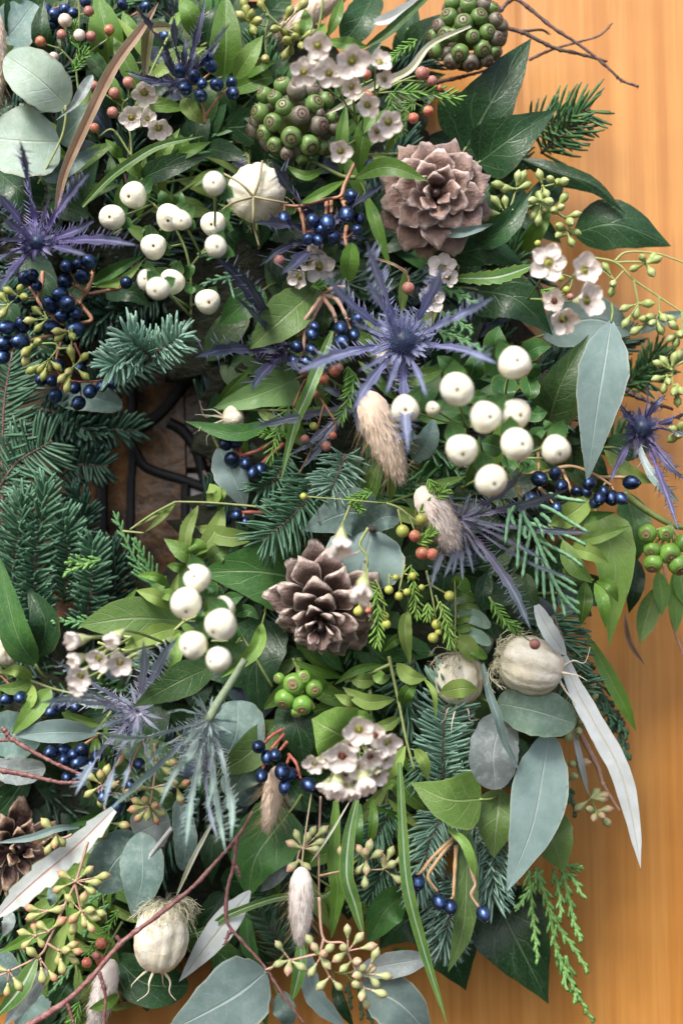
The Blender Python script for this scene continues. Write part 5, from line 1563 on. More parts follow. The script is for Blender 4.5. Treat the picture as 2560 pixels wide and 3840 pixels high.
LF('G', 'broad veined dark green leaf between white berries and grey leaf', [(680, 1390), (770, 1110), (952, 790)], 165, 58, 'olivedark', 'heart', name='hydrangea_leaf', fold=20)
white('G', 'large cream white berry sprig on the right of the sea holly', [(465, 980, 112, .1, -.12, 84), (92, 1150, 116, -.08, .1, 86), (275, 1330, 110, .25, .05, 84), (470, 1310, 106, .3, .15, 76), (480, 1510, 112, .3, .0, 86), (735, 1542, 99, .2, .4, 82), (122, 1545, 110, .0, .35, 84), (312, 1744, 110, .15, .25, 82), (-248, 1280, 98, 0, .1, 62), (-68, 1275, 50, 0, .1, 58)], 82,
      [([(380, 960), (340, 850), (365, 732)], 92), ([(500, 960), (600, 880), (708, 868)], 72), ([(420, 1060), (400, 1160), (430, 1255)], 98), ([(540, 1060), (570, 1160), (560, 1220)], 68), ([(180, 1190), (230, 1200), (292, 1185)], 56), ([(180, 1350), (110, 1360), (45, 1350)], 58), ([(550, 1290), (610, 1310), (682, 1300)], 64), ([(90, 1060), (30, 990), (-40, 930)], 62), ([(170, 1090), (200, 1000), (190, 920)], 80), ([(390, 1540), (310, 1510), (245, 1490)], 80), ([(420, 1580), (430, 1650), (410, 1710)], 55), ([(630, 1510), (600, 1450), (690, 1400)], 58), ([(700, 1460), (690, 1400), (655, 1345)], 40), ([(770, 1450), (790, 1410), (822, 1400)], 40), ([(570, 1080), (590, 1020), (560, 990)], 50), ([(500, 1640), (560, 1650), (580, 1600)], 50)],
      [[(520, 1900), (400, 1600), (380, 1300), (430, 1080)], [(400, 1600), (650, 1600)], [(380, 1350), (150, 1400)]], auto=1)
fir('G', 'dark fir tips behind the long grey leaf on the right', [[(1120, 1180), (1280, 1050), (1400, 900)], [(1210, 1115), (1340, 1080), (1480, 960)], [(1000, 1560), (1120, 1480), (1250, 1420)]], 150, 18, 28, 'fir_green', dens=.14, flat=.6)
twig('G', 'short brown twig behind the sea holly at the right edge', [[(1150, 1120), (1230, 1180), (1350, 1230), (1500, 1280)]], 40, 15, 'bark_dark')
holly('G', 'violet sea holly at the right edge with green bracts', 1290, 1400, 56, [(1090, 1765, 62, 1.0), (1530, 1690, 58, 1.1), (1600, 1470, 58), (1150, 1240), (1600, 1290, 60, 1.0), (1330, 1100, 58, .7), (1190, 1330), (1540, 2080, 58, 1.1), (1590, 1750), (1460, 1180), (1240, 1600, 60)], 34, 84, 'bract_violet', inner=26, spines=7, ring_l=(1.2, 2.0))
LF('J', 'green sea holly bract hanging at the right edge', [(1250, 60), (1330, 260), (1430, 390), (1545, 500)], 40, 62, 'bract_green', 'bract', name='sea_holly_leaf', spines=6, fold=20, pet=False)

fir('D', 'shadowy fir tips in the dark behind the left blue berries', [[(940, 560), (740, 640), (560, 760)], [(-60, 700), (150, 790), (330, 900)], [(-60, 470), (130, 580), (280, 760)], [(700, 480), (520, 560), (420, 700)], [(1150, 480), (1000, 560), (820, 640)]], 170, 26, 26, 'fir_dark', dens=.2, flat=.5, ang=65)
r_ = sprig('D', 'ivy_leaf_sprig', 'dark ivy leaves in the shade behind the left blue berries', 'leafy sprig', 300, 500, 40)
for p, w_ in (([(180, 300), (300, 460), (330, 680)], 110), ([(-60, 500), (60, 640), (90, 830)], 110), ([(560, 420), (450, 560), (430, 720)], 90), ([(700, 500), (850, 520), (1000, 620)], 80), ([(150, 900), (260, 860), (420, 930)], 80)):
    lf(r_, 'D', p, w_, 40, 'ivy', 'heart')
# ================================================================== middle left, round the gap
fir('H', 'lush green fir bough with blunt needles fanning down the left', [[(250, 1320), (230, 950), (300, 390)], [(60, 1330), (100, 900), (160, 480)]], 190, 24, 50, 'fir', dens=.17, flat=.85, ang=65, up=.35, dh=(-6, 2, 10))
fir('H', 'smaller fir tip with blunt needles right of the lush bough', [[(560, 1330), (600, 1050), (610, 760)], [(420, 1150), (450, 850), (420, 560)]], 170, 24, 46, 'fir', dens=.18, flat=.8, ang=65, up=.35, dh=(-6, 2, 8))
fir('H', 'shaded fir tips low down between the bough and the glass', [[(700, 1250), (760, 1000), (740, 800)], [(480, 800), (560, 600), (490, 440)]], 150, 22, 30, 'fir_dark', dens=.2, flat=.7)
cedar('H', 'feathery dark green cedar spray standing at the edge of the gap', [[(1010, 1060), (880, 860), (740, 550)], [(1020, 1040), (960, 900), (880, 720)]], 46, 'cedar', 10, 150, 38, 30)
cedar('H', 'bright little cedar tip lying on the fir, lower left of the gap', [[(660, 870), (560, 900), (415, 965)], [(560, 900), (480, 880), (440, 900)]], 66, 'cedar_green', 13, 90, 34)
cedar('H', 'cedar tips poking out left of the wax flowers', [[(620, 1270), (500, 1275), (330, 1270)], [(800, 1570), (1000, 1550), (1200, 1540)]], 58, 'cedar', 11, 90, 34)
r_ = sprig('H', 'leafy_twig', 'thin stem of narrow pale green leaves reaching over the glass', 'leafy sprig', 1568, 510, 62)
stems(r_, 'H', [[(1750, 530), (1568, 512), (1350, 495), (1150, 490)], [(1150, 490), (1000, 570), (850, 672)], [(800, 682), (940, 695)]], 8, 64, 'stem_lime')
for p, w_, k_ in (([(1150, 490), (1060, 590), (945, 692)], 22, 'lime'), ([(1140, 500), (1000, 580), (850, 670)], 18, 'lime'), ([(1295, 515), (1215, 700), (1235, 922)], 46, 'lime'), ([(1460, 525), (1390, 710), (1255, 855)], 62, 'lime'), ([(1350, 480), (1400, 440), (1370, 370)], 56, 'lime'),
                  ([(1300, 880), (1200, 820), (1070, 730)], 60, 'brightleaf'), ([(1320, 870), (1290, 790), (1260, 730)], 60, 'green'), ([(1420, 500), (1440, 440), (1460, 400)], 40, 'lime'), ([(1380, 900), (1420, 830), (1500, 800)], 66, 'olive'), ([(1240, 950), (1160, 920), (1090, 905)], 34, 'green')):
    lf(r_, 'H', p, w_, 62, k_, 'lance')
LF('I', 'spotted pale green leaf left of the fir sprig at centre', [(-110, 655), (90, 720), (300, 718)], 68, 64, 'lime', 'lance')
LF('H', 'broad green strap leaf folding over at the left edge', [(240, 1560), (110, 1350), (-10, 830)], 112, 74, 'ivygreen', 'lance', fold=20, name='ivy_leaf')
LF('H', 'dark folded ivy leaf below the lush fir, left edge', [(250, 1500), (300, 1280), (180, 1045)], 120, 58, 'ivy', 'ovate', fold=25, name='ivy_leaf')
LF('H', 'long olive green leaf with pale veins left of the white berries', [(1210, 1270), (860, 1250), (515, 1300)], 145, 64, 'olive', 'lance', name='viburnum_leaf', fold=8)
r_ = sprig('H', 'leafy_twig', 'small pale green leaves beside the lower white berries', 'leafy sprig', 1250, 1240, 66)
for p, w_, k_ in (([(1165, 1310), (990, 1360), (808, 1448)], 64, 'lime'), ([(1140, 1190), (1020, 1110), (888, 1068)], 52, 'lime'), ([(1190, 1180), (1120, 1100), (1010, 1110)], 46, 'brightleaf'), ([(1170, 1340), (1150, 1480), (1100, 1600)], 52, 'brightleaf'), ([(1110, 1050), (1020, 980), (890, 970)], 34, 'green')):
    lf(r_, 'H', p, w_, 68, k_, 'lance')
stems(r_, 'H', [[(1300, 1230), (1210, 1270), (1140, 1330)], [(1210, 1270), (1150, 1180)]], 11, 64, 'stem_lime')
white('H', 'white berry sprig left of the lower pine cone', [(1285, 990, 98, -.1, -.2, 76), (1215, 1150, 108, .1, .6, 82), (1445, 1290, 112, -.5, .5, 84), (1265, 1425, 98, -.6, .2, 82), (1430, 1520, 90, -.65, .1, 82), (1460, 1180, 76, 0, -.3, 68)], 80,
      [([(1310, 1090), (1270, 1010), (1310, 950)], 40), ([(1300, 1110), (1380, 1050), (1415, 1120)], 52), ([(1490, 1200), (1510, 1130), (1590, 1110)], 60), ([(1540, 1230), (1620, 1200), (1690, 1260)], 44), ([(1330, 1330), (1310, 1250), (1330, 1200)], 36), ([(1380, 1160), (1420, 1080), (1340, 1040)], 50), ([(1500, 1420), (1540, 1350), (1500, 1300)], 44)],
      [[(1780, 1700), (1600, 1400), (1450, 1190), (1330, 1060)], [(1600, 1400), (1380, 1400)]], auto=1)
LF('I', 'broad green ivy leaf behind the top of the lower pine cone', [(640, 1010), (280, 945), (-118, 955)], 240, 62, 'ivygreen', 'heart', name='ivy_leaf', fold=10, roll=-6)
blue('H', 'blue berries on a red stalk at the right side of the gap', [(1475, 110, 55, -.3, .1), (1540, 100, 50), (1515, 215, 60, .1, -.2), (1605, 240, 50), (1650, 300, 48), (1700, 280, 50), (1465, 610, 52, -.3, .3), (1545, 575, 48), (1600, 620, 40)], 56, [[(1850, 50), (1700, 150), (1570, 190)], [(1850, 110), (1700, 250)], [(1850, 560), (1560, 560)]], 14, 'stem_red')
LF('I', 'pale grey leaf behind the blue berries right of the gap', [(30, 130), (130, 330), (215, 545)], 120, 50, 'euc', 'ovate', name='eucalyptus_leaf', roll=15)
LF('I', 'small dusky leaf hanging by the gap under blue berries', [(60, 330), (100, 420), (110, 500)], 55, 46, 'eucgrey', 'round', name='eucalyptus_leaf')
fir('I', 'blue green fir sprig with a bud at its tip, left of the grey leaves', [[(680, 330), (560, 540), (335, 735)]], 245, 18, 66, 'fir', dens=.24, flat=.55, ang=70, up=.2)
fir('I', 'second fir sprig with red bud above the grey eucalyptus trio', [[(860, 180), (820, 300), (770, 410)]], 200, 17, 68, 'fir_blue', dens=.3, flat=.7, ang=72)
fir('I', 'dim fir sprig under the wax flower needles, centre', [[(500, 180), (420, 330), (300, 420)]], 160, 17, 50, 'fir', dens=.22, flat=.6, ang=65)
r_ = sprig('I', 'eucalyptus_sprig', 'trio of grey round eucalyptus leaves above the lower pine cone', 'eucalyptus sprig', 1035, 670, 72)
lf(r_, 'I', [(1060, 610), (880, 560), (578, 682)], 165, 72, 'eucdark', 'ovate', roll=(-10, 8), fold=5)
lf(r_, 'I', [(1040, 672), (990, 860), (930, 1050)], 262, 72, 'euc', 'round', fold=4)
lf(r_, 'I', [(1000, 655), (1110, 590), (1215, 590)], 88, 76, 'eucdark', 'round', fold=20)
mb = MB(); mb.tube([pt('I', 1035, 672, 66), pt('I', 1035, 670, 77)], sz(22, 74), 8); part('stem', mb, MATS['bark'], r_)
wax('I', 'two white bell shaped wax flowers hanging over the round grey leaf', [(830, 790, 112, 'shut', -.05, .75, 90), (968, 1085, 112, 'shut', -.12, .72, 90)], [(945, 1205, 38, 'lime'), (1012, 1200, 26, 'red')], [[(1030, 430), (940, 470), (905, 490), (850, 620)], [(1010, 660), (955, 770), (1000, 840), (1005, 900)]], 88, [([(1040, 430), (900, 480)], 60, 12), ([(905, 480), (960, 540)], 46, 14)], mat='stem_lime', r=9)
wax('I', 'stalks of lime buds and bright needle tips right of the lower cone', [], [(1145, 1065, 36, 'lime'), (1210, 1105, 36, 'lime'), (1120, 1235, 34, 'lime'), (1128, 1290, 38, 'lime'), (1300, 975, 32, 'lime'), (1262, 1080, 30, 'lime'), (1540, 1105, 42, 'lime'), (1455, 1290, 40, 'lime'), (1435, 1378, 42, 'lime'), (1540, 1340, 30, 'lime'), (1190, 985, 28, 'lime'), (1470, 1340, 30, 'lime'), (1360, 1050, 26, 'lime')],
    [[(1060, 1000), (1100, 1100), (1118, 1200)], [(1150, 960), (1145, 1030)], [(1250, 900), (1215, 1060)], [(1390, 940), (1430, 1120), (1450, 1250)], [(1430, 1040), (1520, 1090)], [(1450, 1100), (1520, 1300)]], 84,
    [([(1065, 1060), (1075, 1250), (1070, 1420)], 80, 15, 3), ([(1290, 900), (1310, 1080), (1330, 1230)], 70, 13), ([(1480, 1140), (1530, 1300), (1550, 1420)], 80, 15, 2), ([(1400, 1150), (1400, 1240)], 60, 13), ([(1000, 1000), (1060, 1100)], 60, 12)], leafmat='wax_bright', mat='stem_lime')
wax('I', 'pink and lime buds with bright tips in front of the pale fluffy grass', [], [(1235, 680, 52, 'lime'), (1315, 712, 48, 'red'), (1355, 605, 46, 'lime'), (1365, 825, 54, 'red'), (1428, 832, 48, 'red'), (590, 455, 28, 'lime')], [[(1130, 500), (1210, 530), (1290, 590), (1330, 620)], [(1205, 540), (1225, 630)], [(1280, 590), (1310, 670)], [(1370, 740), (1400, 790)]], 92,
    [([(1340, 560), (1430, 470), (1520, 410)], 75, 15, 2), ([(1330, 760), (1400, 720), (1420, 690)], 65, 15, 2), ([(1400, 340), (1450, 420)], 66, 14, 2)], leafmat='wax_bright', mat='stem_lime')
cone('I', 'large brown pine cone with pale rimmed scales, lower centre', 700, 1310, 385, 88, 'cone_brown', (-.1, .42), n=42, depth=1.25, open0=26, open1=95, curve=.62, spin=.8, sw=.62)
LF('I', 'dry brown and green curled leaf right of the lower cone', [(1265, 1200), (1250, 1340), (1285, 1560)], 52, 70, 'lime', 'lance', fold=25, wave=.2)
bunny('I', 'pale pink fluffy grass head, soft and short, below the tan one', [(1340, 400), (1460, 570), (1570, 790)], 145, 90, 'fur_pink', bristles=90, brl=1.5)
LF('E', 'dark blue green leaf behind the tan fluffy grass', [(1300, 1620), (1400, 1480), (1440, 1330)], 80, 58, 'eucdark', 'ovate', name='eucalyptus_leaf')

# ================================================================== middle right
blue('J', 'blue berries on tan stalks below the cream white berries, right', [(630, 342, 60, .4, .3), (570, 475, 60, .3, -.1), (733, 305, 52, -.2, -.3), (775, 385, 48), (955, 365, 52), (1230, 365, 56, .7, .1), (1100, 465, 60, 0, .5), (1162, 470, 48, .5, .5), (1020, 470, 50), (930, 430, 46), (870, 420, 42), (740, 530, 40), (990, 500, 40), (1050, 420, 40)], 70,
     [[(500, 300), (640, 300), (760, 268), (860, 262), (1000, 320), (1100, 385)], [(770, 270), (820, 380), (850, 460)], [(1000, 330), (1200, 330)], [(630, 400), (690, 460)], [(490, 390), (500, 440)], [(620, 160), (625, 280)]], 12, 'stem_tan')
holly('J', 'smoky grey violet sea holly seen from behind the pale grass', 110, 600, 66, [(540, 258, 84, 1.2, 30), (822, 405, 82, 1.3, 20), (577, 1335, 68, 1.4, -40), (998, 694, 66, .9, 20), (200, 960, 72, .7), (130, 1010, 72, .7), (60, 980, 74, .7), (0, 1000, 72, .8), (-80, 1060, 74, .9), (-60, 880), (700, 900, 58, .7), (880, 1000, 56, .6), (300, 900, 68, .6), (420, 700, 66, .7)], 34, 50, 'bract_smoke', head=False, inner=18, spines=9, ring_l=(2, 5), lift=0, dh0=2)
cedar('J', 'blue green juniper like spray hanging in front of leaves, right', [[(500, 530), (600, 720), (660, 860), (720, 1000), (790, 1120), (895, 1228)]], 97, 'cedar_blue', 16, 120, 5000, extra=[
    [(470, 520), (430, 590), (405, 765)], [(510, 560), (495, 720), (485, 930)], [(575, 660), (540, 830), (517, 995)], [(620, 760), (610, 900), (615, 1055)], [(655, 860), (655, 990), (662, 1120)], [(700, 960), (715, 1090), (735, 1218)], [(760, 1080), (780, 1160), (797, 1240)],
    [(560, 630), (720, 680), (850, 730), (935, 775)], [(620, 740), (720, 790), (830, 850), (915, 915)], [(650, 780), (700, 840), (742, 890)], [(690, 940), (790, 990), (872, 1040)], [(730, 1000), (810, 1050), (878, 1092)], [(790, 1110), (840, 1130), (890, 1158)],
    [(540, 480), (700, 540), (830, 620), (955, 695)], [(690, 440), (800, 470), (935, 490)], [(600, 600), (640, 660), (655, 725)], [(660, 660), (700, 700), (722, 748)], [(640, 570), (680, 600), (705, 630)], [(430, 540), (450, 600), (470, 650)], [(540, 650), (530, 700), (545, 730)]], dh=(-4, 0, 4))
r_ = sprig('J', 'leafy_twig', 'fresh green pointed leaves right of the juniper spray', 'leafy sprig', 800, 780, 66)
for p, w_, k_, h_ in (([(820, 795), (950, 820), (1085, 892)], 58, 'lime', 70), ([(780, 740), (850, 900), (975, 1022)], 66, 'brightleaf', 74), ([(1000, 1010), (1090, 1040), (1143, 1152)], 40, 'green', 74), ([(990, 1020), (1045, 1150), (1062, 1318)], 46, 'green', 76), ([(930, 1010), (920, 1150), (900, 1298)], 58, 'green', 66),
                  ([(700, 640), (850, 560), (1008, 432)], 84, 'lime', 68), ([(680, 640), (900, 600), (1132, 558)], 42, 'green', 66), ([(850, 760), (1020, 715), (1228, 648)], 46, 'brightleaf', 72), ([(780, 930), (860, 970), (990, 1000)], 40, 'brightleaf', 72), ([(1050, 150), (1200, 290), (1385, 372)], 54, 'lime', 56), ([(680, 770), (600, 700), (700, 760)], 20, 'green', 60)):
    lf(r_, 'J', p, w_, h_, k_, 'lance')
stems(r_, 'J', [[(690, 640), (780, 740), (980, 1010)]], 8, 64, 'stem_lime')
LF('J', 'large pale green ivy leaf hanging over the wood at right', [(1010, 590), (1120, 900), (1085, 1445)], 168, 56, 'brightleaf', 'heart', name='ivy_leaf', fold=12)
LF('J', 'dark ivy leaf between the pale leaf and green berries, right', [(1200, 430), (1250, 680), (1225, 930)], 115, 44, 'ivygreen', 'ovate', name='ivy_leaf')
LF('J', 'small dark leaf tip over the wood behind the pale ivy leaf', [(1260, 860), (1250, 1050), (1212, 1222)], 66, 38, 'ivy', 'ovate', name='ivy_leaf')
root = sprig('J', 'ivy_fruit_head', 'bright green unripe ivy berries at the right edge on a thick stem', 'berry head', 1500, 640, 62, 'round heads of ivy fruit')
stems(root, 'J', [[(1175, 430), (1300, 530), (1490, 640), (1600, 660)]], 22, 58, 'stem_green')
SLn = []
for x_, y_, r_b in ((1335, 697, 62), (1480, 828, 72), (1362, 805, 54), (1372, 892, 64), (1540, 900, 74), (1450, 700, 50), (1570, 760, 60)):
    dx, dy = (x_ - 1490) / 260, (y_ - 660) / 300
    c_ = pt('J', x_, y_, 64); d_ = vd(dx * .7, dy * .9)
    o_ = inst('berry', IVYB['b'][0], root, c_, d_, sz(r_b, 64)); sub('berry_cap', IVYB['b'][1], o_)
    mb = MB(); mb.tube([pt('J', 1490, 645, 60), c_ - d_ * sz(r_b, 64) * .9], sz(9, 60), 6, 6); part('stalk', mb, MATS['stem_lime'], root)
r_ = sprig('J', 'willow_leaf_sprig', 'drooping narrow leaves over the wood at the right edge', 'leafy sprig', 1450, 900, 32)
for p, w_, k_ in (([(1400, 940), (1425, 1080), (1428, 1235)], 60, 'green'), ([(1510, 930), (1520, 1150), (1518, 1352)], 58, 'green'), ([(1385, 1050), (1330, 1240), (1285, 1420)], 78, 'brightleaf'), ([(1540, 900), (1560, 1050), (1600, 1200)], 60, 'green')):
    lf(r_, 'J', p, w_, 34, k_, 'lance', dh=(0, 2, 4))
stems(r_, 'J', [[(1440, 900), (1460, 1050), (1500, 1300), (1580, 1520)]], 9, 30, 'stem_pink')
LF('J', 'thin brown dried leaf hanging free against the wood', [(1185, 1200), (1215, 1400), (1320, 1562)], 20, 22, 'tanleaf', 'lance', name='dried_leaf', pet=False)
fir('J', 'blue green fir needles behind the large cream seed pod', [[(720, 1230), (780, 1380), (830, 1560)], [(760, 1560), (830, 1650), (900, 1720)]], 190, 18, 46, 'fir', dens=.24, flat=.4, ang=70)
r_ = sprig('J', 'pinnate_leaf_sprig', 'little paired oval leaves left of the large cream seed pod', 'leafy sprig', 80, 1300, 72)
stems(r_, 'J', [[(78, 1000), (82, 1200), (80, 1420), (110, 1530)]], 6, 72, 'stem_lime')
for p, w_, k_ in (([(85, 1180), (160, 1172), (232, 1182)], 24, 'brightleaf'), ([(85, 1285), (140, 1255), (206, 1245)], 27, 'brightleaf'), ([(82, 1325), (140, 1318), (208, 1302)], 28, 'brightleaf'), ([(90, 1235), (200, 1240), (308, 1310)], 52, 'eucgreen'), ([(100, 1345), (210, 1360), (312, 1424)], 46, 'eucgreen'),
                  ([(150, 1420), (210, 1460), (285, 1515)], 38, 'green'), ([(80, 1385), (160, 1430), (205, 1530)], 62, 'lime'), ([(85, 1070), (150, 1100), (222, 1135)], 36, 'green'), ([(80, 1040), (110, 1010), (168, 1080)], 48, 'green'), ([(330, 880), (370, 920), (425, 972)], 42, 'green'), ([(440, 960), (480, 1050), (500, 1160)], 58, 'olivedark'), ([(540, 960), (560, 1080), (605, 1175)], 58, 'olivedark'), ([(300, 960), (260, 1080), (280, 1200)], 60, 'ivy')):
    lf(r_, 'J', p, w_, 72, k_, 'round', dh=(-3, 1, 0))
LF('J', 'short silver strap leaf lying against the cream seed pod', [(610, 1165), (690, 1330), (805, 1500)], 56, 84, 'silver', 'strap', name='silver_leaf', pet=False, fold=8)
pod('M', 'large cream papery seed pod lying sideways, right of centre', 372, 290, 785, 398, 184, 74, ribs=6, dh=4, horns=4, horn_l=.9, threads=44, depth=.06, thread_l=.95)
wax('M', 'orange stemmed needle stalk with one dry pink bud over the cream pod', [], [(598, 200, 44, 'pink')], [[(300, -110), (380, 40), (450, 90), (545, 165)]], 100, [([(320, -80), (400, 40), (480, 100)], 70, 13, 0)], mat='stem_green')
pod('M', 'cream seed pod with hanging horns partly covered by a leaf', 95, 265, 110, 600, 158, 62, ribs=7, dh=0, horns=5, horn_l=1.1, threads=18)
LF('M', 'blotched green leaf lying across the smaller cream seed pod', [(-20, 520), (110, 490), (235, 500)], 64, 78, 'lime', 'lance', fold=6)
LF('M', 'round pale eucalyptus leaf under the large cream pod', [(352, 585), (610, 640), (868, 722)], 158, 74, 'eucgreen', 'round', name='eucalyptus_leaf', fold=6)
LF('M', 'round mottled grey eucalyptus leaf, shaded, below the cream pods', [(400, 655), (330, 900), (345, 1152)], 165, 68, 'eucgrey', 'round', name='eucalyptus_leaf', fold=6)
LF('M', 'long blue grey eucalyptus leaf with dark blotches hanging lower right', [(700, 760), (650, 1050), (580, 1400), (415, 1818)], 190, 68, 'euc', 'lance', name='eucalyptus_leaf', fold=4, n=24, wave=.03)
LF('M', 'narrow folded eucalyptus leaf curling between the cream pods', [(258, 330), (300, 520), (350, 660), (400, 830), (505, 1042)], 42, 84, 'euc', 'strap', name='eucalyptus_leaf', fold=45, pet=False)
LF('M', 'long silver white leaf sweeping down over the orange wood', [(785, 280), (860, 480), (1000, 740), (1150, 1020), (1232, 1320), (1290, 1668)], 72, 80, 'silver', 'strap', name='silver_leaf', fold=6, pet=False, n=30)
LF('M', 'narrow dark green leaf pointing down right over the wood', [(925, 120), (1060, 370), (1180, 600), (1262, 775)], 54, 44, 'green', 'lance', fold=18)
cedar('M', 'dim cedar spray behind the silver leaf on the right', [[(860, 260), (1000, 450), (1100, 640), (1200, 800)], [(960, 480), (1040, 600), (1120, 740)], [(1080, 600), (1160, 800), (1200, 960)]], 38, 'cedar_dark', 11, 130, 42, sub2=.4)
seeded('M', 'pinkish seed buds hanging beside the long grey leaf, lower right', [[(800, 500), (850, 640), (880, 760), (870, 980)], [(870, 980), (965, 1210), (1000, 1290)]], [(965, 1210), (1000, 1290), (870, 740), (870, 980), (840, 1060)],
       [(820, 810), (885, 770), (850, 590), (870, 640), (900, 700), (940, 730), (845, 985), (930, 975), (855, 1065), (805, 1130), (885, 1270), (955, 1280), (1000, 1170), (1050, 1190), (1040, 1215), (1075, 1280), (1035, 1320), (985, 1335), (1070, 1365), (970, 470), (800, 480), (990, 540), (820, 530)], 42, 'cream')
LF('M', 'slim silver strap hanging behind the pinkish seed buds', [(850, 760), (895, 950), (950, 1190)], 22, 44, 'silver', 'strap', name='silver_leaf', pet=False)
twig('M', 'peeling pink and white twig behind the long silver leaf', [[(890, 780), (1000, 985), (1050, 1130), (1150, 1290)]], 36, 15, 'stem_pink', knobs=6)
cedar('M', 'dark cedar tip poking down beside the long grey leaf', [[(770, 1050), (830, 1180), (870, 1330)]], 36, 'cedar_dark', 13, 90, 60)
LF('M', 'broad triangular green leaf with pale veins, lower right of centre', [(250, 1215), (30, 1215), (-215, 1105)], 190, 74, 'brightleaf', 'heart', name='ivy_leaf', fold=6, roll=8)
LF('M', 'leaf underside tucked left of the long grey eucalyptus leaf', [(380, 1150), (350, 1350), (330, 1600)], 145, 60, 'olive', 'ovate', name='viburnum_leaf', fold=8)
LF('M', 'olive green oval leaf on the right behind the long grey leaf', [(650, 1260), (720, 1480), (790, 1690)], 145, 56, 'olive', 'ovate', name='viburnum_leaf', fold=8)

# ================================================================== lower left
pod('H', 'wrinkled cream seed pod with brown lines at the left edge', 40, 1560, 20, 1310, 112, 66, ribs=5, horns=0, threads=0, depth=.1)
wax('K', 'white wax flowers facing left in a cluster, lower left', [(480, 180, 92, 'shut', -.75, .1, 76), (735, 175, 88, 'shut', -.45, .45, 76), (495, 305, 78, 'shut', -.6, .2, 74), (640, 300, 90, 'half', -.25, .35, 80), (785, 330, 92, 'half', .1, .45, 80), (525, 415, 94, 'half', -.2, .4, 80), (500, 490, 66, 'half', -.3, .5, 72)], [],
    [[(1080, 180), (950, 230), (800, 240), (640, 190)], [(950, 230), (700, 370), (640, 430)], [(860, 160), (800, 150)]], 74, mat='stem_lime', r=12)
r_ = sprig('K', 'pinnate_leaf_sprig', 'yellow green paired leaves below the cream pod, left edge', 'leafy sprig', 200, 440, 62)
stems(r_, 'K', [[(-20, 380), (200, 440), (340, 490), (480, 525)], [(0, 350), (70, 440)]], 10, 60, 'stem_lime')
for p, w_, k_ in (([(335, 490), (210, 640), (75, 798)], 72, 'brightleaf'), ([(205, 445), (100, 490), (-30, 482)], 48, 'brightleaf'), ([(205, 432), (120, 375), (10, 380)], 48, 'lime'), ([(200, 460), (200, 570), (130, 640)], 44, 'lime')):
    lf(r_, 'K', p, w_, 66, k_, 'ovate')
r_ = sprig('K', 'eucalyptus_sprig', 'dusky round eucalyptus leaves at the left edge behind twigs', 'eucalyptus sprig', 60, 950, 54)
lf(r_, 'K', [(-60, 780), (100, 790), (270, 830)], 165, 52, 'eucdark', 'round')
lf(r_, 'K', [(-60, 1000), (120, 1030), (300, 1010)], 92, 54, 'eucgrey', 'round')
LF('K', 'smooth blue grey oval leaf left of the lower sea hollies', [(645, 785), (370, 775), (92, 800)], 92, 66, 'euc', 'lance', name='eucalyptus_leaf', asym=.8)
LF('K', 'grey green leaf half hidden by sea holly, below the wax flowers', [(820, 580), (620, 575), (410, 535)], 46, 64, 'eucgreen', 'lance', name='eucalyptus_leaf')
blue('K', 'blue berries between twigs and grey leaf, lower left', [(335, 905, 54), (420, 890, 52), (535, 890, 54, .1, -.2), (515, 975, 58, -.3, .1), (635, 935, 50), (600, 995, 46), (420, 960, 48), (440, 1070, 42), (400, 600, 50, -.2, -.2), (490, 612, 46), (340, 640, 48), (530, 1060, 42), (480, 920, 44)], 66, [[(640, 800), (560, 850), (440, 940)], [(560, 850), (610, 960)], [(450, 560), (420, 640)]], 8)
blue('K', 'blue berries scattered among the grey sea holly leaves, lower left', [(845, 780, 47, .1, .3), (910, 985, 46), (680, 1195, 50), (760, 1270, 54), (850, 1120, 38)], 70, [[(1000, 800), (900, 900), (800, 1180)]], 7)
blue('K', 'pair of blue berries by yellow green leaves, left edge', [(135, 550, 50, 0, .2), (45, 560, 48)], 66, [[(-20, 380), (60, 460), (100, 520)]], 8)
holly('K', 'grey violet sea holly lying on its side, lower left', 900, 640, 74, [(258, 580, 86, 1.3, 40), (412, 530, 74, .9), (340, 295, 72, .9), (940, 165, 84, 1.2, 20), (1168, 145, 84, 1.2, -20), (600, 770, 78, .8), (485, 1205, 88, 1.2, 30), (680, 1290, 88, 1.1, 20), (800, 1165, 84, .8), (560, 490, 74, .8), (1010, 1000, 80, .9), (720, 530, 76, .7)], 40, 46, 'bract_grey', head=False, inner=18, spines=8, ring_l=(2, 4.5))
holly('K', 'sea holly turned away with green spiny leaves and pale stem, lower left', 1370, 690, 82, [(608, 775, 90, 1.0, -60), (1150, 1022, 92, 1.2, -30), (1100, 640, 86, .9, 30), (1215, 1530, 84, 1.1, 20), (1512, 1500, 92, 1.3, -50), (1475, 1568, 84, 1.1, 10), (1040, 1270, 82, 1.0), (1350, 1300, 84, .9), (1565, 712, 84, .5), (1265, 535, 88, .6), (1200, 860, 90, .9), (930, 1010, 84, .8), (1300, 1150, 84, .8), (1400, 1010, 90, .7), (700, 1300, 78, 1.0)], 33, 40, 'bract_green', head=False, inner=12, spines=9, ring_l=(2.2, 5), stem=([(1360, 700), (1420, 590), (1510, 450), (1600, 300)], 26), spl=1.5)
holly('K', 'violet tinged inner sea holly bracts under the green spiny ones', 1330, 800, 74, [(1260, 1180), (1180, 1380, 78), (1310, 1040), (1400, 1260), (1060, 960), (1420, 1480, 76), (1130, 860)], 34, 60, 'bract_grey', head=False, inner=14, spines=7, ring_l=(1.5, 3.5))
LF('K', 'dark green veined leaf lying over the sea holly, lower left', [(1400, 340), (1160, 450), (868, 612)], 118, 90, 'olivedark', 'ovate', name='viburnum_leaf', fold=8)
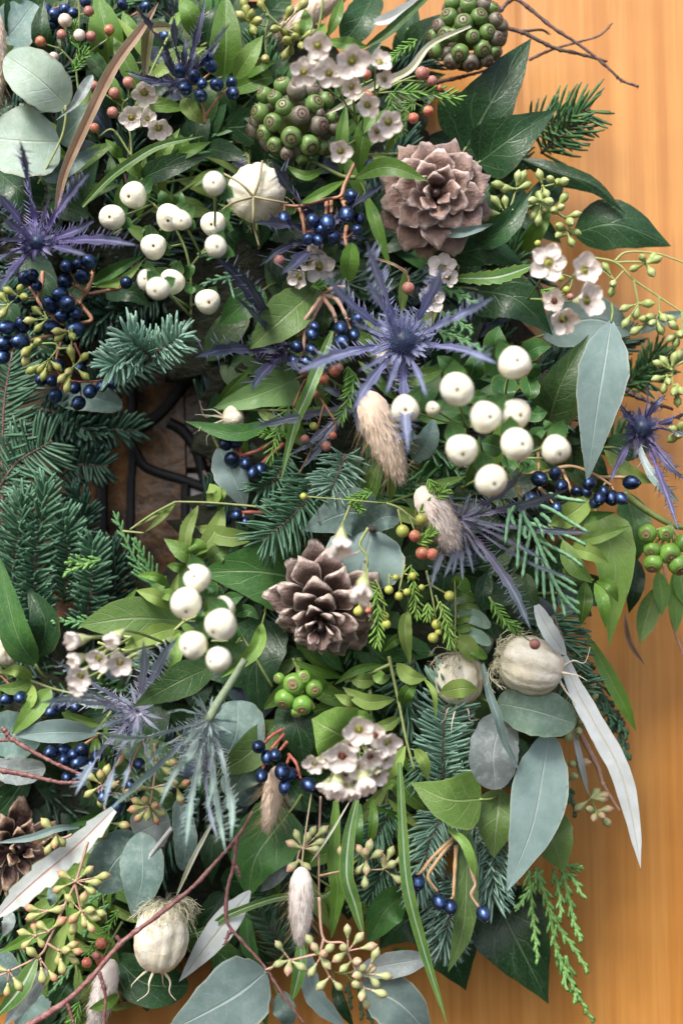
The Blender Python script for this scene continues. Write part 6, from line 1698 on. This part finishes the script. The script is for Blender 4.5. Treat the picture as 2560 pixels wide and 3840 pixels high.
twig('K', 'pale tipped birch twig sloping down from the left edge', [[(15, 745), (95, 830), (330, 965), (560, 1065)], [(-20, 828), (95, 830)]], 92, 14, 'bark_red')
twig('K', 'second birch twig just below, nearly level from the left edge', [[(-20, 1020), (200, 1062), (400, 1105), (550, 1100)]], 90, 14, 'bark_red')
cone('N', 'dark open pine cone seen from the side, lower left edge', 130, 420, 400, 56, 'cone_dark', (.35, -.25), n=26, depth=1.2, open0=20, open1=86, curve=.6, sw=.62)
seeded('K', 'orange pink seed buds below the sea hollies, lower left', [[(1010, 850), (1020, 980), (1000, 1140), (980, 1260)], [(780, 1100), (670, 1120)], [(670, 1120), (640, 1150)], [(1000, 1140), (1100, 1110)]], [(670, 1120), (1000, 1140), (980, 1260), (1020, 980), (720, 1370), (1160, 1140)],
       [(590, 1065), (660, 1055), (740, 1120), (580, 1180), (660, 1235), (700, 1025), (790, 955), (970, 915), (1130, 975), (1100, 1035), (1140, 1110), (1070, 1160), (900, 1135), (840, 1170), (890, 1225), (950, 1220), (1015, 1255), (1055, 1300), (875, 1280), (905, 1335), (965, 1325), (1020, 1350), (1215, 1110), (1180, 1210), (680, 1440), (815, 1385)], 74, 'pink', 'stem_pink')
LF('N', 'long silver toothed leaf with pink midrib crossing the lower left', [(745, 165), (500, 410), (200, 665), (-40, 890)], 88, 84, 'silverpink', 'strap', name='silver_leaf', teeth=5, tooth=.3, fold=10, pet=False, n=50)
LF('N', 'slim grey leaf with red stalk lying over the dark cone', [(520, 280), (380, 290), (200, 350), (-20, 385)], 26, 92, 'euc', 'strap', name='eucalyptus_leaf', pet=False)
seeded('N', 'large branching spray of pink tipped seed buds, lower left corner', [[(575, 380), (500, 630), (430, 780), (320, 1020), (260, 1120), (70, 1220), (-20, 1260)], [(490, 640), (525, 810)], [(430, 790), (310, 830)], [(330, 960), (240, 985)], [(310, 1040), (385, 1090)], [(470, 330), (420, 350), (330, 350)]], [(495, 635), (310, 830), (530, 830), (320, 960), (235, 990), (385, 1085), (265, 1145), (60, 1220), (370, 330)],
       [(195, 810), (205, 870), (225, 925), (265, 920), (385, 820), (405, 895), (150, 970), (165, 1055), (205, 1095), (275, 1045), (435, 1085), (480, 1050), (510, 1095), (385, 1155), (490, 1155), (410, 1210), (280, 1270), (355, 1265), (50, 1360), (125, 1320), (410, 590), (375, 690), (450, 745), (550, 740), (600, 700), (585, 560), (685, 600), (630, 640), (590, 825), (660, 845), (620, 870), (480, 880), (480, 950), (555, 910), (600, 945), (0, 1210), (300, 255), (360, 390), (405, 380), (315, 430), (240, 365)], 90, 'pink', 'stem_pink', 8)
pod('N', 'upright cream seed pod in a nest of green threads, lower left', 1085, 785, 1020, 1235, 180, 78, ribs=6, dh=2, horns=4, horn_l=1.0, threads=70, depth=.06, thread_l=1.05)
r_ = sprig('N', 'eucalyptus_sprig', 'blue grey round leaved eucalyptus sprig left of the upright pod', 'eucalyptus sprig', 985, 450, 74)
lf(r_, 'N', [(920, 350), (760, 500), (640, 700)], 170, 72, 'eucdark', 'round', fold=4)
lf(r_, 'N', [(915, 310), (930, 600), (865, 878)], 152, 80, 'eucdark', 'ovate', fold=8)
lf(r_, 'N', [(1160, 100), (1215, 350), (1195, 565)], 78, 68, 'eucdark', 'round', fold=8)
lf(r_, 'N', [(880, 330), (1000, 270), (1110, 230)], 150, 58, 'eucgrey', 'round', fold=4)
stems(r_, 'N', [[(1125, 285), (1000, 445), (975, 500), (900, 690)]], 14, 80, 'stem_silver')
LF('N', 'beige straw like stalk rising from the upright pod', [(1405, 220), (1260, 490), (1145, 750)], 17, 77, 'creamblade', 'strap', name='dried_stalk', cat='stalk', pet=False, fold=20)
wax('N', 'dark red buds on green stalks left of the upright pod', [], [(665, 1040, 46, 'red'), (570, 1165, 42, 'red'), (662, 1150, 44, 'red'), (630, 1120, 34, 'pink')], [[(800, 900), (720, 1040), (650, 1200)], [(640, 1040), (590, 1110)]], 74, [([(780, 820), (680, 980), (560, 1110)], 60, 12), ([(520, 1420), (500, 1500), (480, 1568)], 80, 13)])
bunny('N', 'pale fluffy grass head behind the long twig, bottom left', [(735, 1150), (680, 1350), (600, 1640)], 110, 62, 'fur_pale', bristles=80)
r_ = sprig('N', 'leafy_twig', 'narrow green and grey leaves in the bottom left corner', 'leafy sprig', 150, 1250, 56)
for p, w_, k_, h_ in (([(250, 1120), (130, 1340), (-40, 1540)], 62, 'varieg', 70), ([(310, 1200), (160, 1410), (20, 1590)], 70, 'eucgrey', 64), ([(360, 880), (210, 990), (-20, 1110)], 55, 'green', 58), ([(-40, 1100), (40, 1250), (120, 1400)], 130, 'eucdark', 46), ([(330, 1330), (200, 1450), (100, 1600)], 110, 'eucdark', 48), ([(40, 820), (60, 900), (20, 1000)], 50, 'eucgrey', 60), ([(320, 680), (340, 740), (330, 800)], 40, 'eucdark', 60), ([(780, 1380), (680, 1440), (580, 1470)], 44, 'green', 68)):
    lf(r_, 'N', p, w_, h_, k_, 'lance' if k_ == 'varieg' else 'ovate')
LF('N', 'dark ivy leaf behind the tip of the upright seed pod', [(760, 1140), (950, 1300), (1230, 1320)], 150, 56, 'ivy', 'round', name='ivy_leaf')
LF('N', 'dark ivy leaf in the bottom left corner behind the twig', [(520, 1230), (430, 1330), (340, 1480)], 130, 46, 'ivy', 'ovate', name='ivy_leaf')
cedar('N', 'thin cedar tips in the dark left of the upright pod', [[(760, 650), (640, 730), (540, 800)], [(480, 1180), (400, 1280), (300, 1400)], [(760, 740), (640, 860), (540, 1000)]], 58, 'cedar', 10, 70, 36)
twig('N', 'long reddish twig crossing the lower left corner, with a hanging fork', [[(150, 1600), (420, 1430), (600, 1262), (790, 1042), (1000, 882), (1250, 682), (1400, 522), (1560, 335), (1650, 180)], [(1548, 350), (1525, 540), (1485, 700), (1485, 900), (1585, 1030), (1725, 1190), (1850, 1380), (1985, 1565)],
     [(1500, 960), (1468, 1050)], [(1540, 530), (1570, 610)], [(650, 1230), (690, 1380), (680, 1580)], [(790, 1040), (765, 990)], [(440, 1430), (490, 1580)]], 98, 15, 'bark_red', knobs=22)

# ================================================================== lower centre
root = sprig('L', 'ivy_fruit_head', 'bunch of bright green unripe ivy berries under the lower cone', 'berry head', 560, 470, 68, 'round heads of ivy fruit')
for x_, y_, r_b, dx, dy in ((525, 462, 74, -.1, -.1), (660, 492, 60, .1, .1), (465, 560, 68, -.2, .6), (580, 600, 70, 0, .55), (430, 425, 38, -.6, 0), (545, 645, 40, -.2, .6), (590, 420, 50, 0, -.3)):
    c_ = pt('L', x_, y_, 70); d_ = vd(dx, dy)
    o_ = inst('berry', IVYB['b'][0], root, c_, d_, sz(r_b, 70)); sub('berry_cap', IVYB['b'][1], o_)
stems(root, 'L', [[(560, 300, 50), (560, 420, 56), (560, 540, 60)]], 22, 56, 'stem_green')
LF('L', 'large dark ivy leaf left of the green berries', [(330, 40), (280, 350), (310, 705)], 190, 54, 'ivy', 'heart', name='ivy_leaf', fold=8)
LF('L', 'leaf rolled to show its light green back, under white berries', [(320, 60), (270, 240), (45, 425)], 62, 72, 'brightleaf', 'lance', fold=35)
LF('L', 'glossy blue green ivy leaf pointing down under the green berries', [(470, 560), (550, 750), (602, 1012)], 140, 64, 'ivy', 'ovate', name='ivy_leaf', fold=14)
LF('L', 'bright green triangular leaf beside the wax flowers, lower centre', [(905, 832), (760, 755), (640, 690)], 215, 74, 'brightleaf', 'heart', name='ivy_leaf', fold=6)
wax('L', 'dense cluster of white wax flowers below the green triangular leaf', [(950, 765, 118, 'half', 0, .2, 80), (1145, 850, 100, 'half', .4, .35, 76), (840, 940, 122, 'half', -.1, .3, 80), (1030, 945, 92, 'half', .3, .5, 76), (655, 990, 76, 'half', -.4, .4, 70), (800, 1155, 104, 'shut', -.1, .75, 78), (985, 1125, 100, 'shut', .15, .75, 78), (1075, 1070, 82, 'half', .45, .55, 72), (895, 1180, 82, 'shut', .1, .8, 72), (740, 960, 60, 'half', -.3, .3, 70), (900, 860, 66, 'half', 0, .3, 72), (720, 1140, 60, 'shut', -.5, .7, 68), (1060, 800, 80, 'half', .2, 0, 74), (930, 1010, 84, 'half', .05, .5, 76), (860, 1060, 70, 'half', -.2, .6, 72), (1130, 960, 70, 'half', .5, .4, 70)], [], [[(950, 700), (930, 900), (900, 1080)], [(930, 900), (1060, 950)], [(930, 960), (720, 1000)]], 74, eye_red=True)
blue('L', 'blue berries on red stalks over the fluffy grass, lower centre', [(295, 872, 52, -.1, -.1), (350, 942, 48, 0, .7), (405, 925, 46), (315, 1065, 50, 0, .3), (450, 1035, 60, -.1, .5), (500, 1055, 52), (465, 1135, 48, -.1, .8), (620, 1122, 56, .5, .4)], 84, [[(450, 760), (380, 800), (340, 840)], [(460, 790), (400, 860), (370, 900)], [(480, 840), (430, 900)], [(490, 920), (540, 980), (570, 1080)], [(500, 930), (480, 980)], [(340, 960), (325, 1010)]], 11, 'stem_red')
LF('L', 'olive leaf running down left behind the blue berries, lower centre', [(430, 700), (240, 910), (10, 1065)], 120, 62, 'olive', 'ovate', name='viburnum_leaf')
r_ = sprig('L', 'eucalyptus_sprig', 'shaded round blue grey leaves left of the fluffy grass, lower centre', 'eucalyptus sprig', 180, 800, 54)
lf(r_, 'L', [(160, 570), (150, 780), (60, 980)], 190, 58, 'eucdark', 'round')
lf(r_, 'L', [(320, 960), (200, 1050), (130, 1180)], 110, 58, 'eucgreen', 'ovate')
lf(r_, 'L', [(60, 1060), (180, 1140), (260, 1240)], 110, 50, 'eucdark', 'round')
bunny('L', 'small tan fluffy grass with long dark bristles, lower centre', [(420, 1000), (390, 1180), (350, 1405)], 92, 72, 'fur_tan', bristles=150, brl=2.0)
r_ = sprig('L', 'pinnate_leaf_sprig', 'yellowing stem with speckled narrow leaves right of the lower cone', 'leafy sprig', 1160, 400, 68)
stems(r_, 'L', [[(1145, 280), (1175, 420), (1210, 580), (1260, 830), (1312, 1025)], [(1160, 330), (1000, 400), (860, 450)], [(1020, 500), (1030, 720)]], 11, 70, 'stem_lime')
for p, w_, k_ in (([(1185, 562), (1000, 575), (840, 480)], 56, 'lime'), ([(960, 595), (880, 570), (790, 530)], 38, 'lime'), ([(1070, 430), (970, 440), (880, 415)], 52, 'lime'), ([(1050, 370), (1090, 420), (1150, 430)], 44, 'brightleaf'), ([(1120, 335), (940, 370), (790, 465)], 32, 'green'), ([(1215, 680), (1130, 730), (1050, 730)], 44, 'lime'), ([(1110, 1090), (1180, 990), (1256, 862)], 56, 'lime'),
                  ([(1195, 325), (1280, 410), (1395, 425)], 56, 'lime'), ([(1310, 890), (1370, 960), (1400, 1095)], 44, 'lime'), ([(1230, 1230), (1180, 1120), (1100, 1150)], 40, 'brightleaf'), ([(1235, 610), (1260, 520), (1330, 450)], 52, 'green'), ([(880, 680), (960, 670), (1050, 700)], 44, 'brightleaf'), ([(1240, 160), (1180, 180), (1110, 250)], 36, 'green'), ([(980, 980), (990, 1050), (1000, 1115)], 36, 'lime'), ([(1370, 420), (1440, 520), (1450, 700)], 20, 'lime')):
    lf(r_, 'L', p, w_, 72, k_, 'lance')
fir('L', 'silvery fir sprig standing right of the yellowing stem', [[(1500, 1100), (1500, 800), (1540, 420)]], 230, 20, 60, 'fir_blue', dens=.2, flat=.35, ang=68)
fir('M', 'dark fir needles left of the smaller cream pod', [[(60, 800), (-60, 900), (-120, 1100)], [(180, 560), (100, 720), (70, 940)], [(-180, 300), (-260, 500), (-200, 700)]], 190, 19, 50, 'fir', dens=.2, flat=.5)
fir('O', 'blue fir sprig below the triangular leaf, lower right of centre', [[(1568, 120), (1430, 330), (1330, 700)], [(1620, 600), (1560, 800), (1500, 1060)]], 190, 17, 52, 'fir_blue', dens=.2, flat=.6, ang=62)
fir('O', 'dim fir sprigs behind the strap leaves, lower centre', [[(1180, 120), (1090, 300), (960, 480)], [(1160, 480), (1080, 620), (1000, 760)], [(460, 1180), (420, 1020), (310, 860)], [(760, 260), (700, 380), (720, 500)], [(640, 760), (480, 700), (330, 720)]], 180, 17, 44, 'fir', dens=.2, flat=.6)
fir('Q', 'silvery fir needles left of the hanging olive leaf, lower right', [[(180, 180), (250, 450), (330, 760)], [(20, 560), (10, 800), (40, 1060)], [(330, 240), (350, 420), (330, 640)]], 200, 17, 46, 'fir_blue', dens=.2, flat=.5, ang=60)
r_ = sprig('O', 'strap_leaf_sprig', 'long narrow green strap leaves with pale midribs, lower centre', 'leafy sprig', 900, 120, 64)
for p, w_, k_, h_ in (([(1215, -140), (1235, 300), (1268, 680), (1375, 1090), (1527, 1575)], 40, 'varieg', 80), ([(935, 100), (885, 340), (870, 600), (925, 790), (985, 1020)], 48, 'varieg', 76), ([(800, 110), (790, 500), (810, 700), (768, 1020)], 54, 'green', 66), ([(1040, 100), (1045, 250), (1020, 410)], 32, 'green', 66), ([(840, 630), (690, 740), (450, 735), (120, 845), (-30, 945), (-190, 1010), (-120, 1135)], 26, 'varieg', 70),
                  ([(570, 1010), (565, 1200), (510, 1425)], 44, 'varieg', 62), ([(950, 130), (940, 300), (950, 420)], 40, 'ivygreen', 58), ([(1170, 1080), (1260, 1110), (1300, 1250)], 30, 'green', 40)):
    lf(r_, 'O', p, w_, h_, k_, 'strap', n=28)
seeded('O', 'cream seed buds on pinkish stalks right of the pale grass, lower centre', [[(700, 80), (690, 400), (690, 760)], [(690, 600), (850, 570), (1110, 558)], [(690, 470), (580, 420), (540, 520)]], [(580, 420), (850, 570), (1000, 500), (1110, 555), (560, 500)],
       [(545, 330), (650, 305), (615, 345), (700, 375), (670, 425), (510, 390), (510, 545), (610, 540), (830, 440), (950, 425), (1020, 400), (995, 445), (1075, 455), (1105, 485), (1160, 440), (1230, 490), (1165, 525), (1000, 560), (945, 565), (990, 650), (1210, 625), (720, 300)], 74, 'cream', 'stem_pink')
seeded('O', 'dense soft cluster of cream seed buds near the bottom edge', [[(690, 740), (720, 1010), (850, 1042), (900, 1160)], [(720, 1100), (480, 1160), (340, 1215)], [(850, 1042), (980, 1330)], [(720, 1010), (700, 1130), (760, 1260)]], [(700, 1130), (760, 1260), (880, 1090), (980, 1330), (900, 1160), (500, 1150), (1000, 1240)],
       [(875, 950), (425, 1050), (660, 1065), (760, 1070), (625, 1015), (720, 1110), (810, 1140), (955, 1000), (1030, 1060), (1060, 1105), (850, 1070), (425, 1175), (575, 1195), (640, 1230), (740, 1180), (490, 1215), (850, 1205), (940, 1160), (975, 1200), (1040, 1205), (1130, 1255), (1060, 1300), (700, 1320), (820, 1325), (940, 1250), (930, 1310), (1000, 1440), (970, 1385), (1100, 1370)], 100, 'cream', 'stem_pink', 8)
bunny('O', 'pale blush fluffy grass head hanging on a straw stem, lower centre', [(575, 545), (572, 750), (565, 1030)], 112, 84, 'fur_pale', bristles=70, brl=1.5, stem=[(640, 60), (600, 330), (575, 550)])
LF('O', 'bare straw stalk crossing down left under the wax flowers', [(885, 120), (760, 330), (630, 520)], 8, 82, 'creamblade', 'strap', name='straw_stalk', cat='stalk', pet=False)
LF('O', 'very large pale eucalyptus leaf in front at the bottom edge', [(350, 1225), (120, 1400), (-330, 1640)], 235, 92, 'euc', 'ovate', name='eucalyptus_leaf', fold=3)
LF('O', 'grey eucalyptus leaf tip pointing right behind the seed buds', [(900, 1230), (1200, 1170), (1462, 1130)], 92, 58, 'eucgrey', 'lance', name='eucalyptus_leaf')
LF('O', 'wide blue grey eucalyptus leaf below the seed buds, bottom edge', [(960, 1310), (1210, 1430), (1430, 1660)], 180, 54, 'euc', 'ovate', name='eucalyptus_leaf')
LF('O', 'blue grey eucalyptus leaf curving down at the bottom edge', [(620, 1120), (655, 1370), (860, 1590)], 66, 56, 'euc', 'strap', name='eucalyptus_leaf')
LF('O', 'brown green leaf twisting down at the bottom edge', [(790, 1280), (830, 1430), (920, 1600)], 44, 44, 'ivy', 'lance')
LF('O', 'dull green leaf behind the hanging twig, bottom edge', [(300, 1300), (310, 1430), (350, 1590)], 52, 52, 'ivygreen', 'lance')
LF('O', 'blue grey leaf behind the hanging twig, bottom edge', [(420, 1370), (470, 1480), (500, 1600)], 85, 50, 'eucdark', 'ovate', name='eucalyptus_leaf')
LF('O', 'grey leaf in the bottom edge beside the very large pale leaf', [(180, 1600), (270, 1490), (390, 1400)], 70, 48, 'euc', 'ovate', name='eucalyptus_leaf')
LF('O', 'dark green ivy leaf under the small tan grass, lower centre', [(500, 180), (280, 470), (225, 762)], 220, 64, 'ivygreen', 'heart', name='ivy_leaf', fold=10)
LF('O', 'grey leaf strip slanting under the dark ivy leaf, lower centre', [(570, 400), (440, 560), (310, 705)], 56, 58, 'eucgrey', 'strap', name='eucalyptus_leaf')
LF('O', 'rolled green leaf below the white leaf, lower centre', [(215, 840), (230, 1040), (310, 1235)], 62, 56, 'ivygreen', 'lance', fold=30)
LF('N', 'green leaf under the white leaf, right of the upright pod', [(1380, 1060), (1490, 1160), (1600, 1330)], 110, 54, 'ivygreen', 'ovate', name='ivy_leaf')
LF('N', 'broad white backed leaf slanting right of the upright pod', [(1640, 690), (1430, 960), (1168, 1295)], 92, 70, 'silver', 'lance', name='silver_leaf', fold=5, pet=False)
LF('O', 'green ivy leaf with two dark specks, below the strap leaves', [(1245, 730), (1120, 830), (1005, 1060)], 130, 54, 'ivygreen', 'ovate', name='ivy_leaf', fold=18)
LF('O', 'dark ivy leaf in shade behind the long strap leaf, bottom right', [(1500, 830), (1240, 900), (1080, 1080)], 200, 40, 'ivy', 'heart', name='ivy_leaf')

# ================================================================== lower right
blue('O', 'four blue berries on forked tan stalks, lower right', [(1335, 642, 54, 0, .6), (1475, 772, 54, .2, .7), (1548, 805, 50, .1, .7), (1300, 695, 32)], 72, [[(1568, 350), (1430, 480), (1360, 570), (1265, 650), (1240, 725)], [(1560, 370), (1440, 530), (1400, 610), (1460, 700)], [(1585, 400), (1565, 740)]], 13, 'stem_tan')
blue('Q', 'single blue berry hanging on a bent pink stalk, lower right', [(265, 852, 54, .35, .6)], 74, [[(75, 350), (140, 410), (195, 600), (210, 660), (185, 725), (230, 800)]], 12, 'stem_pink')
LF('Q', 'long hanging olive green leaf with yellow midrib, lower right', [(150, 240), (155, 560), (130, 950), (32, 1235)], 84, 64, 'olive', 'lance', name='viburnum_leaf', fold=6, n=24)
LF('Q', 'small bent bright leaf at the fork of the berry stalks, lower right', [(30, 290), (130, 370), (180, 480), (212, 612)], 34, 78, 'brightleaf', 'strap', pet=False)
LF('Q', 'large glossy dark ivy leaf over the wood at the bottom right', [(330, 720), (490, 1040), (690, 1440)], 285, 36, 'ivy', 'heart', name='ivy_leaf', fold=8)
LF('Q', 'dark ivy leaf with its tip over the wood, left of the glossy one', [(0, 900), (60, 1110), (150, 1350)], 215, 32, 'ivy', 'heart', name='ivy_leaf', fold=8)
cedar('Q', 'bright green cedar spray hanging over the wood, bottom right', [[(600, 540), (690, 800), (740, 1080), (850, 1320), (985, 1565)], [(560, 560), (580, 800), (600, 980), (618, 1165)], [(780, 560), (830, 780), (860, 920), (910, 1035)], [(690, 800), (770, 960), (860, 1080), (955, 1240)], [(740, 1080), (780, 1200), (805, 1350)], [(760, 560), (850, 620), (915, 745)], [(720, 560), (760, 720), (770, 890)], [(800, 1120), (840, 1280), (870, 1430)], [(650, 560), (560, 700), (470, 835)], [(780, 520), (850, 540), (920, 552)]], 47, 'cedar_green', 13, 105, 44, 28, dh=(0, 0, 6), sub2=0)
cedar('O', 'thin dark cedar tips hanging over the wood at the bottom edge', [[(880, 1300), (890, 1400), (900, 1480)], [(950, 1340), (965, 1450), (970, 1540)], [(1000, 1480), (1030, 1540), (1060, 1600)]], 30, 'cedar_dark', 10, 50, 40)
